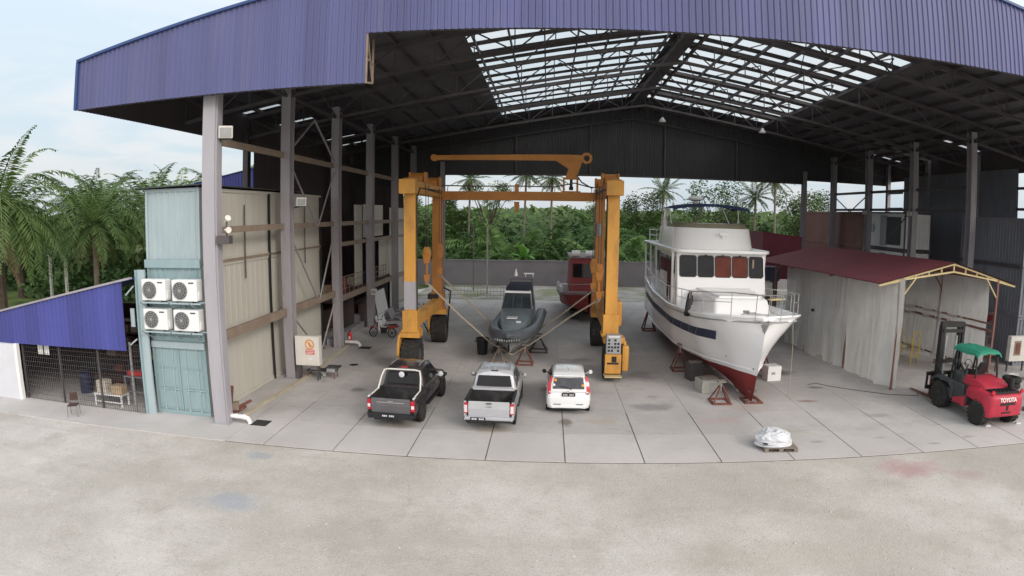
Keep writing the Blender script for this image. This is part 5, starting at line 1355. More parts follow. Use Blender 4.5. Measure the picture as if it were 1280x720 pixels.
b = MB(); b.path([(XC + .2 + .35 * math.cos(a * .6), 24.0 + .25 * math.sin(a * .6), 3.45 + .004 * a) for a in range(40)], .03, 5); b.build('rope_coil', M['black'], yt)
b = MB(); b.beam((XC + .55, 23.6, 4.28), (XC + 1.3, 23.9, 4.28), .22, .05); b.build('pulpit_seat', M['frame_cream'], yt)
for u, sd in ((.86, -1), (.90, 1)):
    p = H.pt(u, 1, sd, -.25); b = MB(); b.tube(p + V((0, 0, -.2)), p + V((0, 0, .12)), .05, 8); b.beam(p + V((0, -.2, .1)), p + V((0, .2, .1)), .05, .05); b.build('mooring_cleat', M['chrome'], yt)
# dark folded cover hanging on the starboard rail
p = H.pt(.80, 1, -1, -.02)
b = MB(); b.path([p + V((.1, 0, .86)), p + V((.06, -.05, .55)), p + V((0, -.1, .2)), p + V((-.06, -.14, -.02)), p + V((-.1, -.15, -.1))], [.06, .12, .13, .10, .15], 8)
b.path([p + V((-.16, -.2, -.1)), p + V((-.05, -.15, -.16)), p + V((.02, -.25, -.12))], .07, 6); b.build('sail_bag', M['black'], yt, smooth=True)
b = MB(); b.lathe([(.03, 0), (.05, .03)], H.pt(.90, .5, -1, .0), (-1, 0, 0), 8); b.lathe([(.04, 0), (.05, .03)], H.pt(.985, .42, -1, .0), (-1, 0, 0), 8); b.build('through_hull', M['grey_metal'], yt)
put(yt, (17.95 - .12, 31, .3), -.022)
# props under the yacht
g = 'stands under the white yacht'
stand('boat_stand', 'red-brown stand nearest the camera, left of the yacht stem', 16.35, 23.4, .95, wid=.72, group=g, lw=.05)
stand('boat_stand', 'red-brown stand under the right of the yacht bow', 17.75, 23.5, .50, wid=.7, group=g, lw=.05)
stand('boat_stand', 'rusty stand beneath the white quarter of the yacht, halfway aft', 15.75, 28.7, 1.35, wid=.7, group=g, lw=.05)
stand('boat_stand', 'rusty stand on the far side beneath the yacht', 20.1, 29.0, 1.3, wid=.8, group=g)
stand('boat_stand', 'rusty stand below the stern quarter of the yacht', 15.95, 39.2, 1.65, wid=.8, group=g)
stand('boat_stand', 'rusty stand under the far stern quarter of the yacht', 19.9, 39.2, 1.6, wid=.8, group=g)
def block(lab, x, y, d, m='grey_metal', rzz=0.):
    t = thing('keel_block', lab, 'block', (x, y, .03), rzz, 'blocks under the white yacht')
    b = MB(); b.box((x, y, .03 + d[2] / 2), d, rzz); b.build('block', M[m], t, bevel=.02)
    b = MB(); b.box((x, y, .03 + d[2] + .04), (d[0] * .8, d[1] * .5, .08), rzz); b.build('timber_pad', M['wood'], t)
M['conc'] = mat('concrete_block', (.40, .40, .37), .85, var=.12, scale=3, dirt=((.25, .24, .21), .3, 4.))
block('pale concrete block just behind the nearest yacht stand', 16.25, 25.1, (.9, .8, .55), 'conc', .2)
block('concrete block under the yacht keel amidships', 17.9, 29.2, (.8, .8, .24), 'conc')
block('concrete block under the yacht keel towards the stern', 17.9, 33.5, (.8, .8, .34), 'conc')
block('concrete block under the aft end of the yacht keel', 17.9, 37.6, (.9, .8, .38), 'conc')
block('low concrete pad under the forefoot of the yacht', 17.85, 25.2, (.6, .6, .12), 'conc')
block('dark steel drum block in the shade below the yacht bow', 16.1, 27.0, (.7, .6, .8), 'steel_dark', .3)
t = thing('white_carton', 'white carton on the slab beside the red bow of the yacht', 'carton', (19.9, 26.9, .03))
b = MB(); b.box((19.9, 26.9, .38), (.72, .6, .7), .15); b.build('box', M['white'], t, bevel=.01)
b = MB(); b.box((19.9, 26.9, .735), (.7, .1, .006), .15); b.box((19.88, 26.59, .4), (.2, .008, .12), .15); b.build('tape', M['grey_metal'], t)
t = thing('bow_rope', 'thin mooring rope hanging from the yacht bow to the slab', 'rope', (19.6, 24.2, .03))
b = MB(); b.path([(19.45, 23.9, 3.6), (19.6, 24.0, 2.4), (19.68, 24.1, .9), (19.7, 24.15, .035), (19.9, 24.5, .045), (20.2, 24.4, .045)], .012, 5); b.build('rope', M['sling'], t)

# ------------------------------------------------------------------ grey rigid inflatable in the slings
rt = thing('rib_boat', 'charcoal rigid inflatable boat with wheelhouse resting under the yellow hoist', 'boat', (7.5, 32, .4))
RXc = 7.5
def tubepath(side):
    P = []
    for i in range(25):
        f = i / 24
        y = 37.6 - f * 9.7
        if f < .50: hw = 1.10
        else: q = (f - .50) / .50; hw = 1.10 * max(0, 1 - q ** 2.3) ** .62
        z = 1.45 + .26 * max(0, (f - .25) / .75) ** 1.9
        P.append(V((RXc + side * hw, y, z)))
    return P
b = MB()
L_ = tubepath(-1); R_ = tubepath(1)
b.path(L_[:-1] + [V((RXc, 27.88, 1.71))] + R_[:-1][::-1], [.20] * 1 + [.30] * 47 + [.20], 14)
tubeo = b.build('inflatable_collar', M['rib_tube'], rt, smooth=True, angle=70)
b = MB(); b.path([p + V((0, 0, 0)) + V(((p.x - RXc) * .24, (-.30 if p.y < 28.9 else 0) * (1 - abs(p.x - RXc)), -.04)) for p in L_[:-1] + [V((RXc, 27.88, 1.71))] + R_[:-1][::-1]], .045, 6); b.build('rubbing_band', M['black'], tubeo, smooth=True)
b = MB(); rr = random.Random(8)      # faded lettering block on the bow of the collar
for i in range(11):
    a = -.42 + i * .084
    w2 = .055 if i % 4 else .03
    b.box((RXc + a * 1.35, 27.90 - .305 + abs(a) ** 2 * 1.2, 1.60), (w2, .02, .10), -a * 1.2)
b.build('bow_lettering', M['grey_metal'], tubeo)
for sd in (-1, 1):
    b = MB()
    for i in range(3, 20, 2):
        T_ = L_ if sd < 0 else R_
        p = T_[i] + V((0, 0, .305)); q = T_[i + 1] + V((0, 0, .305)); b.path([p, (p + q) / 2 + V((0, 0, .05)), q], .015, 5)
    b.build('grab_line', M['black'], tubeo)
HR = Hull(RXc, 37.6, (28.7, 28.05),
    ([(0, .05), (.6, .05), (1, .02)], [(0, .55), (.5, .5), (.8, .5), (1, .75)]),
    ([(0, 1.05), (.5, 1.1), (.8, .75), (1, .04)], [(0, .95), (.5, .95), (.8, .95), (1, 1.1)]),
    ([(0, 1.1), (.5, 1.15), (.8, .9), (1, .0)], [(0, 1.25), (.5, 1.25), (.8, 1.3), (1, 1.4)]),
    ([(0, 1.1), (.5, 1.15), (.8, .95), (1, .0)], [(0, 1.45), (.5, 1.48), (.8, 1.56), (1, 1.62)]))
b = MB(); HR.surf(b, 0, 1, 30, 8); b.face([HR.pt(0, j / 6, s) for s, js in ((-1, range(7)), (1, range(6, -1, -1))) for j in js]); b.build('rigid_hull', M['grey_metal'], rt, smooth=True, angle=40)
b = MB()
n_ = 20
for i in range(n_):
    u, v_ = i / n_, (i + 1) / n_
    b.face([HR.pt(u, .97, -1), HR.pt(u, .97, 1), HR.pt(v_, .97, 1), HR.pt(v_, .97, -1)])
b.build('deck', M['rib_deck'], rt, recalc=False)
b = MB(); b.loft([[V((RXc - .45, 28.9, 1.55)), V((RXc + .45, 28.9, 1.55)), V((RXc + .35, 29.0, 1.76)), V((RXc - .35, 29.0, 1.76))], [V((RXc - .85, 31.2, 1.5)), V((RXc + .85, 31.2, 1.5)), V((RXc + .75, 31.2, 2.1)), V((RXc - .75, 31.2, 2.1))], [V((RXc - .9, 32.4, 1.7)), V((RXc + .9, 32.4, 1.7)), V((RXc + .78, 32.4, 2.42)), V((RXc - .78, 32.4, 2.42))]]); b.build('foredeck', M['rib_deck'], rt, smooth=True, bevel=.06)
b = MB(); b.box((RXc - .1, 31.0, 2.11), (.55, .55, .06)); b.box((RXc + .3, 30.3, 2.02), (.25, .12, .10)); b.build('deck_hatch', M['tarp'], rt, bevel=.02)
M['dark_cloth'] = mat('charcoal_canvas', (.028, .034, .055), .8, var=.2)
# cabin: lower box, windscreen frame, glass, dark top
b = MB(); b.loft([[V((RXc - .9, 32.3, 1.6)), V((RXc + .9, 32.3, 1.6)), V((RXc + .82, 32.45, 2.5)), V((RXc - .82, 32.45, 2.5))], [V((RXc - .92, 34.9, 1.5)), V((RXc + .92, 34.9, 1.5)), V((RXc + .84, 34.9, 2.5)), V((RXc - .84, 34.9, 2.5))]]); cab = b.build('cabin', M['rib_deck'], rt, bevel=.04)
b = MB(); b.hexa([V((RXc - .80, 32.46, 2.5)), V((RXc + .80, 32.46, 2.5)), V((RXc + .80, 32.50, 2.5)), V((RXc - .80, 32.50, 2.5)), V((RXc - .66, 33.0, 3.32)), V((RXc + .66, 33.0, 3.32)), V((RXc + .66, 33.04, 3.32)), V((RXc - .66, 33.04, 3.32))])
M['clear_glass'] = sheetmat('tinted_boat_glass', (.05, .065, .075), .05, .25, rough=.08)
wsg = b.build('windscreen', M['clear_glass'], cab)
b = MB()
for x in (-1, -.33, .33, 1): b.beam((RXc + x * .80, 32.44, 2.5), (RXc + x * .66, 32.98, 3.34), .05, .05)
b.beam((RXc - .82, 32.44, 2.5), (RXc + .82, 32.44, 2.5), .05, .06); b.build('screen_frame', M['rib_tube'], wsg)
for sd in (-1, 1):
    b = MB(); b.hexa([V((RXc + sd * .82, 32.6, 2.5)), V((RXc + sd * .84, 34.4, 2.5)), V((RXc + sd * .81, 34.4, 2.5)), V((RXc + sd * .79, 32.6, 2.5)), V((RXc + sd * .68, 33.05, 3.32)), V((RXc + sd * .70, 34.3, 3.32)), V((RXc + sd * .67, 34.3, 3.32)), V((RXc + sd * .65, 33.05, 3.32))]); b.build('side_glass', M['clear_glass'], cab)
    b = MB(); b.beam((RXc + sd * .84, 34.45, 2.5), (RXc + sd * .72, 34.3, 3.4), .07, .07); b.beam((RXc + sd * .83, 32.52, 2.5), (RXc + sd * .68, 33.0, 3.36), .06, .06); b.build('pillar', M['grey_metal'], cab)
b = MB(); b.loft([[V((RXc - .72, 32.85, 3.36)), V((RXc + .72, 32.85, 3.36)), V((RXc + .66, 32.9, 3.46)), V((RXc - .66, 32.9, 3.46))], [V((RXc - .78, 33.8, 3.42)), V((RXc + .78, 33.8, 3.42)), V((RXc + .7, 33.8, 3.62)), V((RXc - .7, 33.8, 3.62))], [V((RXc - .72, 35.0, 3.40)), V((RXc + .72, 35.0, 3.40)), V((RXc + .6, 34.9, 3.74)), V((RXc - .6, 34.9, 3.74))]]); top = b.build('hard_top', M['dark_cloth'], cab, smooth=True, bevel=.05)
b = MB(); b.loft([[V((RXc - .74, 32.80, 3.33)), V((RXc + .74, 32.80, 3.33)), V((RXc + .70, 32.84, 3.42)), V((RXc - .70, 32.84, 3.42))], [V((RXc - .75, 33.0, 3.36)), V((RXc + .75, 33.0, 3.36)), V((RXc + .69, 33.0, 3.48)), V((RXc - .69, 33.0, 3.48))]]); b.build('white_visor', M['gel'], top, bevel=.02)
cab.location.z -= .15
b = MB(); b.path([(RXc - .7, 35.0, 2.2), (RXc - .62, 35.1, 3.72), (RXc + .62, 35.1, 3.72), (RXc + .7, 35.0, 2.2)], .04, 6); b.build('arch', M['rib_tube'], rt)
b = MB(); b.lathe([(.06, 0), (.12, .05), (.02, .45)], (RXc - .32, 35.1, 3.87), (0, 0, 1), 8); b.lohi((RXc + .15, 35.0, 4.02), (RXc + .75, 35.2, 4.08)); b.tube((RXc + .25, 35.1, 3.85), (RXc + .25, 35.1, 4.03), .025, 6); b.tube((RXc + .68, 35.1, 3.85), (RXc + .68, 35.1, 4.03), .025, 6); b.build('mast_gear', M['gel'], rt)
b = MB()
for sx in (-.4, .4): b.lohi((RXc + sx - .22, 37.3, 1.3), (RXc + sx + .22, 37.95, 2.15)); b.lohi((RXc + sx - .1, 37.6, .7), (RXc + sx + .1, 37.9, 1.3))
b.build('outboard', M['black'], rt, bevel=.08)
b = MB()
for sx in (-.38, .38): b.lohi((RXc + sx - .22, 33.4, 1.7), (RXc + sx + .22, 33.9, 2.3)); b.lohi((RXc + sx - .22, 33.8, 2.3), (RXc + sx + .22, 33.92, 2.95))
b.build('seat', M['black'], cab, bevel=.05)
g = 'stands under the grey boat'
stand('boat_stand', 'thin stand on a steel base right of the grey boat', 8.75, 32.4, 1.02, wid=.9, m='steel_dark', group=g, lw=.045)
stand('boat_stand', 'thin stand left of the grey boat near the black bin', 6.75, 32.2, .95, wid=.95, m='steel_dark', group=g)
stand('boat_stand', 'pale thin stand in front of the grey boat, left one', 6.8, 29.3, 1.0, wid=.75, m='steel_tan', group=g, lw=.04)
stand('boat_stand', 'reddish thin stand in front of the grey boat, right one', 8.1, 29.5, 1.05, wid=.75, m='rust', group=g, lw=.04)
stand('boat_stand', 'stand beneath the engines of the grey boat', 7.5, 36.6, .55, wid=.8, m='steel_dark', group=g)
t = thing('black_bin', 'open black plastic bin standing left of the grey boat', 'bin', (5.75, 31.4, .03))
b = MB(); b.lathe([(.24, 0), (.26, .02), (.32, .82), (.36, .84), (.36, .90), (.31, .90), (.24, .06)], (5.75, 31.4, .03), (0, 0, 1), 18); b.build('body', M['black'], t, smooth=True)
for sx in (-1, 1):
    b = MB(); b.path([(5.75 + sx * .33, 31.32, .74), (5.75 + sx * .41, 31.32, .72), (5.75 + sx * .41, 31.48, .72), (5.75 + sx * .33, 31.48, .74)], .018, 5); b.build('handle', M['black'], t)
put(rt, (7.5 - .02, 32, .4), -.045)
rt.location = (7.5, 32, .4)
# ------------------------------------------------------------------ red work boats
def redboat(lab, xc, ys, L_, W_, z0, m='boat_red', cabin=True, rot=0):
    t = thing('work_boat', lab, 'boat', (xc, ys - L_ / 2, z0), 0)
    h = Hull(xc, ys, (ys - L_ + .7, ys - L_),
        ([(0, .08), (1, .03)], [(0, z0 + .25), (.6, z0), (1, z0 + .35)]),
        ([(0, W_ * .40), (.5, W_ * .42), (.8, W_ * .34), (.93, W_ * .26), (1, .05)], [(0, z0 + .5), (.5, z0 + .35), (1, z0 + .7)]),
        ([(0, W_ * .46), (.5, W_ * .48), (.8, W_ * .43), (.93, W_ * .37), (1, .06)], [(0, z0 + 1.0), (.5, z0 + .9), (1, z0 + 1.3)]),
        ([(0, W_ * .48), (.5, W_ * .5), (.8, W_ * .48), (.93, W_ * .43), (1, .1)], [(0, z0 + 1.45), (.5, z0 + 1.4), (.85, z0 + 1.6), (1, z0 + 1.85)]))
    b = MB(); h.surf(b, 0, 1, 30, 8); b.face([h.pt(0, j / 6, s) for s, js in ((-1, range(7)), (1, range(6, -1, -1))) for j in js]); b.build('hull', M[m], t, smooth=True, angle=60)
    b = MB()
    for i in range(20):
        u, v_ = i / 20, (i + 1) / 20
        b.face([h.pt(u, .96, -1), h.pt(u, .96, 1), h.pt(v_, .96, 1), h.pt(v_, .96, -1)])
    b.build('deck', M['boat_deck'], t, recalc=False)
    b = MB()
    for sd in (-1, 1): b.path([h.pt(i / 30, .98, sd, .03) for i in range(31)], .13, 8)
    b.build('fender', M['boat_deck'], t, smooth=True)
    if cabin:
        cx0, cx1 = xc - W_ * .31, xc + W_ * .31; y1 = ys - L_ + 2.6; y0 = ys - 1.2; z1 = z0 + 1.5
        b = MB(); b.loft([[V((cx0, y1, z1)), V((cx1, y1, z1)), V((cx1 - .12, y1 + .5, z1 + 2.5)), V((cx0 + .12, y1 + .5, z1 + 2.5))], [V((cx0, y0, z1)), V((cx1, y0, z1)), V((cx1 - .1, y0, z1 + 2.5)), V((cx0 + .1, y0, z1 + 2.5))]]); c_ = b.build('cabin', M[m], t, bevel=.06)
        for k in range(3):
            w2 = (cx1 - cx0 - .5) / 3; xa = cx0 + .2 + k * (w2 + .05)
            b = MB(); f0, f1 = .45, .85
            P = [V((xa, y1 + .5 * f0 - .02, z1 + 2.5 * f0)), V((xa + w2, y1 + .5 * f0 - .02, z1 + 2.5 * f0)), V((xa + w2, y1 + .5 * f1 - .02, z1 + 2.5 * f1)), V((xa, y1 + .5 * f1 - .02, z1 + 2.5 * f1))]
            b.loft([P, [p + V((0, .04, 0)) for p in P]]); b.build('front_window', M['glass'], c_)
        b = MB(); b.lohi((cx0 - .05, y1 + .4, z1 + 2.5), (cx1 + .05, y0 + .1, z1 + 2.6)); b.build('cabin_top', M['boat_deck'], c_, bevel=.03)
        b = MB()
        for i, xx in enumerate((xc - .85, xc + .2, xc + .95)): b.tube((xx - .3, y1 + .9 + .1 * i, z1 + 2.84), (xx + .3, y1 + .9, z1 + 2.84), .24, 12)
        b.build('life_raft', M['gel'], t, smooth=True)
        b = MB()
        for sd in (-1, 1):
            for u in (.55, .66, .76): b.box(h.pt(u, 1, sd, -.1) + V((0, 0, .22)), (.3, .5, .5))
        b.build('deck_fender', M['tarp'], t, bevel=.12)
        b = MB(); b.path([h.pt(.72, 1, sd_, -.15) + V((0, 0, .55)) for sd_ in (-1,)] + [h.pt(.9, 1, -1, -.15) + V((0, 0, .6)), h.pt(.985, 1, -1, 0) + V((0, 0, .6)), h.pt(.985, 1, 1, 0) + V((0, 0, .6)), h.pt(.9, 1, 1, -.15) + V((0, 0, .6)), h.pt(.72, 1, 1, -.15) + V((0, 0, .55))], .025, 5)
        for u in (.72, .82, .92):
            for sd in (-1, 1): b.tube(h.pt(u, 1, sd, -.15), h.pt(u, 1, sd, -.15) + V((0, 0, .58)), .02, 5)
        b.build('bow_rail', M['grey_metal'], t)
    b = MB()
    for yy in (ys - 1.5, ys - L_ * .5, ys - L_ + 2.2):
        for sx in (-.9, .9): b.lohi((xc + sx - .3, yy - .25, .03), (xc + sx + .3, yy + .25, z0 + .3))
    b.build('support_block', M['black'], t)
redboat('faded red work boat with cabin parked behind the yellow hoist', 12.1, 51.3, 10.2, 4.1, .35)
redboat('dark red boat hull under the right of the plastic tent', 37.3, 39.5, 9.5, 3.2, 1.0, 'boat_red', False)
# ------------------------------------------------------------------ road vehicles; local frame: +y forward, origin under the rear bumper centre
M['car_silver'] = mat('silver_car_paint', (.50, .51, .54), .3, metal=.35, var=.05, scale=1.5, coat=.5, dirt=((.38, .36, .33), .2, 2.5))
M['car_dark'] = mat('dark_maroon_grey_car_paint', (.045, .038, .042), .3, metal=.3, var=.2, scale=1.2, coat=.5, dirt=((.09, .075, .07), .3, 2.5))
M['car_white'] = mat('white_car_paint', (.76, .77, .79), .25, var=.03, scale=1., coat=.5, dirt=((.58, .56, .52), .15, 2.5))
M['tail_red'] = mat('red_lamp_lens', (.50, .012, .03), .2, var=.1, coat=.5)
M['tail_clear'] = mat('clear_lamp_lens', (.72, .66, .66), .2, var=.1, coat=.5)
M['liner_blk'] = mat('bed_liner', (.022, .022, .024), .75, var=.3, scale=3, dirt=((.09, .08, .07), .3, 3.))
M['car_glass'] = mat('car_window_glass', (.012, .013, .016), .06, var=.3, spec=.3)
M['dust_glass'] = mat('dusty_rear_glass', (.05, .055, .065), .12, var=.3, scale=4, spec=.4)

def mirror_ring(prof):
    """half profile (x,z) bottom->top to a closed ring"""
    return [(x, z) for x, z in prof] + [(-x, z) for x, z in reversed(prof) if x > 1e-6]
def lofty(b, st):
    b.loft([[V((x, y, z)) for x, z in mirror_ring(p)] for y, p in st]); return b
def wheel(t, x, y, r, w_, rim='grey_metal', chunky=False):
    s = 1 if x > 0 else -1
    b = MB(); b.lathe([(r * .62, -w_ / 2), (r * .93, -w_ / 2), (r, -w_ * .32), (r, w_ * .32), (r * .93, w_ / 2), (r * .62, w_ / 2)], (x, y, r), (1, 0, 0), 26)
    if chunky:
        for k in range(22):
            a = 2 * PI * k / 22
            for e in (-1, 1):
                aa = a + (.14 if e > 0 else 0)
                b.box((x + e * w_ * .3, y + math.cos(aa) * r, r + math.sin(aa) * r), (w_ * .38, .07, .03), rx=aa + PI / 2)
    o = b.build('wheel', M['rubber'], t, smooth=True)
    b = MB(); b.lathe([(.02, w_ * .36), (r * .2, w_ * .38), (r * .55, w_ * .30), (r * .62, w_ * .46)], (x, y, r), (s, 0, 0), 20)
    for k in range(5):
        a = 2 * PI * k / 5; b.beam((x + s * w_ * .40, y + math.cos(a) * r * .15, r + math.sin(a) * r * .15), (x + s * w_ * .42, y + math.cos(a) * r * .57, r + math.sin(a) * r * .57), .05, .03, (s, 0, 0))
    b.build('rim', M[rim], o, smooth=True, angle=30)
    return o
def arch(b, x, y, r):
    s = 1 if x > 0 else -1
    b.lathe([(r * 1.16, 0), (r * 1.16, .03)], (x - s * .02, y, r * 1.02), (s, 0, 0), 26)

def pickup(lab, pos, rotz, paint, dark=False):
    t = thing('pickup_truck', lab, 'pickup truck')
    W = .88; zb, zt = .50, 1.05; Lb = 1.55; L_ = 5.15
    wr = .40 if dark else .36; ww = .31 if dark else .25; tx = W - (.10 if dark else .14)
    # front body: cab sill to bonnet
    def low(w_, top, bot=.42): return [(0, bot), (w_ * .92, bot), (w_, bot + .14), (w_ + .015, (bot + top) / 2 + .05), (w_ - .02, top - .06), (w_ - .09, top), (0, top + .03)]
    b = MB(); lofty(b, [(Lb + .02, low(W, 1.06)), (3.55, low(W, 1.07)), (3.7, low(W, 1.08)), (4.6, low(W - .02, 1.0)), (5.0, low(W - .10, .9)), (L_, low(W - .22, .72, .5))])
    body = b.build('body', paint, t, smooth=True, bevel=.015, angle=40)
    # greenhouse
    def cab(w0, w1, z1): return [(0, 1.03), (w0, 1.03), (w0 - .01, 1.1), (w1, z1 - .07), (w1 - .09, z1), (0, z1 + .025)]
    z1 = 1.74 if not dark else 1.80
    b = MB(); lofty(b, [(Lb + .04, cab(.82, .70, 1.22)), (Lb + .16, cab(.83, .69, z1 - .16)), (Lb + .30, cab(.83, .67, z1 - .02)), (2.6, cab(.83, .66, z1)), (3.05, cab(.83, .66, z1 - .04)), (3.75, cab(.82, .74, 1.14))])
    cabo = b.build('cab', paint, t, smooth=True, bevel=.012, angle=40)
    # rear window, side windows, windscreen
    zw = z1 - 1.22
    b = MB(); b.hexa([V(p) for p in ((-.66, Lb + .0, 1.17), (.66, Lb + .0, 1.17), (.66, Lb + .08, 1.17), (-.66, Lb + .08, 1.17), (-.585, Lb + .095, z1 - .19), (.585, Lb + .095, z1 - .19), (.585, Lb + .19, z1 - .19), (-.585, Lb + .19, z1 - .19))])
    b.build('rear_window', M['car_glass'], cabo, bevel=.02)
    for s in (-1, 1):
        for y0, y1, y2, y3 in ((Lb + .28, 2.45, 2.42, Lb + .42), (2.53, 3.52, 3.0, 2.50)):
            P = [V((s * .832, y0, 1.12)), V((s * .832, y1, 1.12)), V((s * .693, y2, z1 - .11)), V((s * .693, y3, z1 - .11))]
            b = MB(); b.loft([P, [p - V((s * .03, 0, 0)) for p in P]]); b.build('side_window', M['car_glass'], cabo)
        for y in (1.62, 2.48):
            b = MB(); b.beam((s * (W + .017), y + .02, .5), (s * (W + .012), y + .02, 1.04), .012, .01, (s, 0, 0)); b.beam((s * (W + .02), y + .2, .93), (s * (W + .02), y + .36, .93), .035, .03, (s, 0, 0)); b.build('door_handle', M['black'] if dark else M['chrome'], body)
        b = MB(); b.lathe([(.0, -.07), (.09, -.05), (.11, 0), (.09, .06), (.0, .08)], (s * 1.02, 3.30, 1.16), (0, 1, 0), 10); b.beam((s * .84, 3.34, 1.10), (s * .98, 3.32, 1.12), .05, .04); b.build('mirror', M['chrome'] if not dark else M['tarp'], t, smooth=True)
        b = MB(); b.lohi((s * (W - .15), 1.7, .38), (s * (W + .05), 3.5, .44)); b.build('side_step', M['black'], t, bevel=.01)
    P = [V((-.74, 3.72, 1.17)), V((.74, 3.72, 1.17)), V((.60, 3.09, z1 - .09)), V((-.60, 3.09, z1 - .09))]
    b = MB(); b.loft([[p + V((0, .02, .02)) for p in P], [p + V((0, -.02, -.01)) for p in P]]); b.build('windscreen', M['car_glass'], cabo)
    b = MB()
    for s in (-1, 1): b.path([(s * .55, Lb + .35, z1 + .02), (s * .54, Lb + .5, z1 + .05), (s * .53, 2.7, z1 + .05), (s * .53, 2.85, z1 + .01)], .018, 6)
    b.build('roof_rail', M['grey_metal'], cabo)
    b = MB(); b.box((0, Lb + .27, z1 - .035), (.26, .06, .04)); b.build('brake_lamp', M['tail_red'] if dark else M['black'], cabo)
    # bed
    b = MB()
    for s in (-1, 1):
        b.loft([[V((s * (W - .09), y, zb)), V((s * (W - .01), y, zb)), V((s * (W + .012), y, .78)), V((s * (W - .01), y, zt)), V((s * (W - .09), y, zt))] for y in (.06, .5, 1.1, Lb)])
    b.lohi((-(W - .09), Lb - .06, zb), (W - .09, Lb, zt - .03))
    b.build('bed', paint, t, smooth=True, angle=30)
    b = MB(); b.lohi((-(W - .1), .07, zb + .02), (W - .1, Lb - .07, zb + .07))
    for s in (-1, 1):
        b.lohi((s * (W - .10) - .012, .07, zb + .07), (s * (W - .10) + .009, Lb - .07, zt + .012)); b.lohi((s * (W - .1), .09, zt + .001), (s * (W - .01), Lb, zt + .016))
        b.box((s * (W - .2), .92, zb + .16), (.2, .72, .2))
    b.lohi((-(W - .11), Lb - .085, zb + .07), (W - .11, Lb - .062, zt - .01))
    for k in range(9): b.lohi((-.66 + k * .16, .1, zb + .07), (-.60 + k * .16, Lb - .1, zb + .083))
    b.build('bed_liner', M['liner_blk'], t)
    b = MB(); b.loft([[V((-.71, .0, .53)), V((.71, .0, .53)), V((.71, .055, .53)), V((-.71, .055, .53))], [V((-.72, -.012, .80)), V((.72, -.012, .80)), V((.72, .055, .80)), V((-.72, .055, .80))], [V((-.71, .01, 1.06)), V((.71, .01, 1.06)), V((.71, .055, 1.06)), V((-.71, .055, 1.06))]])
    tg = b.build('tailgate', paint if not dark else mat('grey_tailgate', (.13, .125, .135), .35, metal=.3, var=.1, coat=.4), t, bevel=.012)
    b = MB()
    if dark: b.lohi((-.5, -.024, .905), (.5, -.009, .935))
    else: b.lohi((-.10, -.026, .98), (.10, -.004, 1.02))
    b.build('tailgate_trim', M['chrome'] if dark else M['fl_grey'], tg, bevel=.004)
    b = MB(); b.lohi((-.10, -.022, .955 if dark else .86), (.10, -.008, .985 if dark else .90)); b.build('badge', M['chrome'], tg)
    for s in (-1, 1):
        b = MB(); b.loft([[V((s * .735, -.002, .62)), V((s * .87, .02, .62)), V((s * .885, .16, .62)), V((s * .735, .10, .62))], [V((s * .735, .0, 1.0)), V((s * .86, .03, 1.0)), V((s * .875, .16, 1.0)), V((s * .735, .10, 1.0))]])
        o = b.build('tail_lamp', M['tail_red'], t, bevel=.01)
        b = MB(); z0 = .66 if not dark else .72; b.loft([[V((s * .75, -.008, z0)), V((s * .855, .012, z0)), V((s * .855, .03, z0)), V((s * .75, .02, z0))], [V((s * .75, -.008, z0 + (.26 if not dark else .12))), V((s * .855, .015, z0 + (.26 if not dark else .12))), V((s * .855, .03, z0 + (.26 if not dark else .12))), V((s * .75, .02, z0 + (.26 if not dark else .12)))]]); b.build('lens', M['tail_clear'], o)
    b = MB(); b.loft([[V((x, -.12, z)) for x, z in ((-.82, .40), (.82, .40), (.84, .46), (.82, .53), (-.82, .53), (-.84, .46))], [V((x, .10, z)) for x, z in ((-.86, .40), (.86, .40), (.88, .46), (.86, .53), (-.86, .53), (-.88, .46))]])
    bp = b.build('rear_bumper', M['black'] if dark else M['car_silver'], t, bevel=.015)
    b = MB(); b.lohi((-.8, -.135, .36), (.8, .05, .43)); b.tube((0, -.1, .33), (0, -.26, .34), .03, 8); b.lathe([(.045, 0), (.045, .05)], (0, -.26, .36), (0, 0, 1), 8); b.build('tow_hitch', M['black'], bp)
    xpl = -.05 if dark else -.36
    b = MB(); b.lohi((xpl - .26, -.148, .42), (xpl + .26, -.122, .53)); pl = b.build('number_plate', M['black'], bp)
    b = MB()
    for k in range(7):
        if k != 3: b.lohi((xpl - .215 + k * .063, -.153, .445), (xpl - .215 + k * .063 + .046, -.1475, .505))
    b.build('plate_characters', M['tarp'], pl)
    b = MB(); b.lohi((-.6, .3, .33), (.6, 4.7, .5)); b.build('chassis', M['black'], t)
    b = MB()
    for s in (-1, 1):
        for y in (.98, 4.15): arch(b, s * (W - .01), y, wr)
    b.build('wheel_arch', M['black'], t)
    for s in (-1, 1):
        for y in (.98, 4.15): wheel(t, s * tx, y, wr, ww, 'fl_grey' if dark else 'grey_metal', dark)
    if dark:
        b = MB(); zr_ = z1 - .06
        b.path([(-.80, 1.05, 1.10), (-.75, 1.32, 1.50), (-.68, 1.48, zr_ - .03), (-.5, 1.50, zr_), (.5, 1.50, zr_), (.68, 1.48, zr_ - .03), (.75, 1.32, 1.50), (.80, 1.05, 1.10), (.81, .35, 1.09)], .03, 8)
        b.path([(-.81, .35, 1.09), (-.80, 1.05, 1.10)], .03, 8)
        b.build('roll_bar', M['sign_white'], t, smooth=True)
        b = MB(); b.lathe([(.10, 0), (.11, .03), (.02, .05)], (0, 1.44, zr_ - .17), (0, -1, 0), 16); b.build('round_lamp', M['tarp'], t, smooth=True)
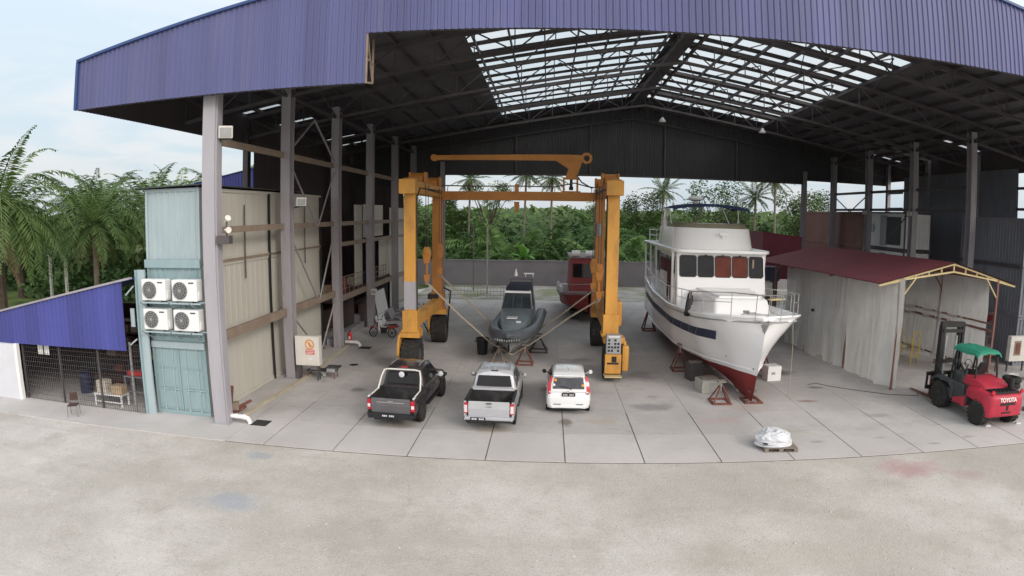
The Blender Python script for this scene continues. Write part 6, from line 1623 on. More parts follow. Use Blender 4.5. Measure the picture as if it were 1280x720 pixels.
        for s in (-1, 1):
            b = MB(); b.loft([[V((s * (W - .02), y, .80)), V((s * (W + .09), y, .78)), V((s * (W + .09), y, .86)), V((s * (W - .02), y, .90))] for y in (.5, 1.46)]); b.loft([[V((s * (W - .02), y, .80)), V((s * (W + .09), y, .78)), V((s * (W + .09), y, .86)), V((s * (W - .02), y, .90))] for y in (3.67, 4.63)]); b.build('fender_flare', M['black'], t)
            b = MB(); b.box((s * (W - .055), .18, zt - .05), (.07, .22, .22)); b.build('bed_corner', M['tarp'], t, bevel=.01)
    else:
        b = MB()
        for s in (-1, 1): b.path([(s * .45, 2.0, z1 + .022), (s * .45, 3.0, z1 - .01)], .012, 5)
        for k in range(5): b.beam((-.5 + k * .25, Lb + .4, z1 + .018), (-.5 + k * .25, 2.9, z1 + .005), .05, .015)
        b.build('roof_ribs', M['car_silver'], cabo)
    return put(t, pos, rotz)

def hatchback(lab, pos, rotz, paint):
    t = thing('hatchback_car', lab, 'car')
    W = .83; wr, ww = .29, .19; L_ = 3.70
    def low(w_, top, bot=.24): return [(0, bot), (w_ * .9, bot), (w_, bot + .13), (w_ + .012, .62), (w_ - .02, top - .05), (w_ - .07, top), (0, top + .02)]
    b = MB(); lofty(b, [(0.0, low(W - .14, .66, .30)), (.06, low(W - .05, .86, .25)), (.2, low(W, .93)), (2.75, low(W, .93)), (3.3, low(W - .05, .82)), (3.58, low(W - .14, .68)), (L_, low(W - .24, .52, .28))])
    body = b.build('body', paint, t, smooth=True, bevel=.02, angle=45)
    def cab(w0, w1, z1): return [(0, .88), (w0, .88), (w0 - .01, .95), (w1, z1 - .08), (w1 - .10, z1), (0, z1 + .03)]
    b = MB(); lofty(b, [(.03, cab(.74, .70, 1.02)), (.14, cab(.78, .66, 1.30)), (.24, cab(.79, .63, 1.47)), (.45, cab(.80, .61, 1.52)), (1.5, cab(.80, .60, 1.54)), (2.0, cab(.80, .60, 1.49)), (2.95, cab(.79, .72, .98))])
    cabo = b.build('cabin', paint, t, smooth=True, bevel=.012, angle=45)
    P = [V((-.60, .035, 1.02)), V((.60, .035, 1.02)), V((.55, .185, 1.40)), V((-.55, .185, 1.40))]
    b = MB(); b.loft([[p + V((0, -.042, 0)) for p in P], [p + V((0, .04, 0)) for p in P]]); rw = b.build('rear_window', M['dust_glass'], cabo, bevel=.02)
    b = MB(); b.path([(.08, -.02, 1.03), (-.1, -.005, 1.07), (-.36, .02, 1.13)], .012, 5); b.lathe([(.03, 0), (.03, .03)], (.08, -.012, 1.02), (0, 1, 0), 8); b.build('rear_wiper', M['black'], rw)
    b = MB(); b.lathe([(.055, 0), (.055, .004)], (-.50, .105, 1.33), (0, -1, .35), 12); b.lathe([(.05, 0), (.05, .004)], (.52, .035, 1.15), (0, -1, .35), 12); b.build('sticker', M['sign_orange'], rw)
    b = MB(); b.lathe([(.05, 0), (.05, .004)], (-.55, .035, 1.16), (0, -1, .35), 12); b.build('sticker', M['tarp'], rw)
    b = MB(); b.loft([[V((-.58, .12, 1.46)), V((.58, .12, 1.46)), V((.58, .40, 1.535)), V((-.58, .40, 1.535))], [V((-.58, .13, 1.50)), V((.58, .13, 1.50)), V((.58, .40, 1.56)), V((-.58, .40, 1.56))]]); sp_ = b.build('spoiler', paint, cabo, bevel=.015)
    b = MB(); b.box((.36, .118, 1.475), (.34, .012, .025)); b.build('brake_lamp', M['tail_clear'], sp_)
    for s in (-1, 1):
        b = MB()
        R_ = []
        for z, xi, xo, y in ((.80, .68, .76, -.004), (.95, .665, .80, .0), (1.15, .665, .775, .07), (1.35, .625, .70, .14), (1.43, .60, .66, .19)):
            R_.append([V((s * xi, y + .015, z)), V((s * xo, y + .05, z)), V((s * (xo + .01), y + .20, z)), V((s * xi, y + .14, z))])
        b.loft(R_); o = b.build('tail_lamp', M['tail_red'], t, smooth=True)
        b = MB(); b.loft([[V((s * .66, -.012, z)), V((s * .74, .02, z)), V((s * .74, .04, z)), V((s * .66, .03, z))] for z in (.86, .92)]); b.build('lens', M['tail_clear'], o)
        for y0, y1, y2, y3 in ((.42, 1.35, 1.35, .50), (1.42, 2.62, 2.02, 1.42)):
            P = [V((s * .802, y0, .98)), V((s * .802, y1, .98)), V((s * .632, y2, 1.42)), V((s * .632, y3, 1.42))]
            b = MB(); b.loft([P, [p - V((s * .03, 0, 0)) for p in P]]); b.build('side_window', M['car_glass'], cabo)
        b = MB(); b.lathe([(.0, -.06), (.08, -.04), (.09, .02), (.0, .07)], (s * .95, 2.42, 1.06), (0, 1, 0), 10); b.beam((s * .79, 2.45, 1.0), (s * .9, 2.44, 1.03), .05, .03); b.build('mirror', paint if s > 0 else M['black'], t, smooth=True)
        b = MB(); b.lohi((s * .42 - .14, -.012, .40), (s * .42 + .14, .06, .425)); b.build('bumper_slot', M['fl_grey'], body)
        for y in (.95, 1.85):
            b = MB(); b.beam((s * (W + .008), y, .82), (s * (W + .008), y + .16, .82), .03, .025, (s, 0, 0)); b.build('door_handle', paint, body)
    b = MB(); b.loft([[V((x, -.03, z)) for x, z in ((-.62, .26), (.62, .26), (.66, .38), (-.66, .38))], [V((x, .14, z)) for x, z in ((-.78, .24), (.78, .24), (.80, .40), (-.80, .40))]]); b.build('rear_bumper', paint, t, bevel=.03)
    b = MB(); b.lohi((-.5, -.034, .245), (.5, .0, .28)); b.build('bumper_lip', M['fl_grey'], t)
    b = MB(); b.lohi((-.25, -.012, .73), (.25, .03, .85)); pl = b.build('number_plate', M['black'], body)
    b = MB()
    for k in range(7):
        if k != 3: b.lohi((-.2 + k * .058, -.0175, .765), (-.2 + k * .058 + .04, -.0115, .815))
    b.build('plate_characters', M['tarp'], pl)
    b = MB(); b.path([(.06 * math.cos(a * PI / 10), -.0, .905 + .035 * math.sin(a * PI / 10)) for a in range(21)], .007, 5); b.lohi((-.22, -.006, .865), (.22, .02, .878)); b.build('badge', M['chrome'], body)
    b = MB(); b.beam((.0, .62, 1.58), (-.05, .52, 1.72), .012, .012); b.build('aerial', M['black'], cabo)
    b = MB()
    for s in (-1, 1):
        for y in (.68, 3.05): arch(b, s * (W - .005), y, wr)
    b.build('wheel_arch', M['black'], t)
    b = MB(); b.lohi((-.6, .2, .18), (.6, 3.4, .3)); b.build('chassis', M['black'], t)
    for s in (-1, 1):
        for y in (.68, 3.05): wheel(t, s * (W - .10), y, wr, ww)
    return put(t, pos, rotz)
g = 'cars parked in a row on the slab'
c1 = pickup('dark maroon-black pickup truck with white roll bar and open bed', (3.78, 19.65, .03), math.radians(-3.5), M['car_dark'], True); c1['group'] = g
c2 = pickup('silver pickup truck with open black bed, parked between the other cars', (7.22, 19.75, .03), math.radians(-1.5), M['car_silver']); c2['group'] = g
c3 = hatchback('small white hatchback car parked at the right of the two pickups', (10.02, 21.72, .03), math.radians(-.5), M['car_white']); c3['group'] = g

# ------------------------------------------------------------------ forklift: +y forward (forks), origin between the wheels
t = thing('forklift', 'red forklift with green canopy and black mast beside the plastic tent', 'forklift')
R_ = M['forklift_red']
# counterweight
b = MB()
def cwr(y, w_, z0, z1): return [V((x, y, z)) for x, z in ((-w_, z0), (w_, z0), (w_ + .02, (z0 + z1) / 2), (w_, z1 - .1), (w_ - .1, z1), (-w_ + .1, z1), (-w_, z1 - .1), (-w_ - .02, (z0 + z1) / 2))]
b.loft([cwr(-1.15, .72, .52, 1.22), cwr(-1.08, .86, .44, 1.30), (cwr(-.9, .98, .42, 1.36)), cwr(-.55, 1.02, .72, 1.38), cwr(-.1, 1.02, .92, 1.38), cwr(.35, 1.0, .95, 1.36)])
cw = b.build('counterweight', R_, t, smooth=True, bevel=.05, seg=3, angle=50)
b = MB(); b.lohi((-.42, -1.165, .92), (.42, -1.10, 1.02)); b.lohi((-.05, -1.175, .72), (.05, -1.10, .9)); b.lohi((-.28, -1.165, .60), (.22, -1.10, .66)); b.build('grille_slot', M['black'], cw)
text_mesh('TOYOTA', 'lettering', M['white'], cw, Matrix.Translation((0, -1.158, 1.13)) @ Matrix.Rotation(PI / 2 - .12, 4, 'X'), .22, .008, .006)
b = MB(); b.lohi((-.85, -.30, 1.36), (.85, .75, 1.40)); b.loft([[V((x, y, z)) for x, z in ((-.82 * k, 1.38), (.82 * k, 1.38), (.72 * k, z_), (-.72 * k, z_))] for y, k, z_ in ((-.45, .9, 1.46), (.0, 1, 1.62), (.85, 1, 1.68))]); b.build('engine_hood', R_, t, smooth=True, bevel=.05, angle=40)
b = MB(); b.lohi((-.7, -1.0, 1.34), (.7, -.5, 1.42))
for k in range(6): b.lohi((-.6 + k * .22, -.98, 1.42), (-.5 + k * .22, -.55, 1.45))
b.build('radiator_grille', M['black'], t)
b = MB(); b.tube((.55, -.62, 1.4), (.55, -.62, 1.85), .13, 12); b.tube((.78, -.35, 1.4), (.78, -.35, 1.75), .10, 10); b.build('air_cleaner', M['black'], t, smooth=True)
b = MB(); b.lohi((-.98, .3, .62), (.98, 2.2, .98)); b.lohi((-.62, .3, .45), (.62, 2.6, .7)); b.build('chassis', M['fl_grey'], t, bevel=.04)
for s in (-1, 1):
    b = MB(); b.loft([[V((s * .80, y, z)) for y, z in P] for P in (((.35, .50), (1.15, .50), (1.15, .72), (.35, .95)),)] + [[V((s * 1.04, y, z)) for y, z in ((.38, .52), (1.12, .52), (1.12, .70), (.38, .92))]]); b.build('side_step', R_, t, bevel=.02)
    b = MB(); b.loft([[V((x, y, z)) for y, z in ((1.15, .60), (1.15, 1.12), (1.45, 1.32), (2.35, 1.34), (2.72, 1.1), (2.72, .98), (2.35, 1.22), (1.5, 1.20), (1.3, 1.05), (1.27, .6))] for x in (s * .72, s * 1.08)]); b.build('front_fender', M['fl_grey'], t, bevel=.02)
    b = MB(); b.loft([[V((x, y, z)) for y, z in ((.5, .62), (1.3, .62), (1.25, 1.34), (.6, 1.34))] for x in (s * .90, s * 1.0)]); b.build('side_tank', M['fl_grey'], t, bevel=.04)
def ftyre(x, y, r, w_):
    s = 1 if x > 0 else -1
    b = MB(); b.lathe([(r * .5, -w_ / 2), (r * .90, -w_ / 2), (r, -w_ * .36), (r, w_ * .36), (r * .90, w_ / 2), (r * .5, w_ / 2)], (x, y, r), (1, 0, 0), 28)
    for k in range(20):
        a = 2 * PI * k / 20
        for e in (-1, 1):
            aa = a + (.15 if e > 0 else 0); b.box((x + e * w_ * .28, y + math.cos(aa) * r, r + math.sin(aa) * r), (w_ * .42, .09, .04), rx=aa + PI / 2)
    o = b.build('wheel', M['rubber'], t, smooth=True)
    b = MB(); b.lathe([(.02, w_ * .42), (r * .22, w_ * .44), (r * .26, w_ * .30), (r * .45, w_ * .28), (r * .52, w_ * .47)], (x, y, r), (s, 0, 0), 20)
    for k in range(8): b.lathe([(.02, w_ * .3), (.02, w_ * .36)], (x, y + math.cos(k * PI / 4) * r * .34, r + math.sin(k * PI / 4) * r * .34), (s, 0, 0), 6)
    b.build('rim', M['fl_grey'], o, smooth=True, angle=30)
for s in (-1, 1): ftyre(s * .86, 2.05, .56, .44); ftyre(s * .84, -.42, .50, .40)
# operator station and overhead guard
b = MB(); b.lohi((-.3, .72, 1.6), (.3, 1.2, 1.82)); b.loft([[V((-.28, .62, 1.78)), V((.28, .62, 1.78)), V((.28, .78, 1.78)), V((-.28, .78, 1.78))], [V((-.22, .48, 2.25)), V((.22, .48, 2.25)), V((.22, .60, 2.25)), V((-.22, .60, 2.25))]]); b.build('seat', M['black'], t, bevel=.05)
b = MB(); b.path([(0, 1.75, 1.35), (0, 1.55, 1.92)], .03, 6); ring_ = [(.2 * math.cos(a * PI / 12), 1.53 + .07 * math.sin(a * PI / 12), 1.94 + .19 * math.sin(a * PI / 12)) for a in range(25)]; b.path(ring_, .016, 5); b.lohi((-.5, 1.7, 1.0), (.5, 1.95, 1.62)); b.build('dashboard', M['fl_grey'], t)
for s in (-1, 1):
    b = MB(); b.path([(s * .62, 1.95, 1.2), (s * .58, 1.75, 2.45), (s * .56, 1.68, 2.62)], .045, 8); b.build('guard_post', M['black'], t, smooth=True)
    b = MB(); b.path([(s * .62, .30, 1.4), (s * .58, .42, 2.45), (s * .56, .48, 2.62)], .045, 8); b.build('guard_post', M['black'], t, smooth=True)
b = MB(); b.path([(-.56, .45, 2.64), (.56, .45, 2.64), (.56, 1.72, 2.64), (-.56, 1.72, 2.64), (-.56, .45, 2.64)], .04, 6)
for k in range(5): b.beam((-.56 + .28 * k, .45, 2.65), (-.56 + .28 * k, 1.72, 2.65), .04, .03)
b.build('overhead_guard', M['black'], t)
b = MB(); n_ = 10
G = [[V((-.68 + 1.36 * j / n_, .28 + 1.55 * i / n_, 2.72 + .04 * math.sin(j * 1.7 + i) * .5 + .05 * math.sin(PI * j / n_) - (.10 if j in (0, n_) else 0) - (.05 if i == 0 else 0))) for j in range(n_ + 1)] for i in range(n_ + 1)]
for i in range(n_):
    for j in range(n_):
        b.face([G[i][j], G[i][j + 1], G[i + 1][j + 1], G[i + 1][j]])
        b.face([p - V((0, 0, .03)) for p in (G[i + 1][j], G[i + 1][j + 1], G[i][j + 1], G[i][j])])
rim_ = G[0] + [G[i][n_] for i in range(1, n_ + 1)] + G[n_][::-1][1:] + [G[i][0] for i in range(n_ - 1, 0, -1)]
for a, c in zip(rim_, rim_[1:] + rim_[:1]): b.face([a, c, c - V((0, 0, .10)), a - V((0, 0, .10))])
b.build('canopy', M['green_sheet'], t, recalc=False)
# mast and forks
for s in (-1, 1):
    b = MB(); b.lohi((s * .60 - .07, 2.78, .25), (s * .60 + .07, 3.02, 3.35)); b.lohi((s * .46 - .05, 2.84, .3), (s * .46 + .05, 3.06, 3.30)); b.build('mast_rail', M['black'], t)
    b = MB(); b.tube((s * .3, 2.9, .4), (s * .3, 2.9, 2.9), .06, 8); b.build('lift_cylinder', M['grey_metal'], t)
    b = MB(); b.tube((s * .7, 2.2, 1.0), (s * .66, 2.85, 1.7), .055, 8); b.build('tilt_cylinder', M['black'], t)
    b = MB(); b.lohi((s * .55 - .09, 3.2, .1), (s * .55 + .09, 3.27, 1.25)); b.loft([[V((s * .55 - .09, 3.2, .06)), V((s * .55 + .09, 3.2, .06)), V((s * .55 + .09, 3.2, .13)), V((s * .55 - .09, 3.2, .13))], [V((s * .55 - .07, 4.75, .05)), V((s * .55 + .07, 4.75, .05)), V((s * .55 + .07, 4.75, .07)), V((s * .55 - .07, 4.75, .07))]]); b.build('fork', M['rust'], t)
b = MB()
for z in (.32, 1.7, 3.28): b.lohi((-.66, 2.80, z), (.66, 2.98, z + (.16 if z < 3 else .22)))
b.lohi((-.62, 2.74, 3.05), (.62, 2.79, 3.2)); b.build('mast_crossbar', M['black'], t)
b = MB(); b.lohi((-1.0, 3.06, .5), (1.0, 3.14, .66)); b.lohi((-1.0, 3.06, 1.1), (1.0, 3.14, 1.26))
for x in (-.95, -.3, .3, .95): b.lohi((x - .05, 3.07, .66), (x + .05, 3.13, 1.1))
b.build('carriage', M['black'], t)
b = MB()
for x in (-.8, .8): b.lathe([(.09, 0), (.09, .06)], (x, -1.02, 1.42), (0, -1, 0), 10)
b.build('rear_lamp', M['tail_red'], cw)
put(t, (27.08, 20.0, .03), math.radians(2.5))
# ------------------------------------------------------------------ motorcycle; +y forward
t = thing('motorcycle', 'small dark underbone motorcycle with white leg shield parked by the left store', 'motorcycle')
for y in (0, 1.22):
    b = MB(); b.lathe([(.24, -.035), (.285, -.03), (.295, 0), (.285, .03), (.24, .035)], (0, y, .295), (1, 0, 0), 24, caps=False); o = b.build('wheel', M['rubber'], t, smooth=True)
    b = MB()
    for k in range(6): b.beam((0, y, .295), (0, y + .24 * math.cos(k * PI / 3), .295 + .24 * math.sin(k * PI / 3)), .03, .03, (1, 0, 0))
    b.lathe([(.06, -.06), (.06, .06)], (0, y, .295), (1, 0, 0), 10); b.build('rim', M['fl_grey'], o)
b = MB(); b.path([(0, .98, .88), (0, .75, .55), (0, .4, .52), (0, .1, .72), (0, -.25, .78)], .06, 8); b.lohi((-.11, .38, .25), (.11, .72, .52)); b.build('frame', M['black'], t, bevel=.01)
b = MB(); b.loft([[V((-.13, -.30, .80)), V((.13, -.30, .80)), V((.10, -.30, .88)), V((-.10, -.30, .88))], [V((-.14, .1, .74)), V((.14, .1, .74)), V((.12, .1, .83)), V((-.12, .1, .83))], [V((-.10, .48, .70)), V((.10, .48, .70)), V((.07, .48, .77)), V((-.07, .48, .77))]]); b.build('seat', M['black'], t, smooth=True, bevel=.02)
b = MB(); b.loft([[V((-.12, -.42, .66)), V((.12, -.42, .66)), V((.08, -.42, .80)), V((-.08, -.42, .80))], [V((-.13, .2, .5)), V((.13, .2, .5)), V((.13, .2, .72)), V((-.13, .2, .72))]]); b.build('tail_fairing', M['boat_red'], t, bevel=.02)
for s in (-1, 1):
    b = MB(); P = [V((s * .05, .86, .95)), V((s * .24, .80, .78)), V((s * .26, .72, .45)), V((s * .14, .68, .28)), V((s * .08, .74, .5))]; b.loft([P, [p + V((s * .0, .035, .01)) for p in P]]); b.build('leg_shield', M['sign_white'], t, bevel=.01)
    b = MB(); b.path([(s * .04, .98, .95), (s * .08, 1.22, .295)], .022, 6); b.build('fork_leg', M['grey_metal'], t)
    b = MB(); b.path([(s * .3, .84, 1.07), (s * .36, .82, 1.22)], .01, 5); b.lathe([(.06, 0), (.06, .02)], (s * .37, .82, 1.26), (0, -1, 0), 10); b.build('mirror', M['black'], t)
b = MB(); b.path([(-.34, .80, 1.04), (-.12, .92, 1.06), (.12, .92, 1.06), (.34, .80, 1.04)], .018, 6); b.build('handlebar', M['black'], t)
b = MB(); b.lathe([(.03, -.1), (.10, -.05), (.10, .05), (.07, .09)], (0, 1.0, 1.02), (0, 1, -.1), 12); b.build('headlight', M['tail_clear'], t, smooth=True)
b = MB(); b.path([(.12, .5, .3), (.14, .1, .28), (.15, -.35, .36)], [.03, .045, .05], 8); b.build('exhaust', M['grey_metal'], t, smooth=True)
b = MB(); b.path([(0, 1.02, .5), (0, 1.1, .60), (0, 1.25, .64), (0, 1.42, .58)], .05, 8); b.build('front_mudguard', M['boat_red'], t, smooth=True)
put(t, (-.15, 34.95, .03), math.radians(83), rot=(0, .12, math.radians(83)))
# ------------------------------------------------------------------ pallet and the bundle on it
t = thing('timber_pallet', 'grey timber pallet on the front slab', 'pallet', (16.95, 18.35, .03), -.06)
X = WM[t.name]
def lb(b, lo, hi):
    P = [V((x, y, z)) for z in (lo[2], hi[2]) for x, y in ((lo[0], lo[1]), (hi[0], lo[1]), (hi[0], hi[1]), (lo[0], hi[1]))]
    b.hexa([X @ p for p in P])
for k in range(6):
    b = MB(); lb(b, (-.58, -.50 + k * .172, .115), (.58, -.50 + k * .172 + .13, .14)); b.build('top_board', M['wood'], t)
for x in (-.58, -.07, .44):
    b = MB(); lb(b, (x, -.5, .02), (x + .14, .5, .115)); b.build('bearer', M['wood'], t)
for y in (-.5, -.05, .4):
    b = MB(); lb(b, (-.58, y, 0), (.58, y + .1, .02)); b.build('bottom_board', M['wood'], t)
t = thing('tarp_bundle', 'crumpled white tarpaulin bundle heaped on the timber pallet', 'tarpaulin', (16.85, 18.42, .17))
import mathutils.noise as mn
b = MB(); n1, n2 = 30, 56
rings = []
for i in range(n1 + 1):
    f = i / n1; R = []
    for j in range(n2):
        a = 2 * PI * j / n2
        if f < .22: rr_, z = .50 + .14 * math.sin(f / .22 * PI / 2), .18 * f / .22
        else:
            q = (f - .22) / .78; rr_, z = .64 * math.cos(q * PI / 2) ** .75, .18 + .26 * math.sin(q * PI / 2)
        x, y = rr_ * math.cos(a) * 1.0, rr_ * math.sin(a) * .78
        nv = mn.fractal(V((x * 3.2, y * 3.2, z * 3 + 4)), .7, 2.2, 5); rd = 1 - abs(mn.noise(V((x * 4.5, y * 4.5, z * 5))))
        k = (1 + .16 * nv); z2 = z * (1 + .22 * nv) + .07 * (rd - .75) * (1 if f > .2 else 0) + (.07 * math.exp(-((x - .1) ** 2 + (y) ** 2) / .02) if f > .6 else 0)
        R.append(V((16.80 + x * k, 18.42 + y * k, .175 + max(0.0, z2))))
    rings.append(R)
b.loft(rings); bo = b.build('sheet', M['tarp'], t, smooth=True, angle=50)
b = MB()
for k in range(3): b.path([(16.80 + (.66 - .02 * k) * math.cos(a), 18.42 + (.53 - .02 * k) * math.sin(a), .20 + .05 * k + .015 * math.sin(3 * a + k)) for a in [PI + PI * i / 18 + .1 for i in range(19)]], .03, 6)
b.build('folded_edge', M['tarp'], bo, smooth=True)
b = MB(); b.box((16.38, 17.98, .30), (.16, .05, .04), -.4); b.build('dark_tie', M['black'], bo)
# ------------------------------------------------------------------ plastic work tent
U = V((.9945, .105, 0)); W_ = V((-.105, .9945, 0)); P0 = V((25.2, 24.72, 0))
def T(u, v, z): return P0 + U * u + W_ * v + V((0, 0, z))
tent = thing('work_tent', 'maroon roofed work tent with cream gable truss and hanging plastic sheets', 'tent', tuple(P0))
TW_, TL_ = 6.42, 12.7
roofz = lambda u: 5.95 - .225 * abs(u - TW_ / 2)
b = MB()
for u0, u1 in ((-1.32, TW_ / 2), (TW_ / 2, TW_ + 1.32)):
    n_ = 40
    for i in range(n_):
        a, c = u0 + (u1 - u0) * i / n_, u0 + (u1 - u0) * (i + 1) / n_
        h0 = .0; 
        b.face([T(a, -.12, roofz(a)), T(c, -.12, roofz(c)), T(c, TL_ + .3, roofz(c)), T(a, TL_ + .3, roofz(a))])
        b.face([T(a, -.12, roofz(a) + .03), T(a, TL_ + .3, roofz(a) + .03), T(c, TL_ + .3, roofz(c) + .03), T(c, -.12, roofz(c) + .03)])
for k in range(36):
    v = .1 + k * .36
    for u0, u1 in ((-1.32, TW_ / 2 - .05), (TW_ / 2 + .05, TW_ + 1.32)): b.beam(T(u0, v, roofz(u0) + .032), T(u1, v, roofz(u1) + .032), .04, .012)
b.build('roof', M['red_roof'], tent, recalc=False)
for v in (0, 4.2, 8.4, TL_):
    for u in (0, TW_):
        b = MB(); b.beam(T(u, v, .03), T(u, v, 5.2), .10, .10); b.build('post', M['red_post'], tent)
for v in (0, 4.2, 8.4, TL_):
    b = MB(); m_ = TW_ / 2
    for s0 in (-1.32, TW_ + 1.32):
        b.beam(T(s0, v, roofz(s0) - .06), T(m_, v, roofz(m_) - .06), .07, .08); 
        e = 0 if s0 < 0 else TW_
        b.beam(T(e, v, 5.12), T(m_, v, roofz(m_) - .42), .07, .08); b.beam(T(s0, v, roofz(s0) - .08), T(e, v, 5.08), .06, .07)
        for f in (0, .25, .5, .75): 
            uu = e + (m_ - e) * f; zz = 5.12 + (roofz(m_) - .42 - 5.12) * f
            b.beam(T(uu, v, zz), T(uu, v, roofz(uu) - .06), .06, .06)
        b.beam(T(e, v, 4.25), T(e + (.85 if e == 0 else -.85), v, 5.22), .06, .06)
    b.beam(T(m_, v, roofz(m_) - .45), T(m_, v, roofz(m_) - .03), .07, .07)
    b.build('gable_truss', M['frame_cream'] if v == 0 else M['red_post'], tent)
b = MB()
for u in (0, TW_):
    for z in (5.15, 2.6) if u else (5.15,): b.beam(T(u, 0, z), T(u, TL_, z), .09, .12)
b.beam(T(TW_, 0, 2.95), T(TW_, TL_, 2.95), .07, .09); b.beam(T(TW_, 0, .6), T(TW_, TL_, .6), .07, .09)
for u in (1.2, TW_ / 2, 5.2): b.beam(T(u, 0, roofz(u) - .15), T(u, TL_, roofz(u) - .15), .06, .08)
b.build('rail', M['red_post'], tent)
def curtain(u, v0, v1, z0f, z1, seed, amp=.10, name='plastic_sheet', alongu=None):
    b = MB(); nv, nz = int(abs(v1 - v0) * 16), 26
    G = []
    for i in range(nv + 1):
        v = v0 + (v1 - v0) * i / nv; row = []
        for j in range(nz + 1):
            f = j / nz; z0 = z0f(v); z = z1 + (z0 - z1) * f
            o = amp * (.35 + .65 * f) * (mn.noise(V((v * 1.3, seed, z * .12))) * 1.3 + .75 * (1 - 2 * abs(mn.noise(V((v * 2.4 + z * .10, seed + 5, z * .15))))) * .7 + .35 * (1 - 2 * abs(mn.noise(V((v * 5 + z * .35, seed + 9, z * .3))))) * .7)
            sag = .10 * mn.noise(V((z * .8, v * .4, seed)))
            row.append(T(u + o, v + sag, z) if alongu is None else T(v + sag, alongu + o, z))
        G.append(row)
    for i in range(nv):
        for j in range(nz): b.face([G[i][j], G[i + 1][j], G[i + 1][j + 1], G[i][j + 1]])
    return b.build(name, M['curtain'], tent, smooth=True, angle=180, recalc=False)
curtain(-.16, -.28, 2.5, lambda v: .05 + (.2 * max(0, .3 - v)), 5.18, 1.0, .30)
curtain(-.2, 2.3, 5.5, lambda v: .06 + .2 * max(0, mn.noise(V((v, 2, 9)))), 5.18, 4.0, .26)
curtain(-.18, 5.2, 10.7, lambda v: .05 + .5 * max(0, mn.noise(V((v, 2, 2)))), 5.12, 7.0, .16)
curtain(TW_ - .1, .5, 12.5, lambda v: .3 + .5 * max(0, mn.noise(V((v * .7, 5, 2)))), 5.1, 3.0, .16)
b = MB(); b.beam(T(-.16, 9.6, .9), T(-.2, 7.2, 2.8), .05, .05); b.build('loose_batten', M['curtain'], tent)
b = MB(); b.prism([(0, 0), (.22, .05), (.18, .2), (.02, .16)], 0, .02, 'x'); b.bm.transform(Matrix.Translation(T(-.3, 7.1, 2.55)) @ Matrix.Rotation(PI / 2, 4, 'Z')); b.build('patch', M['black'], tent)
# yellow scaffold towers inside
def scaff(lab, u, v, rot):
    t = thing('scaffold_frame', lab, 'scaffold', tuple(T(u, v, .03)), rot, 'yellow scaffold frames in the tent')
    X = WM[t.name]; P = lambda x, y, z: X @ V((x, y, z))
    for y in (-.6, .6):
        b = MB(); b.path([P(-.45, y, 0), P(-.45, y, 1.9)], .03, 6); b.path([P(.45, y, 0), P(.45, y, 1.9)], .03, 6); b.path([P(-.45, y, 1.85), P(.45, y, 1.85)], .03, 6); b.path([P(-.45, y, .5), P(.45, y, .5)], .025, 6); b.path([P(-.3, y, 1.3), P(.3, y, 1.3)], .02, 6); b.path([P(-.3, y, .5), P(-.3, y, 1.3)], .02, 6); b.path([P(.3, y, .5), P(.3, y, 1.3)], .02, 6); b.build('end_frame', M['scaff'], t)
    for x in (-.45, .45):
        b = MB(); b.path([P(x, -.6, .4), P(x, .6, 1.7)], .018, 5); b.path([P(x, .6, .4), P(x, -.6, 1.7)], .018, 5); b.build('cross_brace', M['scaff'], t)
M['scaff'] = mat('scaffold_yellow', (.55, .40, .06), .5, var=.15, dirt=((.3, .2, .08), .3, 4.))
scaff('yellow scaffold frame just inside the tent mouth', 4.5, 4.6, .5)
scaff('yellow scaffold frame deeper in the tent near the middle', 4.0, 7.0, .2)
t = thing('workbench', 'cluttered dark workbench inside the plastic tent', 'workbench', tuple(T(.9, 8.4, .03)))
b = MB(); b.beam(T(.9, 7, .9), T(.9, 10, .9), .8, .06); b.build('table_top', M['brown_dark'], t)
for u, v in ((.6, 7.1), (1.2, 7.1), (.6, 9.9), (1.2, 9.9)):
    b = MB(); b.beam(T(u, v, .03), T(u, v, .88), .07, .07); b.build('leg', M['brown_dark'], t)
b = MB(); b.beam(T(.95, 7.4, 1.1), T(.95, 8.2, 1.1), .4, .34); b.build('tool_chest', M['navy'], t)
# ------------------------------------------------------------------ container stacks along the right row
g = 'brown containers stacked at the right rear'
for k, y in enumerate((46.75, 52.95)):
    for lv in range(3):
        nm = ['bottom', 'middle', 'topmost'][lv]
        container('%s brown container in the %s rear right stack' % (nm, ['nearer', 'farther'][k]), 35.4, y, .03 + lv * 2.87, L=6.06, H=2.85, ms='brown_cont', mf='brown_cont', front='wall', group=g)
g = 'cabins stacked beside the brown containers'
for lv in range(3):
    c = container('%s white and dark site cabin beside the brown container stack' % ['bottom', 'middle', 'topmost'][lv], 35.4, 40.4, .03 + lv * 2.87, L=6.06, H=2.85, ms='white' if lv else 'steel', mf='white', front='wall', group=g, mframe='steel_dark')
    b = MB(); b.lohi((35.35, 41.0, .4 + lv * 2.87), (35.43, 42.9, 2.5 + lv * 2.87)); b.build('dark_opening', M['black'], c)
    b = MB(); b.lohi((35.33, 43.0, .3 + lv * 2.87), (35.40, 43.9, 2.6 + lv * 2.87)); b.build('door', M['steel'], c)
    b = MB(); b.lathe([(.34, 0), (.34, .03)], (35.40, 45.3, 1.6 + lv * 2.87), (-1, 0, 0), 18); b.build('round_vent', M['grey_metal'], c)
g = 'blue-grey containers stacked at the far right'
for lv in range(3):
    c = container('%s blue-grey container behind the forklift side of the shed' % ['bottom', 'middle', 'topmost'][lv], 36.1, 28.4, .03 + lv * 2.8, L=6.06, H=2.78, ms='grey_cont', mf='grey_cont', front='wall', group=g)
b = MB(); b.beam((36.05, 28.5, 5.66), (36.05, 34.4, 5.66), .08, .2); b.build('seam_strip', M['steel_dark'], c)
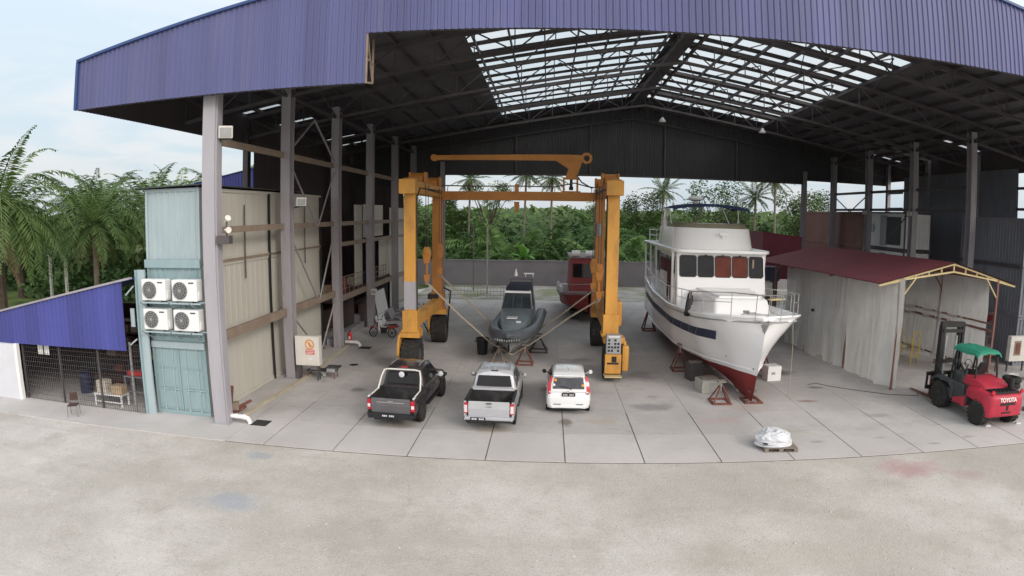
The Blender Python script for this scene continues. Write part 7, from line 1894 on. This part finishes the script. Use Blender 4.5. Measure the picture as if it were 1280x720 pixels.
# maroon shelter behind the tent
t = thing('maroon_shelter', 'tall maroon sheeted shelter behind the work tent and yacht', 'shelter', (27.6, 47, 0))
b = MB(); b.loft([[V((25.9, y, 3.0)), V((29.2, y, 3.0)), V((29.2, y, 6.35)), V((25.9, y, 6.65))] for y in (45.5, 51)]); b.build('sheeting', M['maroon'], t)
for x in (26, 29.1):
    for y in (45.7, 50.8):
        b = MB(); b.beam((x, y, .03), (x, y, 3.02), .12, .12); b.build('post', M['steel_dark'], t)
t = thing('navy_crate', 'stack of navy and white bins behind the yacht by the tent', 'crate', (23.6, 38.5, .03))
b = MB(); b.lohi((22.6, 38, .03), (24.3, 39.2, 2.2)); b.build('rack', M['steel_dark'], t)
b = MB(); b.lohi((22.5, 37.95, 3.6), (24.4, 39.3, 4.5)); b.build('top_tray', M['navy'], t)
b = MB(); b.lohi((22.9, 37.9, 2.6), (23.9, 38.6, 3.5)); b.build('white_box', M['white'], t)
b = MB(); b.lohi((22.55, 38.0, 2.2), (22.65, 39.2, 3.6)); b.lohi((24.2, 38.0, 2.2), (24.3, 39.2, 3.6)); b.lohi((22.6, 38.1, 2.2), (24.3, 39.2, 2.6)); b.build('frame', M['steel_dark'], t)
# notice cabinet at the right edge
t = thing('notice_cabinet', 'white cabinet with a framed picture standing at the far right', 'cabinet', (35.2, 27.2, .03))
b = MB(); b.lohi((34.55, 27.1, .62), (35.85, 27.4, 2.0)); c_ = b.build('case', M['sign_white'], t, bevel=.012)
b = MB(); b.lohi((34.85, 27.075, .95), (35.35, 27.095, 1.75)); o = b.build('picture', M['steel_tan'], c_); b = MB(); b.lohi((34.93, 27.065, 1.05), (35.27, 27.0745, 1.65)); b.lathe([(.12, 0), (.12, .012)], (35.1, 27.07, 1.4), (0, -1, 0), 12); b.build('portrait', M['rust'], o)
for x in (34.6, 35.8):
    b = MB(); b.lohi((x - .03, 27.2, .03), (x + .03, 27.3, .62)); b.build('leg', M['steel_dark'], t)
t = thing('machine_stand', 'rusty steel machine stand behind the forklift', 'stand', (33.2, 27.6, .03))
for x in (32.6, 33.8):
    for y in (27.3, 28.0):
        b = MB(); b.beam((x, y, .03), (x, y, .95), .07, .07); b.build('leg', M['rust'], t)
b = MB(); b.lohi((32.5, 27.2, .95), (33.9, 28.1, 1.02)); b.build('table_top', M['rust'], t)
b = MB(); b.lohi((32.8, 27.4, 1.02), (33.4, 27.8, 1.5)); b.tube((33.1, 27.6, 1.5), (33.1, 27.6, 2.0), .06, 8); b.tube((33.1, 27.6, 1.9), (33.5, 27.4, 1.95), .05, 6); b.build('vice', M['steel_dark'], t)
for i, (x, y) in enumerate(((31.4, 23.6), (31.7, 23.4))):
    pass
t = thing('tyre_stack', 'two black tyres stacked on the slab behind the forklift', 'tyres', (32.2, 24.2, .03))
for k in range(2):
    b = MB(); b.lathe([(.26, 0), (.45, .01), (.52, .08), (.52, .2), (.45, .27), (.26, .28), (.26, 0)], (32.2 + .05 * k, 24.2, .03 + .28 * k), (0, 0, 1), 22, caps=False); b.build('tyre', M['rubber'], t, smooth=True)
t = thing('steel_channel', 'dark steel channel lying on the slab at the far right edge', 'steel channel', (31.6, 21.2, .03))
b = MB(); b.beam((29.9, 20.6, .08), (33.5, 22.2, .08), .22, .1); b.build('web', M['steel_dark'], t); b = MB(); b.beam((29.85, 20.7, .16), (33.45, 22.3, .16), .04, .08); b.beam((29.95, 20.5, .16), (33.55, 22.1, .16), .04, .08); b.build('flange', M['steel_dark'], t)
t = thing('white_sack', 'white sack lying under the picture cabinet', 'sack', (33.9, 26.0, .03))
b = MB(); b.loft([[V((33.9 + x * k, 26 + y * k, .03 + z)) for x, y in ((-.45, -.2), (.45, -.22), (.5, .2), (-.42, .24))] for k, z in ((.8, 0), (1, .08), (.85, .2), (.4, .25))]); b.build('body', M['white'], t, smooth=True, bevel=.05, angle=180); b = MB(); b.box((34.3, 26.0, .24), (.14, .2, .06)); b.build('tied_end', M['white'], t, bevel=.02)
# white chocks by the forklift tyre
for i, (x, y) in enumerate(((26.55, 19.2), (28.2, 19.2))):
    t = thing('wheel_chock', ['small white chock at the near rear forklift tyre', 'small white chock at the far rear forklift tyre'][i], 'chock', (x, y, .03), 0, 'chocks at the forklift tyres')
    b = MB(); b.prism([(x - .16, .03), (x + .16, .03), (x + .12, .08), (x - .05, .11)], y - .06, y + .06, 'y'); b.build('wedge', M['tarp'], t)
    b = MB(); b.path([(x - .1, y, .10), (x - .18, y - .05, .12), (x - .22, y - .08, .05)], .008, 5); b.build('cord', M['black'], t)
# loose rope on the slab in front of the tent
b = MB(); b.path([(21.4, 25.9, .035), (21.9, 26.1, .035), (22.3, 25.6, .035), (23.2, 24.9, .035), (24.6, 24.0, .035), (26.0, 23.6, .035), (26.2, 23.9, .035)], .018, 5)
o = b.build('loose_hose', M['black'], None); tag(o, 'thin dark hose snaking over the slab before the tent', 'hose')
# ------------------------------------------------------------------ behind the shed
t = thing('boundary_wall', 'long grey rendered boundary wall behind the shed', 'wall', (20, 64, 0))
M['wall_grey'] = mat('grey_render', (.23, .215, .235), .85, var=.08, scale=.5, dirt=((.15, .14, .14), .3, .8), bump=.05)
b = MB()
seg = [(-40, 63.0), (-10, 63.0), (6, 63.4), (22, 64.4), (60, 66.5)]
for (xa, ya), (xb, yb) in zip(seg, seg[1:]): b.beam((xa, ya, 1.15), (xb, yb, 1.15), .2, 2.9)
b.build('panel', M['wall_grey'], t)
b = MB()
for (xa, ya), (xb, yb) in zip(seg, seg[1:]): b.beam((xa, ya, 2.66), (xb, yb, 2.66), .28, .10)
b.build('coping', M['wall_grey'], t)
t = thing('low_railing', 'low pale railing across the rear left of the shed opening', 'railing', (2.5, 53.5, 0))
b = MB()
for z in (.25, .62, 1.0): b.beam((-1.2, 53.5, z), (5.6, 53.6, z), .04, .04)
b.build('rails', M['grey_metal'], t)
b = MB()
for i in range(24): b.tube((-1.2 + i * .295, 53.55, .02), (-1.2 + i * .295, 53.55, 1.05), .018, 5)
b.build('balusters', M['grey_metal'], t)
def post(lab, x, y, h, r=.09, m='conc'):
    t = thing('concrete_post', lab, 'post', (x, y, 0), 0, 'tall concrete posts')
    b = MB(); b.beam((x, y, -.02), (x, y, h), r * 2, r * 2); b.build('shaft', M[m], t, bevel=.01)
    b = MB(); b.beam((x, y, h - .05), (x + .02, y - .25, h + .25), r, r); b.build('cranked_tip', M[m], t)
post('pale thin post rising beyond the railing in front of the grey wall', 3.5, 56.5, 6.4, .07)
post('darker thin pole beside the pale thin post by the grey wall', 2.0, 58.0, 6.3, .05, 'wood')
post('left one of two pale posts beyond the blue lean-to', -30.2, 38, 4.6, .10)
post('right one of two pale posts beyond the blue lean-to', -28.4, 38, 4.5, .10)
# ------------------------------------------------------------------ vegetation
GR = [leafmat('oil_palm_leaf', (.04, .085, .02), (.125, .19, .055), .2), leafmat('coconut_leaf', (.05, .085, .025), (.12, .165, .06), .2),
      leafmat('nipa_leaf', (.022, .062, .018), (.115, .21, .055), .2), leafmat('broad_leaf', (.035, .075, .018), (.115, .17, .055), .15), leafmat('banana_leaf', (.10, .24, .035), (.16, .32, .06), .3)]
M['dry'] = leafmat('dry_frond', (.11, .075, .035), (.20, .15, .08), .1)
M['bark'] = mat('palm_bark', (.17, .145, .12), .9, var=.25, scale=6, dirt=((.08, .06, .045), .3, 5.), bump=.3, bscale=12)
M['bark_dark'] = mat('dark_bark', (.075, .055, .042), .95, var=.3, scale=5, bump=.4, bscale=10)
def frond(b, base, az, el, L_, droop, lw, n=15, rng=random, lmax=.8, fold=.45, mi=0, qs=(0, .33, .66)):
    """arched rachis with two rows of pointed leaflets"""
    p = V(base); d = V((math.cos(az) * math.cos(el), math.sin(az) * math.cos(el), math.sin(el)))
    side = V((-math.sin(az), math.cos(az), 0))
    st = L_ / n; pts = [p.copy()]; tw = rng.uniform(-.3, .3)
    for i in range(n):
        f = i / n
        d = (d + V((0, 0, -droop * st * (.25 + f)))).normalized(); p = p + d * st; pts.append(p.copy())
    # rachis
    for i in range(0, n):
        r = .035 * (1 - i / n) + .008; a, c = pts[i], pts[i + 1]
        b.face([a - side * r, a + side * r, c + side * r * .9, c - side * r * .9], mi)
    for i in range(2, n + 1):
        f = i / n; l = lmax * math.sin(min(1, (f + .06) * 1.0) * PI * .86 + .18) * rng.uniform(.75, 1.15)
        if l < .05: continue
        a = pts[i - 1]; t_ = (pts[i] - pts[i - 1]).normalized(); up = side.cross(t_) * -1
        for q in qs:
            o = a + (pts[i] - a) * q
            for s in (-1, 1):
                if rng.random() < .06: continue
                dr = (side * s * rng.uniform(.75, 1) + t_ * rng.uniform(.35, .7) + V((0, 0, -fold * rng.uniform(.6, 1.2)))).normalized()
                tip = o + dr * l + V((0, 0, -.12 * l)); m1 = o + dr * l * .5 + t_ * lw; m2 = o + dr * l * .5 - t_ * lw * .4
                b.face([o, m2, tip, m1], mi)
def palm(name, label, h, nf, L_, mleaf, seed, trunk=.22, droop=.16, lmax=.8, bark='bark', elr=(-.5, 1.35), lean=0., dead=3, group=None, lw=.05, skirt=False, nseg=18, fold=.45, qs=(0, .33, .66)):
    rng = random.Random(seed); t = thing(name, label, 'palm tree', (0, 0, 0), 0, group)
    top = V((lean, lean * .3, h)); b = MB()
    b.path([(0, 0, -.1), (lean * .15, 0, h * .3), (lean * .5, lean * .1, h * .65), tuple(top)], [trunk * 1.25, trunk, trunk * .92, trunk * (1.3 if skirt else .85)], 9); b.build('trunk', M[bark], t, smooth=True)
    b = MB()
    for i in range(nf):
        az = i * 2.399 + rng.uniform(-.25, .25); f = (i + .5) / nf; el = elr[1] + (elr[0] - elr[1]) * f + rng.uniform(-.12, .12)
        frond(b, top + V((math.cos(az) * .12, math.sin(az) * .12, .1)), az, el, L_ * rng.uniform(.8, 1.1) * (.75 + .35 * math.sin(PI * min(1, f + .15))), droop * rng.uniform(.8, 1.25) * (1.25 - .55 * max(0, el) / 1.4), lw, n=nseg, rng=rng, lmax=lmax, fold=fold, qs=qs)
    b.build('crown', mleaf, t, recalc=False)
    if dead:
        b = MB()
        for i in range(dead):
            az = rng.uniform(0, 6.28); frond(b, top, az, rng.uniform(-1.2, -.6), L_ * .7, .1, .04, rng=rng, lmax=lmax * .6)
        if skirt:
            for i in range(26):
                az = rng.uniform(0, 6.28); z = rng.uniform(-1.2, .2); o = top + V((math.cos(az) * trunk * 1.2, math.sin(az) * trunk * 1.2, z)); b.beam(o, o + V((math.cos(az) * .4, math.sin(az) * .4, .3)), .10, .05)
        b.build('dead_fronds', M['dry'], t, recalc=False)
    return t
def broad(name, label, h, r, mleaf, seed, n=2600, group=None, leaf=.22, zc=.66, zr=1.):
    rng = random.Random(seed); t = thing(name, label, 'tree', (0, 0, 0), 0, group)
    b = MB(); b.path([(0, 0, -.1), (.1, .05, h * .3), (-.05, 0, h * .55)], [.26, .2, .12], 8); cl = []
    for i in range(11):
        a = rng.uniform(0, 6.28); rr_ = r * rng.uniform(.25, .85); c = V((math.cos(a) * rr_, math.sin(a) * rr_, h * zc + rng.uniform(-.28, .36) * h * .75 * zr)); cl.append((c, r * rng.uniform(.22, .42)))
        b.path([(0, 0, h * rng.uniform(.3, .5)), tuple(c * .55 + V((0, 0, h * .22))), tuple(c)], [.09, .06, .025], 5)
    b.build('trunk', M['bark_dark'], t, smooth=True)
    b = MB()
    for i in range(n):
        c, cr_ = rng.choice(cl); v = V((rng.gauss(0, 1), rng.gauss(0, 1), rng.gauss(0, .75))).normalized() * cr_ * rng.uniform(.55, 1.1); o = c + v
        u_ = V((rng.uniform(-1, 1), rng.uniform(-1, 1), rng.uniform(-.6, .6))).normalized(); w2 = u_.orthogonal().normalized(); s = leaf * rng.uniform(.6, 1.4)
        b.face([o - u_ * s, o + w2 * s * .5, o + u_ * s, o - w2 * s * .5])
    b.build('crown', mleaf, t, recalc=False)
    return t
rng = random.Random(21)
# oil palms on the left
oils = [palm('oil_palm', 'x', 6.2, 44, 6.2, GR[0], 40 + k, .36, .62, .9, 'bark_dark', (-.30, 1.25), 0, 6, 'oil palms on the left', .085, True, fold=.30, qs=(0, .5)) for k in range(3)]
def place(o, x, y, s=1, rzz=None, first=[None], lab=None, group=None):
    if o.name in USED: o = copy_tree(o)
    USED.add(o.name)
    put(o, (x, y, -.02), rng.uniform(0, 6.28) if rzz is None else rzz, scale=s)
    if lab: o['label'] = lab
    if group: o['group'] = group
    return o
USED = set()
place(oils[0], -26.0, 29.0, 1.34, .4, lab='largest oil palm at the left edge, its fronds hanging to the grass')
p1 = palm('oil_palm', 'oil palm with a clean pale trunk and spreading crown above the blue lean-to', 6.2, 38, 5.9, GR[0], 77, .2, .62, .85, 'bark', (-.30, 1.35), 0, 4, 'oil palms on the left', .085, fold=.30, qs=(0, .5))
place(p1, -28.2, 41.5, 1.12)
lab2 = 'oil palm in the dense row behind the front palms at left'
for x, y, s, k in ((-34.5, 48, 1.15, 2), (-43, 46, 1.1, 0), (-22.5, 48, 1.0, 1), (-30, 52, 1.25, 0), (-22, 53, 1.15, 2), (-38, 54, 1.25, 1), (-17.5, 56, 1.05, 0), (-45, 57, 1.3, 2), (-26, 60, 1.3, 1), (-15, 63, 1.2, 2), (-52, 50, 1.2, 0), (-34, 63, 1.35, 0), (-20, 67, 1.35, 1), (-11, 58, .95, 1), (-48, 66, 1.35, 1), (-42, 70, 1.4, 2), (-13.5, 50, .9, 2), (-60, 60, 1.3, 2), (-18.5, 43, .8, 0)):
    place(oils[k], x, y, s, lab=lab2)
# nipa and young palms crowding behind the wall
NL = [leafmat('nipa_light', (.06, .13, .03), (.15, .25, .065), .25), leafmat('nipa_mid', (.032, .08, .022), (.085, .155, .04), .22), leafmat('nipa_dark', (.025, .065, .02), (.07, .13, .038), .2)]
nipas = [palm('nipa_palm', 'x', .9, 20, 6.6, NL[k % 3], 60 + k, .25, .40, 1.0, 'bark_dark', (-.05, 1.2), 0, 1, 'palms crowding behind the grey wall', .10, nseg=13) for k in range(6)]
labn = 'feathery palm in the thicket right behind the grey wall'
k = 0
for row, (y, n_, s0) in enumerate(((70.3, 19, .98), (74.5, 21, 1.2), (80.5, 22, 1.45), (88, 24, 1.7))):
    for i in range(n_):
        x = -14 + i * (62 + row * 8) / n_ + rng.uniform(-.9, .9); s = s0 * rng.uniform(.82, 1.12)
        place(nipas[rng.randrange(6)], x, y + rng.uniform(-1.2, 1.2) + max(0, x - 22) * .06, s, lab=labn); k += 1
# tall coconut palms
labs = [(6.1, 76, 12.6, 'tall coconut palm seen above the middle of the hoist beam', .3), (9.6, 74, 12.0, 'leaning coconut palm behind the jib bracket of the hoist', -1.4), (38.0, 74, 12.7, 'tall coconut palm left of the rear right shed columns', .2), (36.2, 77, 10.6, 'second, shorter coconut palm left of the tall one at right', -.4), (-1.4, 80, 12.2, 'coconut palm behind the left end of the hoist beam', .4), (24.5, 82, 11.2, 'coconut palm poking out behind the yacht flybridge', .5)]
for i, (x, y, h, lab, ln) in enumerate(labs):
    o = palm('coconut_palm', lab, h, 24, 3.2, GR[1], 90 + i, .15, .30, .62, 'bark', (-.9, 1.3), ln, 3, 'coconut palms beyond the wall', .045); put(o, (x, y, 0), i * 1.3)
# broadleaf trees
trees = [broad('leafy_tree', 'x', 10, 4.2, GR[3], 120 + k, 4200, 'leafy trees beyond the wall', .14) for k in range(3)]
o = broad('leafy_tree', 'airy leafy tree rising above the left half of the hoist beam', 11.2, 3.4, GR[3], 140, 2400, 'leafy trees beyond the wall', .13, .87, .5); put(o, (1.4, 79, 0), .4)
for x, y, s, k, lab in ( (-4, 84, 1.1, 1, 'leafy tree in the gap beside the left store columns'), (29.5, 80, 1.05, 1, 'leafy tree behind the yacht bimini'), (33, 84, 1.25, 2, 'larger leafy tree between the yacht and the coconut palm'), (42.5, 76, 1.12, 2, 'round leafy tree seen between the rear right columns'), (46, 82, 1.15, 0, 'leafy tree behind the brown container stack'), (17, 92, 1.0, 1, 'leafy tree beyond the thicket right of the hoist'), (23, 90, 1.1, 0, 'leafy tree beyond the thicket left of the yacht'), (-9, 75, 1.0, 2, 'leafy tree left of the rear shed opening')):
    place(trees[k], x, y, s, lab=lab)
# banana plant by the wall
t = thing('banana_plant', 'bright green banana plant with broad leaves just behind the grey wall', 'banana plant', (6.6, 65.4, 0))
b = MB(); b.path([(6.6, 65.4, 0), (6.65, 65.4, 2.2), (6.6, 65.4, 3.0)], [.16, .13, .08], 8); b.build('trunk', M['bark'], t, smooth=True)
b = MB()
for i, (az, el, l) in enumerate(((.2, .75, 2.2), (1.3, 1.1, 2.0), (2.7, .7, 2.3), (3.6, .9, 1.9), (4.5, 1.2, 2.3), (5.4, .7, 2.0), (4.0, .4, 2.2), (1.9, 1.45, 1.8))):
    p = V((6.6, 65.4, 2.7)); d = V((math.cos(az) * math.cos(el), math.sin(az) * math.cos(el), math.sin(el))); sd = V((-math.sin(az), math.cos(az), 0)); prev = None
    for j in range(9):
        f = j / 8; w2 = .36 * math.sin(PI * min(1, f * .92 + .08)) + .02
        cur = (p - sd * w2 + V((0, 0, w2 * .25)), p.copy(), p + sd * w2 + V((0, 0, w2 * .25)))
        if prev: b.face([prev[0], prev[1], cur[1], cur[0]]); b.face([prev[1], prev[2], cur[2], cur[1]])
        prev = cur; d = (d + V((0, 0, -.16))).normalized(); p = p + d * l / 8
b.build('leaves', GR[4], t, recalc=False)
# far wood and undergrowth: masses nobody could count
def mass(name, lab, xs, yf, hf, n, leaf, m, seed, cat):
    r = random.Random(seed); b = MB()
    for i in range(n):
        x = r.uniform(*xs); y = yf(x, r); h = hf(x, y); z = h * (r.random() ** .7); y += (h - z) * r.uniform(-.6, .2) * .4
        u_ = V((r.uniform(-1, 1), r.uniform(-1, 1), r.uniform(-.5, 1))).normalized(); w2 = u_.orthogonal().normalized(); s = leaf * r.uniform(.5, 1.5); o = V((x, y, z))
        b.face([o - u_ * s, o + w2 * s * .45, o + u_ * s, o - w2 * s * .45])
    o = b.build(name, m, None, recalc=False, kind='stuff', label=lab); o['category'] = cat
mass('distant_woods', 'distant dark green wood forming the horizon line', (-330, 340), lambda x, r: 150 + r.uniform(0, 60), lambda x, y: 9.2 + 2.0 * mn.noise(V((x * .05, 3, 0))) + 1.2 * mn.noise(V((x * .3, 7, 0))), 26000, 1.5, GR[3], 5, 'woods')
mass('undergrowth', 'dark tangled undergrowth beneath the left oil palms', (-75, -8.9), lambda x, r: 45 + 20 * r.random() + (6 if x < -42 else 0), lambda x, y: 3.0 + 1.8 * mn.noise(V((x * .25, y * .2, 2))), 20000, .36, NL[2], 16, 'undergrowth')
mass('thicket_floor', 'dark undergrowth behind the grey wall', (-12, 62), lambda x, r: (66.5 + max(0, x - 22) * .06) + r.uniform(0, 22), lambda x, y: 2.2 + 1.6 * mn.noise(V((x * .25, y * .2, 2))) + (.6 if x > -12 else .0), 11000, .28, NL[2], 6, 'undergrowth')
# low hill so that the ground does not end in a bare line
b = MB(); n_ = 60
G = [[V((-1500 + 3000 * i / n_, yy, (zz + 3 * mn.noise(V((i * .4, j, 0)))) if j == 1 else zz)) for i in range(n_ + 1)] for j, (yy, zz) in enumerate(((215, -.5), (300, 7.5), (700, 9), (1500, 6)))]
for j in range(3):
    for i in range(n_): b.face([G[j][i], G[j][i + 1], G[j + 1][i + 1], G[j + 1][i]])
b.build('hills', leafmat('far_forest', (.022, .040, .018), (.035, .055, .024), 0, .9), kind='structure', recalc=False)
